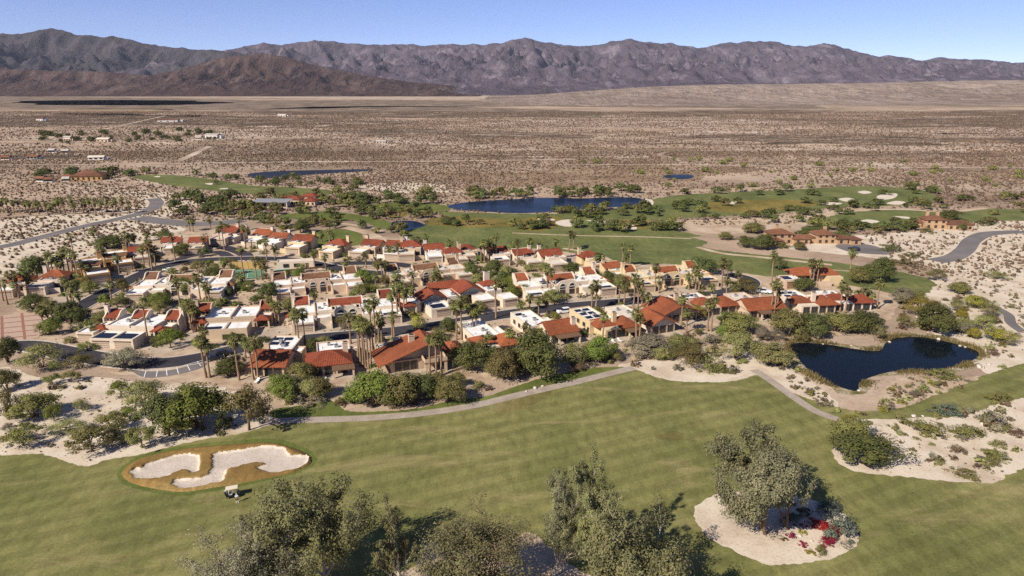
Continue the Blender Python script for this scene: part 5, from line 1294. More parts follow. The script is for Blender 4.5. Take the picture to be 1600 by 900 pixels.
# --- desert trees one can tell apart (base x, base y, width, height in the site plan, kind, leaf, label)
GREENS = [
 (43, 660, 66, 50, 'bushy', 'l_olive', 'wide olive bush on the pale sand, shading the ground to its side'),
 (8, 570, 34, 48, 'bushy', 'l_dark', 'dark leafy bush where the street meets the paved court'),
 (4, 614, 36, 42, 'bushy', 'l_olive', 'olive bush on the sand below the street bend'),
 (8, 660, 34, 60, 'airy', 'l_olive', 'tall loose bush beside the wide olive bush on the pale sand'),
 (52, 582, 64, 46, 'airy', 'l_pale', 'pale open crowned tree on the kerb below the paved court'),
 (119, 580, 36, 30, 'airy', 'l_olive', 'small olive tree on the kerb between two paler street trees'),
 (186, 584, 60, 42, 'airy', 'l_grey', 'grey twiggy tree on the kerb before the twin garage doors'),
 (218, 646, 66, 56, 'airy', 'l_pale', 'pale feathery tree above the bare sand below the parking bays'),
 (250, 692, 74, 84, 'bushy', 'l_dark', 'dark tall thicket tree next to the pale feathery one'),
 (300, 682, 84, 92, 'bushy', 'l_green', 'fresh green rounded tree on the bank below the parking bays'),
 (345, 676, 30, 38, 'mound', 'l_dark', 'dark understory shrub between two tall bank trees'),
 (382, 682, 68, 86, 'tree', 'l_olive', 'olive tree with bare trunk at the start of the cart path'),
 (166, 680, 50, 38, 'tree', 'l_olive', 'flat topped tree with bare stem on the sand above the fairway'),
 (98, 682, 48, 28, 'airy', 'l_pale', 'low pale shrub on the sand by the flat topped tree'),
 (26, 704, 52, 44, 'tree', 'l_olive', 'spreading olive tree on the sand at the fairway edge'),
 (134, 714, 54, 56, 'tree', 'l_olive', 'thin stemmed tree casting a long shadow at the fairway edge'),
 (216, 706, 38, 46, 'tree', 'l_olive', 'small thin stemmed tree above the bunker'),
 (436, 630, 56, 48, 'bushy', 'l_green', 'bright green rounded tree below the panel covered orange roof house'),
 (470, 602, 44, 40, 'bushy', 'l_olive', 'olive garden tree between the orange roof house and the dark red hip roof'),
 (352, 592, 40, 36, 'bushy', 'l_dark', 'dark shrub beside the parked cars'),
 (430, 578, 26, 26, 'mound', 'l_dark', 'dark shrub under the eaves of the panel covered orange roof house'),
 (580, 642, 66, 72, 'bushy', 'l_green', 'large green tree in front of the dark red hip roof patio'),
 (628, 640, 70, 66, 'bushy', 'l_olive', 'large olive tree touching the large green tree at the path'),
 (662, 628, 50, 48, 'bushy', 'l_dark', 'dark tree below the balcony house'),
 (700, 634, 52, 50, 'bushy', 'l_olive', 'round tree with black shadow beside the cart path'),
 (492, 634, 40, 22, 'mound', 'l_grey', 'grey mound shrub on the sandy bank'),
 (732, 584, 56, 56, 'bushy', 'l_dark', 'dense dark tree beside the balcony house'),
 (790, 600, 56, 62, 'bushy', 'l_olive', 'olive tree at the left of the big dark pair by the path'),
 (836, 596, 84, 82, 'bushy', 'l_dark', 'broad dark green tree at the end of the dry grass strip'),
 (894, 578, 50, 46, 'airy', 'l_olive', 'olive tree below the beige awning house'),
 (938, 570, 42, 52, 'bushy', 'l_green', 'fresh green tree below the panel rows house'),
 (1020, 560, 60, 42, 'bushy', 'l_grey', 'wide grey green bush below the long white wing'),
 (1076, 540, 24, 20, 'mound', 'l_dark', 'neat dark round shrub on the bank'),
 (1092, 525, 18, 18, 'mound', 'l_olive', 'small round shrub above the neat dark one on the bank'),
 (1092, 500, 30, 26, 'airy', 'l_yellow', 'bright yellow green garden tree beside the curved white roof'),
 (1160, 526, 58, 42, 'bushy', 'l_olive', 'olive thicket below the two storey balcony window'),
 (1140, 508, 34, 22, 'bushy', 'l_green', 'green hedge like shrub beside the long tan side wall'),
 (1082, 576, 50, 44, 'airy', 'l_olive', 'loose olive bush at the sandy corner above the fairway'),
 (1112, 582, 32, 40, 'mound', 'l_olive', 'dense bush beside the loose one at the sandy corner'),
 (1155, 566, 58, 50, 'airy', 'l_pale', 'pale feathery bush on the slope above the cart path'),
 (1114, 540, 36, 24, 'mound', 'l_grey', 'grey shrub on the slope below the pointed hips'),
 (1208, 576, 56, 46, 'bushy', 'l_pale', 'pale rounded tree at the corner of the pond'),
 (1236, 532, 58, 54, 'bushy', 'l_olive', 'olive thicket tree at the pond end nearest the houses'),
 (1274, 530, 58, 46, 'bushy', 'l_dark', 'dark thicket tree in the middle of the pond bank'),
 (1312, 522, 48, 38, 'bushy', 'l_olive', 'thicket tree on the pond bank below the white walled house'),
 (1352, 524, 64, 42, 'bushy', 'l_dark', 'dark spreading thicket tree at the reedy point of the pond'),
 (1470, 524, 66, 54, 'bushy', 'l_dark', 'large dark tree mirrored in the pond'),
 (1442, 494, 44, 34, 'airy', 'l_yellow', 'yellow green tree behind the large mirrored one'),
 (1416, 476, 34, 30, 'bushy', 'l_grey', 'grey tree at the tip of the second fairway'),
 (1526, 484, 30, 26, 'airy', 'l_yellow', 'yellow green tree standing beside the pale wash'),
 (1550, 496, 30, 28, 'airy', 'l_olive', 'round olive tree beside the dirt path'),
 (1540, 518, 34, 28, 'airy', 'l_pale', 'pale tree with a black shadow patch beside the dirt path'),
 (1570, 538, 46, 28, 'airy', 'l_yellow', 'vivid yellow green tree on the bare sand past the pond'),
 (1478, 594, 42, 24, 'mound', 'l_olive', 'low bush on the grassy point of the pond'),
 (1485, 650, 38, 28, 'mound', 'l_bluegrey', 'blue grey round bush beside the right arm of grass'),
 (1568, 630, 34, 22, 'mound', 'l_olive', 'olive bush at the far end of the right arm of grass'),
 (1458, 682, 58, 32, 'mound', 'l_olive', 'wide low bush on the sand below the right arm of grass'),
 (1518, 688, 44, 32, 'mound', 'l_olive', 'bush beside the wide low one on the sand'),
 (1560, 670, 40, 34, 'mound', 'l_grey', 'grey shrub on the pale rocks above the sand'),
 (1340, 700, 66, 50, 'bushy', 'l_olive', 'large olive bush where the cart path ends'),
 (1362, 738, 98, 64, 'bushy', 'l_dark', 'big dark thicket at the edge of the right sand'),
 (1514, 748, 38, 20, 'mound', 'l_olive', 'spiky low shrub alone on the smooth sand'),
 (1564, 724, 34, 24, 'mound', 'l_olive', 'spiky shrub beside pale stones on the right sand'),
 (1446, 512, 40, 24, 'mound', 'l_olive', 'low scrub behind the pond at the foot of the large tree'),
 (1200, 392, 28, 30, 'bushy', 'l_dark', 'dark tree at the left end of the villas'),
 (1264, 372, 24, 22, 'bushy', 'l_dark', 'dark tree between the two villas'),
 (1100, 432, 44, 34, 'bushy', 'l_dark', 'large round dark tree at the street bend'),
 (1138, 436, 18, 34, 'cone', 'l_dark', 'slender dark conifer beside the large round tree'),
 (1170, 462, 40, 30, 'airy', 'l_olive', 'loose garden tree inside the street bend'),
 (1190, 392, 30, 28, 'bushy', 'l_dark', 'dark tree at the foot of the tan wash'),
 (1165, 388, 28, 22, 'bushy', 'l_dark', 'dark tree on the sand spit of the second fairway'),
 (1135, 376, 22, 16, 'bushy', 'l_olive', 'olive tree on the sand spit of the second fairway'),
 (1180, 366, 34, 20, 'bushy', 'l_olive', 'spreading tree above the tan wash'),
 (1375, 444, 36, 44, 'bushy', 'l_dark', 'tall dark tree at the right end of the houses'),
 (1345, 444, 34, 30, 'bushy', 'l_olive', 'olive tree behind the wide red roof'),
 (1385, 424, 28, 26, 'bushy', 'l_dark', 'dark tree between the second fairway and the sand'),
 (1220, 424, 30, 26, 'airy', 'l_dark', 'dark loose tree beside the tan garage'),
 (1258, 457, 34, 26, 'bushy', 'l_dark', 'dense green garden tree before the brown garage door'),
 (1467, 440, 30, 22, 'airy', 'l_olive', 'lone olive tree on the sand right of the second fairway'),
 (1416, 415, 26, 18, 'mound', 'l_olive', 'round bush on the sand below the paved court'),
 (1428, 402, 22, 12, 'mound', 'l_dark', 'dark bush on the sand behind the paved court'),
 (1396, 394, 30, 16, 'mound', 'l_dark', 'dark low bush beside the paved court'),
 (1560, 438, 28, 16, 'airy', 'l_olive', 'thin tree on the sand right of the desert road'),
 (1545, 352, 30, 12, 'mound', 'l_dark', 'dark spreading bush beyond the lone villa'),
 (1490, 345, 32, 20, 'bushy', 'l_dark', 'dark tree behind the lone villa'),
 (1505, 460, 36, 22, 'bushy', 'l_olive', 'round olive tree above the yellow green ones'),
 (163, 392, 52, 26, 'bushy', 'l_dark', 'big dark domed tree behind the ochre houses'),
 (48, 440, 46, 46, 'bushy', 'l_dark', 'large dark tree behind the entry court palms'),
 (255, 378, 26, 20, 'bushy', 'l_dark', 'dark round tree above the upper street'),
 (470, 366, 28, 26, 'bushy', 'l_dark', 'dark bushy tree beside the small practice green'),
 (243, 484, 40, 30, 'bushy', 'l_green', 'green forecourt tree between grey roofed garages'),
 (282, 462, 32, 32, 'bushy', 'l_green', 'rounded green tree against the grey roofed twin house'),
 (262, 548, 36, 40, 'tree', 'l_green', 'green street tree with a shadow on the pale forecourt'),
 (308, 500, 34, 34, 'bushy', 'l_green', 'leafy tree beside the low paired house'),
 (330, 440, 34, 24, 'bushy', 'l_dark', 'dark tree beside the tennis court'),
 (146, 530, 22, 24, 'bushy', 'l_dark', 'dark tree between the three garages'),
 (132, 550, 28, 22, 'mound', 'l_green', 'green shrub before the left garage at the street bend'),
 (100, 508, 50, 42, 'bushy', 'l_dark', 'dark thicket beside the entry court'),
 (76, 526, 30, 32, 'bushy', 'l_green', 'leafy tree at the corner of the entry court'),
 (42, 486, 44, 28, 'bushy', 'l_dark', 'dark hedge bank above the entry court'),
 (420, 472, 34, 36, 'bushy', 'l_dark', 'dark tree between two twin houses'),
 (566, 446, 32, 28, 'bushy', 'l_green', 'green tree beside the red tower of the long ridge house'),
 (582, 458, 44, 18, 'mound', 'l_green', 'long green hedge behind the arched twin house'),
 (488, 552, 18, 28, 'bushy', 'l_dark', 'small dark street tree beside tall palms'),
 (652, 520, 28, 34, 'airy', 'l_yellow', 'yellowish street tree on the kerb'),
 (700, 520, 26, 28, 'bushy', 'l_dark', 'dark kerb tree beside the red corner roof'),
 (722, 528, 28, 26, 'airy', 'l_olive', 'olive shrub tree below the dark kerb tree'),
 (738, 434, 28, 24, 'bushy', 'l_dark', 'round green tree left of the garden chimney'),
 (772, 432, 32, 30, 'bushy', 'l_dark', 'taller dark tree right of the garden chimney'),
 (800, 452, 36, 22, 'bushy', 'l_green', 'bright garden shrubs beside the cream twin house'),
 (820, 464, 26, 22, 'bushy', 'l_green', 'green shrub against the panel roof garage'),
 (864, 478, 30, 30, 'airy', 'l_pale', 'pale feathery kerb tree beside the panel roof garage'),
 (850, 426, 34, 18, 'airy', 'l_olive', 'feathery olive tree behind the red strip of the twin house'),
 (890, 424, 36, 16, 'bushy', 'l_dark', 'large rounded bush before the broad red roof'),
 (950, 446, 26, 26, 'bushy', 'l_dark', 'round dark tree between two twin houses'),
 (866, 497, 16, 14, 'mound', 'l_yellow', 'yellow green kerb shrub beside the white car'),
 (974, 462, 26, 36, 'airy', 'l_dry', 'brownish tree between two twin houses'),
 (700, 352, 24, 14, 'bushy', 'l_dark', 'dark tree on the golden rough'),
 (1226, 388, 22, 13, 'mound', 'l_olive', 'olive shrub below the tan villa with twin chimneys'),
 (1252, 392, 20, 16, 'bushy', 'l_olive', 'olive tree below the gap between the two villas'),
 (1318, 378, 26, 20, 'bushy', 'l_dark', 'dark tree at the right end of the brown villa'),
 (1284, 368, 30, 20, 'bushy', 'l_dark', 'dark tree rising behind the brown villa'),
 (1452, 364, 24, 12, 'mound', 'l_olive', 'olive shrub at the left foot of the lone villa'),
 (1506, 360, 20, 14, 'bushy', 'l_dark', 'dark tree at the right end of the lone villa'),
 (1462, 350, 26, 16, 'bushy', 'l_dark', 'dark tree at the left rear of the lone villa'),
]
for px, py, w, hh, kd, mt, lb in GREENS:
    nm = 'desert_tree' if kd in ('bushy', 'airy', 'tree', 'cone') else 'desert_shrub'
    plant_px(nm, kd, px, py, w, hh, mt, lb, 'tree' if nm == 'desert_tree' else 'shrub')

# --- fan palms
def frond_set(seed, nf, dry=False):
    rng = random.Random(seed); V = []; F = []; T = []
    for i in range(nf):
        az = rng.uniform(0, 6.283); el = rng.uniform(-1.25, -.7) if dry else rng.uniform(-.75, 1.35)
        d = Vector((math.cos(az) * math.cos(el), math.sin(az) * math.cos(el), math.sin(el)))
        side = Vector((-math.sin(az), math.cos(az), 0)); up = side.cross(d) * -1
        o = Vector((0, 0, rng.uniform(-.5, .15) if not dry else rng.uniform(-1.3, -.3)))
        pl = rng.uniform(.6, .95) * (.55 if dry else 1); base = o + d * pl; t = rng.random()
        n = len(V); V += [o + side * .04, o - side * .04, base - side * .04, base + side * .04]; F.append((n, n + 1, n + 2, n + 3)); T += [t] * 4
        nb = 5
        for k in range(nb):
            a = (k - (nb - 1) / 2) / ((nb - 1) / 2) * 1.05
            ld = (d * math.cos(a) + side * math.sin(a)); ln = rng.uniform(.95, 1.25) * (1 - .18 * abs(a)) * (.8 if dry else 1)
            wv = ld.cross(Vector((0, 0, 1))).normalized() * .15 if abs(ld.z) < .98 else side * .15
            mid = base + ld * ln * .55 + Vector((0, 0, -.03)); tip = base + ld * ln + Vector((0, 0, -.38 if not dry else -.15))
            n = len(V); V += [base, mid + wv, tip, mid - wv]; F.append((n, n + 1, n + 2, n + 3)); T += [t] * 4
    return mesh_np('palm_fronds', np.array([tuple(v) for v in V]), np.array(F), [M['l_palmdry' if dry else 'l_palm']], False, np.array(T))
PALM = []
for i in range(6):
    rg = random.Random(i + 50); m = MB(); lx, ly = rg.uniform(-.035, .035), rg.uniform(-.03, .03)
    pts = [(lx * math.sin(t * 2.2), ly * t * t, t) for t in np.linspace(0, 1, 8)]
    # unit-height trunk, radius set in metres through the copy's scale
    m.tube([(p[0] * 8, p[1] * 8, p[2]) for p in pts], [.42, .27, .24, .225, .215, .21, .20, .19], 7)
    PALM.append((m.mesh('palm_trunk', M['palmbark'], True), frond_set(i * 3, 30 + i % 3 * 5), frond_set(i * 3 + 1, 12 + (i % 3) * 6, True), (pts[-1][0] * 8, pts[-1][1] * 8)))
NPALM = [0]
def palm(px, py, ty, label, group, cs=None):
    x, y = G(px, py); hh = hgt(px, py, py - ty)
    t, c, d, top = PALM[NPALM[0] % 6]; NPALM[0] += 1
    k = cs or rnd.uniform(.9, 1.2)
    root = ob('fan_palm', None, None, (x, y, 0), rnd.uniform(0, 6.28)); tag(root, label, 'palm', group); root['metres'] = hh
    a = ob('trunk', t, root); a.scale = (1, 1, hh - .9 * k)
    z = hh - .9 * k
    b = ob('crown', c, root, (top[0], top[1], z)); b.scale = (k, k, k)
    e = ob('dead_frond_skirt', d, root, (top[0], top[1], z)); e.scale = (k * .9, k * .9, k)
    return root
PG = {
 'palms in front of the arched twin house': ('tall slim fan palm on the kerb before the arched twin house', [(431, 506, 470), (424, 497, 465), (496, 512, 453), (464, 543, 483), (469, 546, 485), (478, 543, 483), (548, 537, 491), (436, 506, 474)]),
 'palm clump on the street': ('fan palm in the clump between dark red hip roof and balcony house', [(560, 566, 494), (564, 572, 500), (568, 574, 497), (572, 576, 503), (576, 576, 499), (580, 572, 506), (584, 558, 470), (588, 552, 462), (592, 548, 490), (598, 545, 498)]),
 'palm pair on the far kerb': ('very tall fan palm of the close pair by the dark panel garage', [(613, 526, 487), (616, 526, 455)]),
 'palms before the balcony house': ('fan palm in the trio standing before the balcony house', [(672, 588, 525), (682, 590, 523), (690, 586, 520)]),
 'palms behind the kerb tree': ('slender fan palm in front of the red gabled twin house', [(713, 531, 472), (721, 531, 462), (739, 526, 477), (743, 526, 477), (775, 497, 440), (707, 492, 470)]),
 'garden palms of the curved parapet house': ('short fan palm in the garden of the curved pale parapet house', [(797, 548, 514), (765, 548, 520), (822, 540, 505), (845, 538, 515), (756, 560, 528), (770, 572, 545)]),
 'palms along the upper street corner': ('fan palm in the tall line at the end of the upper street', [(590, 440, 405), (598, 443, 405), (604, 438, 408), (622, 500, 425), (626, 498, 440), (636, 488, 445), (632, 492, 452), (647, 478, 425), (643, 480, 446), (628, 470, 430), (682, 446, 418), (588, 452, 426), (616, 470, 440)]),
 'palms of the house row': ('fan palm among the houses behind the upper street', [(417, 406, 373), (510, 428, 397), (492, 420, 392), (515, 378, 357), (520, 381, 364), (503, 378, 362), (667, 386, 366), (703, 396, 375), (655, 386, 370), (648, 390, 372), (606, 404, 385), (612, 404, 386), (572, 418, 395), (622, 405, 380), (540, 430, 405), (430, 404, 382)]),
 'palm clump behind the row houses': ('fan palm in the clump between the bright red gable and the dark panel garage', [(752, 410, 378), (757, 411, 374), (761, 410, 380), (765, 409, 373), (770, 408, 382), (775, 408, 366)]),
 'palms on the second fairway edge': ('fan palm along the near edge of the second fairway', [(808, 416, 375), (828, 396, 372), (867, 406, 373), (853, 406, 385), (889, 393, 361), (896, 389, 362), (931, 421, 395), (938, 420, 396), (972, 419, 380), (984, 419, 383), (977, 415, 397), (800, 390, 380), (843, 384, 380)]),
 'palms before the panel twin house': ('fan palm on the kerb before the twin house with the pale forecourt', [(855, 461, 414), (860, 462, 420), (924, 488, 445), (931, 483, 438), (967, 476, 432), (842, 495, 464), (853, 492, 460), (814, 492, 470), (828, 486, 460)]),
 'tall palms between the twin houses': ('very tall slim fan palm between cream twin house and orange roofed row', [(989, 488, 428), (996, 496, 433), (1010, 494, 459), (975, 478, 440), (1003, 478, 452)]),
 'palms of the orange roof row': ('fan palm in the gardens of the orange roofed fairway row', [(1064, 513, 462), (994, 531, 484), (999, 530, 492), (941, 536, 488), (1105, 518, 468), (1111, 518, 465), (1072, 520, 484), (1203, 494, 440), (1209, 496, 436), (1213, 492, 448)]),
 'palms at the street bend': ('fan palm near the cream twin house at the street bend', [(1024, 454, 412), (1029, 458, 432), (1076, 453, 428), (1087, 453, 416), (1092, 453, 424), (1127, 452, 404), (1135, 464, 433), (1153, 456, 424), (1110, 470, 444), (1144, 466, 440), (1150, 470, 446)]),
 'palms at the right end of the houses': ('fan palm around the white walled house at the end of the row', [(1205, 448, 393), (1265, 444, 405), (1270, 444, 409), (1276, 444, 406), (1328, 428, 390), (1312, 488, 440), (1320, 490, 450), (1370, 483, 437), (1345, 478, 450), (1353, 476, 452), (1338, 476, 454), (1360, 478, 456)]),
 'palms at the entry court': ('thin fan palm behind the paved entry court', [(5, 470, 420), (17, 447, 424), (12, 476, 437), (30, 466, 425), (44, 463, 420), (48, 462, 428), (24, 460, 440), (68, 506, 478), (82, 500, 474), (75, 498, 480), (36, 448, 428)]),
 'palms before the ochre houses': ('thin fan palm in the grove before the ochre walled houses', [(80, 438, 392), (84, 439, 397), (103, 434, 391), (110, 434, 385), (116, 436, 390), (124, 442, 394), (92, 436, 402), (130, 440, 408), (98, 438, 404), (116, 402, 366), (160, 418, 384), (165, 416, 392), (187, 428, 397), (140, 438, 410)]),
 'palms on the entry street': ('fan palm along the street leading up from the entry court', [(107, 476, 432), (120, 498, 440), (128, 498, 455), (175, 475, 440), (115, 490, 452)]),
 'palms on the sand above the village': ('fan palm on the sandy rise above the upper street', [(147, 372, 357), (200, 396, 362), (204, 396, 368), (212, 393, 366), (229, 377, 362), (238, 421, 372), (234, 418, 377), (243, 416, 384), (274, 408, 365), (297, 361, 340), (302, 362, 343), (329, 357, 339), (351, 391, 347), (345, 384, 354), (375, 361, 340), (384, 388, 352), (356, 372, 350), (320, 392, 368), (390, 380, 358), (225, 414, 384)]),
 'palms of the forecourts': ('fan palm around the forecourts of the low paired house', [(232, 536, 466), (283, 492, 434), (313, 468, 428), (303, 517, 470), (299, 516, 474), (307, 517, 478), (295, 514, 467), (310, 514, 482), (323, 474, 440), (328, 474, 443), (320, 545, 512)]),
 'palms at the parking bays': ('fan palm standing beside the parking bays and the panel covered house', [(322, 590, 525), (328, 590, 534), (374, 594, 522), (396, 594, 530), (404, 595, 524), (384, 560, 528)]),
 'palms by the tennis court': ('slim fan palm beside the tennis court', [(382, 437, 385), (401, 437, 402), (409, 437, 404), (352, 432, 404), (416, 436, 412), (375, 452, 428)]),
}
for g_, (lb, L) in PG.items():
    for (px, py, ty) in L: palm(px, py, ty, lb, g_)
for g_ in PG:
    L = sorted([o for o in bpy.data.objects if o.get('group') == g_], key=lambda o: o['metres'])
    for i, o in enumerate(L):
        if i == len(L) - 1: o['label'] = 'tallest ' + o['label'].replace('very tall ', '').replace('tall ', '', 1)
        elif i == 0: o['label'] = 'shortest ' + o['label'].replace('very tall ', '').replace('tall ', '', 1).replace('short ', '', 1)
        del o['metres']
for k in range(26):
    px = k * 8 + rnd.uniform(-3, 3); py = 334 + rnd.uniform(-4, 2)
    palm(px, py, py - rnd.uniform(17, 26), 'young fan palm in the long planted row across the desert', 'row of young palms in the desert', rnd.uniform(1.1, 1.5))

# --- foreground trees: gum trees with pale limbs and thin crowns
def gum(name, seed, ht, wd, nleaf, mat, label, px, py, lean=0.0, stems=1, leaf=.16, bark='palebark', dens=1.0, low=.22):
    rng = np.random.default_rng(seed); r = random.Random(seed)
    tips = []; wood = MB()
    def branch(p, d, ln, rad, lev):
        pts = [p]; q = Vector(p); dd = Vector(d)
        n = 4
        for i in range(n):
            dd = (dd + Vector((r.uniform(-.22, .22), r.uniform(-.22, .22), r.uniform(-.05, .2)))).normalized()
            q = q + dd * ln / n; pts.append(tuple(q))
        wood.tube(pts, [rad * (1 - .62 * i / n) for i in range(n + 1)], 6 if lev < 2 else 4, False)
        if lev >= 3:
            tips.append((pts[-1], rad)); tips.append((pts[-3], rad)); return
        nb = [6, 4, 4][lev]
        for k in range(nb):
            i = r.choice([2, 3, 4]) if lev else r.choice([1, 1, 2, 3, 4, 4])
            a = r.uniform(0, 6.283); sp = r.uniform(.45, 1.0) if k else .3
            side = Vector((math.cos(a), math.sin(a), 0)); nd = (dd * 1.0 + side * sp * wd / ht * 2.2).normalized()
            branch(pts[i], nd, ln * r.uniform(.55, .78), rad * .5, lev + 1)
    for s in range(stems):
        a = r.uniform(0, 6.283); sp = .1 if stems == 1 else .45
        branch((math.cos(a) * .5 * (stems > 1), math.sin(a) * .5 * (stems > 1), -.2), (math.cos(a) * sp + lean, math.sin(a) * sp, 1), ht * .40, ht * .022 / math.sqrt(stems) + .05, 0)
    T = np.array([t[0] for t in tips])
    T = T[T[:, 2] > ht * low]
    # keep the tree inside the size it has
    k = rng.integers(0, len(T), nleaf)
    rad = (wd * .085) * rng.uniform(.6, 1.3, len(T))
    d = rng.normal(0, 1, (nleaf, 3)); d /= np.linalg.norm(d, axis=1)[:, None]
    C = T[k] + d * (rad[k] * rng.uniform(.15, 1, nleaf) ** .6)[:, None] * np.array([1, 1, .85]) + np.array([0, 0, -.15])
    o = C - np.array([0, 0, ht * .5]); o /= np.linalg.norm(o, axis=1)[:, None]
    V, F = leaf_quads(C, d * .9 + o * .8 + np.array([0, 0, .35]), leaf, rng, .6, .5)
    tint = np.clip(np.repeat(.5 + rng.normal(0, .17, len(T))[k] + rng.normal(0, .15, nleaf), 4), 0, 1)
    x, y = G(px, py)
    root = ob(name, None, None, (x, y, 0)); tag(root, label, 'tree')
    wood.build('trunk', M[bark], root, None, True)
    zmax = C[:, 2].max(); root.scale = (1, 1, ht / zmax)
    wx = np.percentile(np.abs(C[:, :2]), 96) * 2; root.scale = (wd / wx, wd / wx, ht / zmax)
    ob('crown', mesh_np('gum_crown', V, F, [M[mat]], False, tint), root)
    return root
def gpx(name, seed, px, py, topy, wpx, nleaf, mat, label, **kw):
    return gum(name, seed, hgt(px, py, py - topy), wpx * mpp(px, py), nleaf, mat, label, px, py, **kw)
gpx('gum_tree', 3, 392, 985, 812, 172, 34000, 'l_eucgrey', 'silvery grey gum tree beside the tall open one', stems=3, leaf=0.117, low=.05)
gpx('gum_tree', 8, 500, 925, 745, 156, 32000, 'l_euc', 'tall open gum tree with forked pale limbs near the golf cart', stems=2, leaf=0.140, low=.08)
gpx('gum_tree', 12, 628, 930, 788, 70, 10000, 'l_euc', 'narrow leaning gum sapling standing before a black shadow', leaf=0.125, low=.05)
gpx('gum_tree', 17, 762, 955, 788, 172, 34000, 'l_euc', 'twiggy many stemmed gum tree on the bare sand', stems=4, leaf=0.109, low=.08, bark='bark')
gpx('gum_tree', 23, 862, 900, 728, 105, 22000, 'l_oak', 'grey leaved gum tree with white branches behind the leaning trunk', stems=2, leaf=0.133, bark='palebark', low=.15)
gpx('gum_tree', 29, 935, 905, 712, 96, 22000, 'l_euc', 'tallest gum tree in the grove with a dense green top', stems=1, leaf=0.140, low=.2)
gpx('gum_tree', 31, 968, 960, 772, 172, 42000, 'l_euc', 'broad gum tree with yellowish green foliage and dark shaded side', stems=3, leaf=0.148, low=.08)
gpx('shade_tree', 37, 1196, 832, 676, 150, 46000, 'l_oak', 'broad grey green tree on the round sand island', stems=2, leaf=0.156, bark='bark', low=.05)
gpx('shade_tree', 38, 1232, 826, 694, 112, 22000, 'l_oak', 'second grey green tree joined behind the broad island tree', stems=2, leaf=0.156, bark='bark', low=.05)
m = MB(); x, y = G(1075, 905); m.tube([(0, 0, .12), (-2.2, 2.6, .3), (-4.0, 4.2, .45)], [.12, .09, .04], 6); m.tube([(-2.2, 2.6, .3), (-3.6, 1.5, .5)], [.06, .02], 5); m.tube([(-1.2, 1.4, .2), (1.6, 2.6, .35)], [.05, .02], 5)
tag(m.build('fallen_branch', M['palebark'], None, (x, y, .02), True), 'bare white fallen branch lying on the grass below the grove', 'branch')

# --- island planting
for (px, py, w, hh, kd, mt, nm, lb) in [
  (1240, 822, 36, 26, 'mound', 'l_bluegrey', 'island_shrub', 'blue green shrub on the island beside the crimson bushes'),
  (1322, 846, 50, 48, 'mound', 'l_bluegrey', 'island_shrub', 'large grey green shrub at the edge of the island'),
  (1300, 808, 40, 26, 'mound', 'l_bluegrey', 'island_shrub', 'grey shrub on the island above the largest one'),
  (1274, 826, 26, 18, 'mound', 'l_red', 'flowering_shrub', 'crimson flowering bush next to the blue green shrub'),
  (1298, 838, 34, 24, 'mound', 'l_red', 'flowering_shrub', 'largest crimson flowering bush against the grey green shrub'),
  (1297, 854, 28, 16, 'mound', 'l_red', 'flowering_shrub', 'dusky crimson bush at the foot of the largest crimson one'),
  (1262, 806, 22, 14, 'small', 'l_dry', 'flowering_shrub', 'rusty brown bush under the broad island tree'),
  (1237, 842, 16, 12, 'small', 'l_red', 'flowering_shrub', 'small crimson bush alone on bare sand'),
  (1256, 854, 14, 11, 'small', 'l_red', 'flowering_shrub', 'small pink crimson bush below the blue green shrub'),
  (1285, 868, 20, 18, 'mound', 'l_olive', 'island_shrub', 'clipped yellow green ball shrub at the island edge'),
  (1268, 868, 18, 12, 'small', 'l_yellow', 'island_shrub', 'yellowish tuft beside the clipped ball shrub'),
  (1226, 846, 12, 9, 'small', 'l_dry', 'island_shrub', 'brown tuft left of the small crimson bush'),
  (1232, 790, 20, 12, 'small', 'l_dry', 'island_shrub', 'dry brown tuft in the tree shade on the island'),
  (1256, 836, 16, 10, 'small', 'l_yellow', 'island_shrub', 'olive tuft between crimson bushes'),
]:
    plant_px(nm, kd, px, py, w, hh, mt, lb, 'shrub')

# --- far trees on the golf course and desert edge, each one a tree of its own
HUE = {'l_dark': 'dark green', 'l_green': 'fresh green', 'l_olive': 'olive', 'l_pale': 'pale feathery', 'l_grey': 'grey', 'l_dry': 'dry brown', 'l_yellow': 'yellow green', 'l_bluegrey': 'blue grey'}
def near_house(x, y):
    lb = min(HOUSES, key=lambda h: (h[0] - x) ** 2 + (h[1] - 6 - y) ** 2)[2]
    w = lb.split(); stop = {'with', 'and', 'a', 'an', 'the', 'its', 'of', 'at', 'on', 'in', 'to', 'by', 'beside', 'behind', 'between', 'below', 'above', 'before', 'under', 'over', 'long', 'small', 'red', 'white', 'dark', 'pale', 'orange', 'cream', 'one', 'two', 'bright', 'broad', 'deep', 'single', 'blank', 'wide', 'garage', 'rows', 'low', 'along', 'standing', 'backing', 'big', 'brown', 'round', 'that', 'facing', 'half', 'only'}
    w = w[:9]
    while len(w) > 2 and w[-1] in stop: w.pop()
    return ' '.join(w)
BB = {}
def blocked(x, y, zones):
    for z in zones:
        L = ZONES.get(z, [])
        if len(BB.get(z, [])) != len(L):
            BB[z] = [(min(p[0] for p in q), max(p[0] for p in q), min(p[1] for p in q), max(p[1] for p in q)) for q in L]
        for p, (a, b, c, d) in zip(L, BB[z]):
            if a <= x <= b and c <= y <= d and pip(x, y, p): return True
    return False
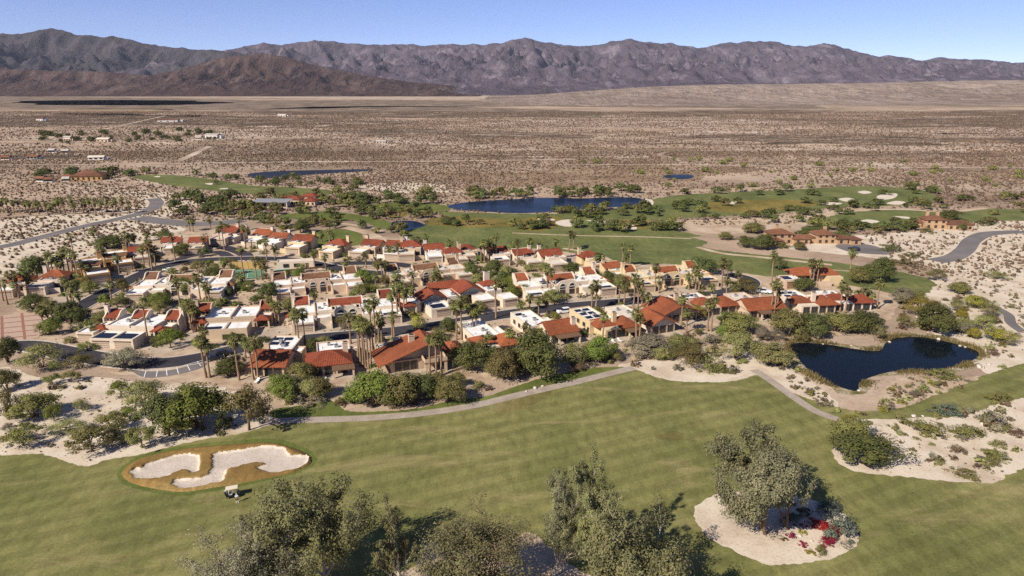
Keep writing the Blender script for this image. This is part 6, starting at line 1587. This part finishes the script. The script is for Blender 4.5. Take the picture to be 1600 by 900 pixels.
FARZ = [
 ('dark tree on the far shore of the lake', 'l_dark', [(700, 304), (1010, 298), (1010, 307), (700, 312)], 32, 12, 24, 9, 16),
 ('dark tree on the near shore of the lake', 'l_dark', [(870, 333), (1100, 318), (1105, 336), (900, 342)], 30, 12, 26, 9, 17),
 ('dark round tree in the row at the far side of the second fairway', 'l_dark', [(890, 352), (1070, 352), (1070, 364), (890, 362)], 17, 16, 26, 14, 22),
 ('dark tree between the clubhouse and the lake', 'l_dark', [(530, 312), (690, 306), (690, 340), (560, 345)], 36, 13, 26, 10, 20),
 ('olive tree in the scrub around the clubhouse', 'l_olive', [(380, 308), (540, 306), (560, 335), (400, 345)], 34, 12, 24, 9, 18),
 ('dark tree in the grove beside the desert road', 'l_dark', [(262, 308), (390, 310), (400, 345), (270, 335)], 34, 14, 26, 11, 20),
 ('olive tree in the scrub above the house row', 'l_olive', [(400, 340), (640, 345), (640, 372), (420, 362)], 30, 12, 22, 9, 18),
 ('dark tree along the left far fairway', 'l_dark', [(170, 270), (580, 280), (560, 305), (300, 292)], 26, 9, 18, 7, 13),
 ('dark tree on the far right fairways', 'l_dark', [(1060, 300), (1460, 292), (1470, 330), (1090, 345)], 46, 10, 22, 8, 15),
 ('dark tree around the villas', 'l_dark', [(1200, 345), (1480, 335), (1500, 360), (1220, 372)], 26, 13, 26, 10, 20),
 ('olive tree scattered beyond the lake in the desert', 'l_olive', [(900, 250), (1600, 252), (1600, 300), (1000, 296)], 46, 6, 16, 4, 9),
 ('olive tree on the sand right of the fairways', 'l_olive', [(1400, 300), (1640, 300), (1640, 345), (1480, 350)], 22, 10, 22, 6, 13),
 ('dark tree in the grove beside the rust roofed desert house', 'l_dark', [(50, 270), (240, 266), (240, 278), (60, 280)], 18, 12, 22, 8, 12),
 ('dark tree in the far orchard around the white desert buildings', 'l_dark', [(60, 208), (350, 204), (350, 224), (60, 228)], 44, 7, 16, 4, 8),
 ('dark tree between the second fairway and the small pond', 'l_dark', [(640, 350), (880, 340), (880, 358), (680, 360)], 16, 12, 24, 9, 16),
]
RF = random.Random(99)
TINY = ('olive tree scattered', 'dark tree in the far orchard', 'dark tree along the left far')
for lb, mt, poly, n, w0, w1, h0, h1 in FARZ:
    xs = [p[0] for p in poly]; ys = [p[1] for p in poly]; k = 0; tries = 0; acc = []
    tiny = lb.startswith(TINY)
    while k < n and tries < n * 40:
        tries += 1
        px, py = RF.uniform(min(xs), max(xs)), RF.uniform(min(ys), max(ys))
        if not pip(px, py, poly): continue
        x, y = G(px, py)
        if blocked(x, y, ('water', 'road', 'house', 'far_road')): continue
        if blocked(x, y, ('grass',)) and RF.random() < .75: continue
        w = RF.uniform(w0, w1) * mpp(px, py); hh = max(RF.uniform(h0, h1) * mpp(px, py), .5 * w)
        if tiny: acc.append((x, y, w, hh))
        else: m2 = RF.choice([mt, mt, 'l_dark', 'l_olive']); sz = 'tall ' if hh > w * .8 else ('broad ' if w > (w0 + w1) / 2 * mpp(px, py) else 'small '); plant('course_tree', 'far', x, y, w, hh, m2, sz + HUE[m2] + ' ' + lb[lb.index('tree'):], 'tree', lb.replace('dark tree', 'trees').replace('olive tree', 'trees').replace('dark round tree', 'trees'), RF)
        k += 1
    if tiny:
        rng = np.random.default_rng(len(lb)); Vs = []; Ts = []
        for (x, y, w, hh) in acc:
            nl = 260; d = rng.normal(0, 1, (nl, 3)); d /= np.linalg.norm(d, axis=1)[:, None]
            lump = 1 + .25 * np.sin(3 * np.arctan2(d[:, 1], d[:, 0]) + x)
            C = d * (rng.uniform(.5, 1, nl) * lump)[:, None] * np.array([w / 2, w / 2, hh * .45]) + np.array([x, y, hh * .5]); C[:, 2] = np.maximum(C[:, 2], .1)
            V, F = leaf_quads(C, d, w * .055, rng, 1, .5); Vs.append(V); Ts.append(np.repeat(np.clip(.45 + rng.normal(0, .15, nl) + rng.normal(0, .15), 0, 1), 4))
        V = np.concatenate(Vs)
        o = ob('distant_trees', mesh_np('distant_trees', V, np.arange(len(V)).reshape(-1, 4), [M[mt]], False, np.concatenate(Ts)))
        tag(o, lb.replace('tree', 'trees', 1), 'trees', None, 'stuff')

# --- garden shrubs between the houses and small shrubs on the near sand
def scatter_px(poly, n, w0, w1, mats, nm, kinds, lb, grp, avoid, hr=(.55, .9)):
    xs = [p[0] for p in poly]; ys = [p[1] for p in poly]; k = 0; tries = 0
    wp = [G(*p) for p in poly]; wx = [p[0] for p in wp]; wy = [p[1] for p in wp]
    while k < n and tries < n * 60:
        tries += 1
        x, y = RF.uniform(min(wx), max(wx)), RF.uniform(min(wy), max(wy))
        if not pip(x, y, wp) or blocked(x, y, avoid): continue
        w = RF.uniform(w0, w1); mt = RF.choice(mats); l2 = (('small ' if w < 2.6 else 'large ') + HUE[mt] + ' shrub near the ' + near_house(x, y)) if nm == 'garden_shrub' else ('small ' if w < 2.2 else 'large ') + HUE[mt] + ' ' + lb; plant(nm, RF.choice(kinds), x, y, w, w * RF.uniform(*hr), mt, l2, 'shrub', grp, RF); k += 1
AV = ('road', 'house', 'water', 'grass', 'bunker')
V_ALL = [(70, 540), (60, 470), (150, 425), (300, 385), (420, 385), (640, 395), (800, 405), (960, 420), (1120, 440), (1190, 455), (1180, 500), (1000, 520), (860, 535), (740, 560), (500, 590), (380, 590), (300, 545), (180, 555)]
scatter_px(V_ALL, 290, 1.3, 4.4, ['l_dark', 'l_green', 'l_green', 'l_olive', 'l_olive', 'l_pale', 'l_grey'], 'garden_shrub', ['small', 'mound'], 'small garden shrub planted between the village houses', 'garden shrubs of the village', AV)
scatter_px([(800, 590), (900, 560), (1000, 535), (1180, 525), (1200, 560), (1120, 590), (1000, 575), (900, 580)], 60, 1.5, 4.5, ['l_grey', 'l_dry', 'l_grey', 'l_olive', 'l_pale'], 'bank_shrub', ['mound', 'small'], 'shrub on the bank between houses and fairway', 'shrubs on the bank below the houses', AV)
scatter_px([(0, 600), (60, 595), (200, 595), (330, 605), (400, 660), (250, 690), (100, 715), (0, 708)], 46, .7, 2.6, ['l_grey', 'l_dry', 'l_dry', 'l_olive'], 'sand_shrub', ['small', 'mound'], 'shrub on the pale sand between street bend and bunker', 'small shrubs on the left sand', AV)
scatter_px([(1380, 660), (1600, 630), (1640, 715), (1560, 745), (1420, 720)], 60, .6, 3.2, ['l_grey', 'l_dry', 'l_pale', 'l_olive'], 'sand_shrub', ['small', 'mound'], 'shrub on the pale sand below the arm of grass', 'small shrubs on the right sand', ('road', 'house', 'water'))
scatter_px([(1390, 470), (1600, 440), (1640, 600), (1560, 590), (1540, 530), (1400, 515)], 60, .8, 3.2, ['l_grey', 'l_dry', 'l_pale', 'l_olive'], 'sand_shrub', ['small', 'mound'], 'shrub on the open sand behind the pond', 'small shrubs behind the pond', AV)
scatter_px([(1215, 560), (1240, 600), (1320, 640), (1370, 640), (1400, 600), (1480, 600), (1440, 625), (1330, 660), (1250, 625)], 46, .9, 2.6, ['l_grey', 'l_dry', 'l_pale', 'l_yellow'], 'bank_shrub', ['small', 'mound'], 'tuft on the bank around the pond', 'dry tufts around the pond', ('road', 'house', 'water', 'bunker'))
scatter_px([(420, 625), (480, 605), (560, 620), (700, 610), (800, 590), (780, 612), (640, 640), (480, 640)], 26, 1.0, 3.0, ['l_grey', 'l_dry', 'l_olive'], 'bank_shrub', ['small', 'mound'], 'shrub on the bank below the fairway row', 'shrubs on the bank below the fairway row', AV)

def scatter_tree(poly, n, w0, w1, mats, lb, grp, kinds=('bushy', 'airy'), hr=(.7, 1.0)):
    wp = [G(*p) for p in poly]; wx = [p[0] for p in wp]; wy = [p[1] for p in wp]; k = 0; tries = 0
    while k < n and tries < n * 80:
        tries += 1
        x, y = RF.uniform(min(wx), max(wx)), RF.uniform(min(wy), max(wy))
        if not pip(x, y, wp) or blocked(x, y, AV): continue
        w = RF.uniform(w0, w1); mt = RF.choice(mats); l2 = HUE[mt] + ' garden tree near the ' + near_house(x, y) if lb.startswith('small leafy') else HUE[mt] + ' ' + lb; plant('garden_tree', RF.choice(kinds), x, y, w, w * RF.uniform(*hr), mt, l2, 'tree', grp, RF); k += 1
scatter_px([(1376, 628), (1392, 602), (1425, 592), (1475, 596), (1535, 590), (1500, 606), (1455, 622), (1400, 634)], 60, .5, 1.6, ['l_grey', 'l_dry', 'l_grey', 'l_pale'], 'bank_shrub', ['small'], 'brush tuft on the bare grassless point of the pond', 'brush on the point of the pond', ('water', 'road'))
scatter_px([(1205, 560), (1225, 560), (1290, 615), (1320, 645), (1280, 632), (1230, 596)], 40, .6, 1.8, ['l_grey', 'l_dry', 'l_grey', 'l_pale'], 'bank_shrub', ['small'], 'brush tuft between the cart path and the pond', 'brush between path and pond', ('water', 'road'))
scatter_tree(V_ALL, 115, 2.8, 6.2, ['l_dark', 'l_green', 'l_olive', 'l_olive', 'l_pale'], 'small leafy garden tree planted between the village houses', 'garden trees of the village')
scatter_tree([(430, 610), (560, 605), (700, 590), (800, 575), (960, 550), (1060, 530), (1190, 520), (1195, 545), (1060, 560), (900, 575), (780, 605), (640, 635), (500, 630)], 34, 3.5, 7.0, ['l_olive', 'l_pale', 'l_green', 'l_olive', 'l_grey'], 'tree in the belt between the fairway row and the grass', 'trees of the belt below the fairway row')
scatter_tree([(1180, 535), (1240, 520), (1400, 515), (1420, 490), (1380, 470), (1560, 470), (1590, 560), (1500, 520), (1300, 535), (1220, 540)], 22, 3.0, 6.0, ['l_olive', 'l_pale', 'l_yellow', 'l_grey'], 'tree in the scrub behind the near pond', 'trees in the scrub behind the near pond')
scatter_tree([(0, 590), (80, 575), (200, 590), (340, 600), (400, 650), (300, 690), (60, 700), (0, 690)], 16, 2.5, 5.0, ['l_olive', 'l_pale', 'l_green', 'l_grey'], 'small tree on the sand below the street bend', 'small trees on the left sand', ('airy', 'tree'))

# reeds fringing the near pond: tall grass nobody could count
def reeds():
    rng = np.random.default_rng(4); P = ZONES['water'][0]; pts = []
    for i in range(len(P)):
        a = np.array(P[i - 1]); b = np.array(P[i]); L = np.hypot(*(b - a)); nn = np.array([(b - a)[1], -(b - a)[0]]) / max(L, 1e-6)
        n = int(L * 55)
        for k in range(n):
            q = a + (b - a) * rng.random() + nn * abs(rng.normal(0, 1.25))
            pts.append((q[0], q[1]))
    C = np.array(pts); n = len(C)
    d = perlin(C[:, 0] / 9, C[:, 1] / 9, 2); keep = d > -.25 + rng.normal(0, .12, n); C = C[keep]; d = d[keep]; n = len(C)
    hgt_ = rng.uniform(.35, 1.1, n) * (1 + d); a = rng.uniform(0, 6.28, n); dx, dy = np.cos(a) * .10, np.sin(a) * .10
    ln = rng.normal(0, .18, (n, 2))
    z0 = np.full(n, .03)
    V = np.stack([np.stack([C[:, 0] - dx, C[:, 1] - dy, z0], 1), np.stack([C[:, 0] + dx, C[:, 1] + dy, z0], 1), np.stack([C[:, 0] + ln[:, 0] + dx * .3, C[:, 1] + ln[:, 1] + dy * .3, hgt_], 1)], 1).reshape(-1, 3)
    o = ob('reeds', mesh_np('reeds', V, np.arange(n * 3).reshape(-1, 3), [M['l_reed']], False, np.repeat(np.clip(.5 + d * .5 + rng.normal(0, .15, n), 0, 1), 3)))
    tag(o, 'yellowish green reeds fringing the near pond', 'reeds', None, 'stuff')
M['l_reed'] = leafmat('reed_leaf', (0.20, 0.175, 0.065), .2, .4)
reeds()

# desert scrub: low bushes past counting
ICO_V = []; 
_t = (1 + 5 ** .5) / 2
ICO_V = np.array([(-1, _t, 0), (1, _t, 0), (-1, -_t, 0), (1, -_t, 0), (0, -1, _t), (0, 1, _t), (0, -1, -_t), (0, 1, -_t), (_t, 0, -1), (_t, 0, 1), (-_t, 0, -1), (-_t, 0, 1)], float); ICO_V /= np.linalg.norm(ICO_V[0])
ICO_F = np.array([(0, 11, 5), (0, 5, 1), (0, 1, 7), (0, 7, 10), (0, 10, 11), (1, 5, 9), (5, 11, 4), (11, 10, 2), (10, 7, 6), (7, 1, 8), (3, 9, 4), (3, 4, 2), (3, 2, 6), (3, 6, 8), (3, 8, 9), (4, 9, 5), (2, 4, 11), (6, 2, 10), (8, 6, 7), (9, 8, 1)])
def scrub(name, lab, x0, x1, y0, y1, n, w0, w1, avoid, seed, dens=None, poly=None):
    rng = np.random.default_rng(seed)
    y = np.sqrt(rng.uniform(y0 ** 2, y1 ** 2, n)) if poly is None else rng.uniform(y0, y1, n)
    x = rng.uniform(-1, 1, n) * y * .86 if poly is None else rng.uniform(x0, x1, n)
    keep = np.ones(n, bool)
    if poly is not None: keep &= inpoly(x, y, poly)
    for z in avoid:
        for p in ZONES.get(z, []): keep &= ~inpoly(x, y, p)
    d = fbm(x / 140, y / 70, 4, seed) + .5 * fbm(x / 420, y / 200, 3, seed + 4); keep &= d > rng.uniform(-.55, .3, n)
    x, y = x[keep], y[keep]; n = len(x)
    w = rng.uniform(w0, w1, n) * rng.uniform(.6, 1.2, n)
    OV = np.array([(1, 0, 0), (0, 1, 0), (-1, 0, 0), (0, -1, 0), (0, 0, 1.1), (.1, .1, -.6)]); OF = np.array([(0, 1, 4), (1, 2, 4), (2, 3, 4), (3, 0, 4), (1, 0, 5), (2, 1, 5), (3, 2, 5), (0, 3, 5)])
    an = rng.uniform(0, 6.28, n); ca, sa = np.cos(an)[:, None], np.sin(an)[:, None]
    V = OV[None] * (w / 2)[:, None, None] * rng.uniform(.6, 1.45, (n, 6, 1)) * np.array([1, 1, .8])
    V = np.stack([V[..., 0] * ca - V[..., 1] * sa, V[..., 0] * sa + V[..., 1] * ca, V[..., 2]], -1)
    V[..., 0] += x[:, None]; V[..., 1] += y[:, None]; V[..., 2] += (w * .2)[:, None]
    F = (OF[None] + (np.arange(n) * 6)[:, None, None]).reshape(-1, 3)
    t = np.repeat(np.clip(.5 + rng.normal(0, .25, n), 0, 1), 6)
    o = ob(name, mesh_np(name, V.reshape(-1, 3), F, [M['l_scrub']], False, t)); tag(o, lab, 'scrub', None, 'stuff')
    return n
VIL = [G(*p) for p in [(40, 560), (30, 450), (120, 410), (220, 375), (300, 352), (420, 345), (640, 352), (1130, 352), (1230, 350), (1340, 360), (1400, 420), (1480, 470), (1580, 540), (1600, 700), (900, 600), (500, 640), (200, 600)]]
ZONES['village'] = [VIL]
scrub('desert_scrub', 'low brown scrub dotting the open desert beyond the golf course', 0, 0, 250, 760, 85000, .8, 2.0, ('village', 'water', 'grass', 'road', 'house', 'far_road'), 5)
scrub('desert_scrub', 'brown scrub thinning out across the far valley floor', 0, 0, 700, 1900, 150000, 1.2, 2.5, ('village', 'water', 'grass', 'house', 'far_road'), 6)
sp = [G(*p) for p in [(1390, 380), (1460, 365), (1640, 365), (1700, 560), (1560, 560), (1500, 470), (1420, 430)]]
scrub('desert_scrub', 'small scrub on the pale sand beside the villas', 100, 420, 170, 340, 5200, .5, 1.5, ('water', 'grass', 'road', 'house'), 8, poly=sp)
sp = [G(*p) for p in [(-60, 600), (200, 590), (420, 630), (380, 680), (120, 725), (-60, 715)]]
scrub('sand_litter', 'twigs and tufts littering the pale sand', -170, -40, 110, 165, 1500, .15, .55, ('grass', 'road', 'house'), 9, poly=sp)
sp = [G(*p) for p in [(1330, 660), (1600, 625), (1700, 720), (1550, 752), (1340, 735)]]
scrub('sand_litter', 'twigs and tufts littering the right sand', 40, 130, 95, 150, 900, .12, .5, ('road',), 10, poly=sp)
scrub('yard_litter', 'gravel clumps and ground cover in the village yards', -150, 120, 150, 290, 9000, .25, .9, ('grass', 'road', 'house', 'water'), 11, poly=[G(*p) for p in V_ALL])

# ------------------------------------------------------------------ stones
def stone_mesh(i):
    r = np.random.default_rng(i); v = ICO_V * r.uniform(.7, 1.25, (12, 1)) * np.array([1, .8, .55])
    return mesh_np('stone', v, ICO_F, [M['rock']])
ST_ = [stone_mesh(i) for i in range(4)]
for i, (px, py, w) in enumerate([(1466, 531, 9), (1500, 541, 6), (1508, 543, 5), (1367, 546, 7), (1390, 535, 6), (1342, 611, 7), (1330, 541, 5), (1286, 538, 4), (1530, 574, 12), (1545, 570, 8), (1496, 594, 9), (1428, 651, 11), (1442, 651, 6), (1450, 520, 4), (1236, 536, 5), (1548, 656, 14), (1535, 664, 10), (1560, 650, 8), (836, 607, 9), (848, 604, 7), (822, 612, 5), (1250, 838, 9), (1268, 846, 8), (1276, 856, 6)]):
    x, y = G(px, py); k = w * mpp(px, py) * .5
    o = ob('boulder', ST_[i % 4], None, (x, y, k * .2 + .04), rnd.uniform(0, 6)); o.scale = (k, k, k)
    tag(o, 'pale boulder on the bank of the near pond' if i < 18 else ('flat pale boulder beside the cart path below the dark tree' if i < 21 else 'grey white boulder among the crimson island bushes'), 'boulder', 'boulders by the pond' if i < 18 else ('boulders by the path' if i < 21 else 'boulders on the island'))

# ------------------------------------------------------------------ golf cart, golfer, cars
def wheel(parent, x, y, r, w, name='wheel'):
    m = MB(); m.tube([(x - w / 2, y, r), (x + w / 2, y, r)], r, 12); o = m.build(name, M['tyre'], parent)
    m = MB(); m.tube([(x - w / 2 - .01, y, r), (x + w / 2 + .01, y, r)], r * .55, 10); m.build('rim', M['metal'], o)
x, y = G(365, 776)
cart = ob('golf_cart', None, None, (x, y, .02), math.radians(-72)); tag(cart, 'dark golf cart with cream canopy parked on the fairway below the bunker', 'golf cart')
for sx in (-.48, .48):
    for sy in (-.82, .82): wheel(cart, sx, sy, .23, .2)
m = MB(); m.wallpoly_x([(-1.15, .28), (1.15, .28), (1.15, .55), (.7, .62), (.45, .34), (-.1, .34), (-.15, .68), (-1.1, .72)], -.58, .58); m.build('body', M['carblack'], cart)
m = MB(); m.wallpoly_x([(1.1, .5), (1.18, .6), (.85, .95), (.7, .95), (.66, .55)], -.55, .55); m.build('front_cowl', M['carblack'], cart)
m = MB(); m.box(-.52, .52, -.62, -.12, .68, .82); m.build('seat', M['seatvinyl'], cart)
m = MB(); m.box(-.52, .52, -.74, -.62, .82, 1.2); m.build('backrest', M['seatvinyl'], cart)
m = MB(); m.slab([(-.62, -1.15, 1.86), (.62, -1.15, 1.86), (.62, .85, 1.9), (-.62, .85, 1.9)], .07); m.build('canopy', M['canopy'], cart)
for sx in (-.54, .54):
    for ya, yb in ((-.95, -.95), (.8, .62)): MB().tube([(sx, ya, .6), (sx, yb, 1.84)], .025, 5).build('canopy_post', M['darkmetal'], cart)
m = MB(); m.tube([(-.25, .62, .8), (-.25, .42, 1.0)], .02, 5); m.tube([(-.25 + .17 * math.cos(a), .42 + .05 * math.sin(a), 1.0 + .16 * math.sin(a)) for a in np.linspace(0, 6.28, 11)], .02, 5); m.build('steering_wheel', M['darkmetal'], cart)
for sx in (-.25, .25):
    m = MB(); m.tube([(sx, -1.12, .5), (sx, -1.3, 1.3)], [.14, .16], 8); b = m.build('golf_bag', M['white' if sx < 0 else 'carblack'], cart)
    m = MB()
    for k in range(4): m.tube([(sx + .06 * math.cos(k * 1.6), -1.3 + .06 * math.sin(k * 1.6), 1.2), (sx + .1 * math.cos(k * 1.6), -1.36 + .08 * math.sin(k * 1.6), 1.55)], .015, 4)
    m.build('club', M['metal'], b)

def person():
    x, y = G(371, 785)
    me = bpy.data.meshes.new('person_body')
    J = {}; V = []; E = []; R = []
    def v(n, p, r): J[n] = len(V); V.append(p); R.append(r)
    v('pelvis', (0, 0, .95), .15); v('waist', (0, .02, 1.12), .135); v('chest', (0, .0, 1.33), .165); v('neck', (0, -.05, 1.50), .06); v('headb', (0, -.09, 1.58), .085); v('headt', (0, -.10, 1.71), .095)
    for s, q in (('l', -1), ('r', 1)):
        v('hip' + s, (q * .10, 0, .88), .105); v('knee' + s, (q * .13, -.03, .49), .065); v('ankle' + s, (q * .15, .02, .10), .045); v('toe' + s, (q * .17, -.15, .045), .045)
        v('sh' + s, (q * .20, -.02, 1.40), .07); v('el' + s, (q * .22, -.14, 1.14), .05); v('wr' + s, (q * .06, -.34, 1.0), .035); v('palm' + s, (q * .03, -.40, .95), .032)
        for k in range(5): v('f%d%s' % (k, s), (q * (.045 - .02 * k * .6) + .0, -.425 - .012 * k, .90 - .012 * (k if k < 4 else 0)), .011)
    for s in 'lr':
        for a, b in (('pelvis', 'hip' + s), ('hip' + s, 'knee' + s), ('knee' + s, 'ankle' + s), ('ankle' + s, 'toe' + s), ('chest', 'sh' + s), ('sh' + s, 'el' + s), ('el' + s, 'wr' + s), ('wr' + s, 'palm' + s)) + tuple(('palm' + s, 'f%d%s' % (k, s)) for k in range(5)): E.append((J[a], J[b]))
    for a, b in (('pelvis', 'waist'), ('waist', 'chest'), ('chest', 'neck'), ('neck', 'headb'), ('headb', 'headt')): E.append((J[a], J[b]))
    me.from_pydata(V, E, []); me.update()
    p = ob('person', me, None, (x, y, .03), math.radians(25)); tag(p, 'golfer in white shirt and dark shorts standing beside the golf cart', 'person')
    sk = p.modifiers.new('skin', 'SKIN')
    for i, d in enumerate(me.skin_vertices[0].data): d.radius = (R[i], R[i]); d.use_root = (i == 0)
    p.modifiers.new('sub', 'SUBSURF').levels = 1; p.modifiers['sub'].render_levels = 1
    me.materials.append(M['skin'])
    def cloth(name, mat, pts, rad, seg=10):
        m = MB()
        for pp, rr in zip(pts, rad): m.tube(pp, rr, seg)
        m.build(name, M[mat], p, None, True)
    cloth('shirt', 'shirt', [[(0, .01, .93), (0, .02, 1.12), (0, 0, 1.33), (0, -.03, 1.46)], [(-.16, -.02, 1.41), (-.225, -.12, 1.18)], [(.16, -.02, 1.41), (.225, -.12, 1.18)]], [[.185, .165, .195, .09], [.1, .085], [.1, .085]])
    cloth('shorts', 'shorts', [[(0, 0, 1.0), (0, 0, .84)], [(-.10, 0, .92), (-.13, -.02, .52)], [(.10, 0, .92), (.13, -.02, .52)]], [[.18, .175], [.13, .105], [.13, .105]])
    cloth('shoes', 'white', [[(-.15, .06, .05), (-.165, -.08, .05), (-.175, -.2, .045)], [(.15, .06, .05), (.165, -.08, .05), (.175, -.2, .045)]], [[.055, .06, .04], [.055, .06, .04]])
    cloth('socks', 'white', [[(-.15, .02, .08), (-.143, 0, .28)], [(.15, .02, .08), (.143, 0, .28)]], [[.055, .062], [.055, .062]])
    cloth('cap', 'white', [[(0, -.10, 1.70), (0, -.10, 1.78), (0, -.10, 1.81)], [(0, -.14, 1.70), (0, -.27, 1.685)]], [[.108, .10, .05], [.07, .05]])
    for q in (-1, 1): MB().tube([(q * .035, -.185, 1.655), (q * .035, -.2, 1.655)], .012, 6).build('eye', M['darkmetal'], p)
    MB().tube([(0, -.185, 1.64), (0, -.215, 1.61)], [.012, .018], 6).build('nose', M['skin'], p)
    g = MB(); g.tube([(.0, -.42, .95), (.05, -.75, .05)], .014, 5); c = g.build('golf_club', M['metal'], None, (x, y, .03)); c.rotation_euler = (0, 0, math.radians(25))
    tag(c, 'golf club held by the golfer', 'golf club')
person()

def car(px, py, yaw, paint, label, kind='suv'):
    x, y = G(px, py)
    c = ob('parked_car', None, None, (x, y, .05), math.radians(yaw)); tag(c, label, 'car')
    Lh = 2.3
    if kind == 'suv': pr = [(-Lh, .35), (Lh, .35), (Lh, .85), (Lh - .15, .98), (1.05, 1.06), (-2.2, 1.10), (-Lh, .9)]; cb = [(1.0, 1.04), (.35, 1.62), (-1.7, 1.66), (-2.2, 1.08)]
    elif kind == 'pickup': pr = [(-2.7, .45), (2.6, .45), (2.6, .95), (2.4, 1.08), (1.2, 1.14), (-2.7, 1.14)]; cb = [(1.15, 1.12), (.55, 1.75), (-.7, 1.78), (-.85, 1.12)]
    else: pr = [(-Lh, .3), (Lh, .3), (Lh, .68), (Lh - .2, .80), (1.0, .90), (-1.6, .94), (-Lh, .82)]; cb = [(.95, .88), (.25, 1.36), (-1.1, 1.38), (-1.75, .92)]
    m = MB(); m.wallpoly_x(pr, -.9, .9); m.build('body', M[paint], c)
    m = MB(); n = len(cb)
    w0, w1 = .84, .70
    V = [(-w0 if p[1] < 1.2 else -w1, p[0], p[1]) for p in cb] + [(w0 if p[1] < 1.2 else w1, p[0], p[1]) for p in cb]
    m.add(V, [tuple(range(n)), tuple(range(2 * n - 1, n - 1, -1))] + [(i, i + n, (i + 1) % n + n, (i + 1) % n) for i in range(n)]); m.build('windows', M['glass'], c)
    m = MB(); m.box(-.69, .69, cb[2][0] - .02, cb[1][0] + .02, cb[1][1] - .02, cb[2][1] + .05); m.build('roof', M[paint], c)
    for sx in (-.86, .86):
        for sy in (-1.45, 1.4): wheel(c, sx, sy, .34, .22)
    for sx in (-.62, .62):
        MB().box(sx - .2, sx + .2, pr[2][0] - .02, pr[2][0] + .03, .62, .78).build('headlight', M['white'], c)
    return c
car(881, 489, 110, 'carwhite', 'white car parked at the kerb beside the panel rows house')
car(1192, 458, 75, 'carwhite', 'white pickup truck parked behind the long tan side wall', 'pickup')
car(336, 562, -60, 'cardark', 'dark blue car parked at the street corner near the parking bays', 'sedan')
car(350, 556, -58, 'carblack', 'black car parked beside the dark blue one', 'suv')
car(1334, 391, 40, 'carblack', 'black car standing on the paved court of the villas', 'suv')
car(263, 424, 60, 'carwhite', 'white car standing on the upper street', 'sedan')
car(1178, 470, 70, 'cargrey', 'silver car under the garden trees inside the street bend', 'sedan')

for i, (px, py, yaw, lb) in enumerate([(958, 536, 20, 'white sun lounger on the terrace of the panel rows house'), (968, 534, 35, 'white sun lounger set askew beside the first one at the panel rows house'),
                                   (508, 597, 10, 'white sun lounger under the dark red hip roof patio'), (402, 598, -10, 'white sun lounger below the panel covered orange roof house')]):
    x, y = G(px, py); r = ob('sun_lounger', None, None, (x, y, .16), math.radians(yaw)); tag(r, lb, 'sun lounger')
    MB().box(-.33, .33, -.95, .25, .28, .36).build('seat', M['white'], r)
    MB().wallpoly_x([(.25, .28), (.25, .36), (.85, .85), (.9, .78)], -.33, .33).build('backrest', M['white'], r)
    for sx in (-.28, .28):
        for sy in (-.85, .2): MB().box(sx - .03, sx + .03, sy - .03, sy + .03, 0, .28).build('leg', M['white'], r)

# faint dry air over the valley
hz_m = bpy.data.materials.new('haze_air'); hz_m.use_nodes = True
hn = hz_m.node_tree; hn.nodes.clear(); ho = hn.nodes.new('ShaderNodeOutputMaterial'); hv = hn.nodes.new('ShaderNodeVolumePrincipled')
hv.inputs['Color'].default_value = (0.74, 0.80, 1.0, 1); hv.inputs['Density'].default_value = 0.000016
hn.links.new(hv.outputs[0], ho.inputs['Volume'])
HAZE = True
if HAZE:
    hz = ob('haze', mesh_py('haze', MB().box(-17000, 17000, -2000, 17000, -6, 1500).V, MB().box(0, 1, 0, 1, 0, 1).F, hz_m)); tag(hz, 'thin dry haze over the valley', 'haze', None, 'stuff')
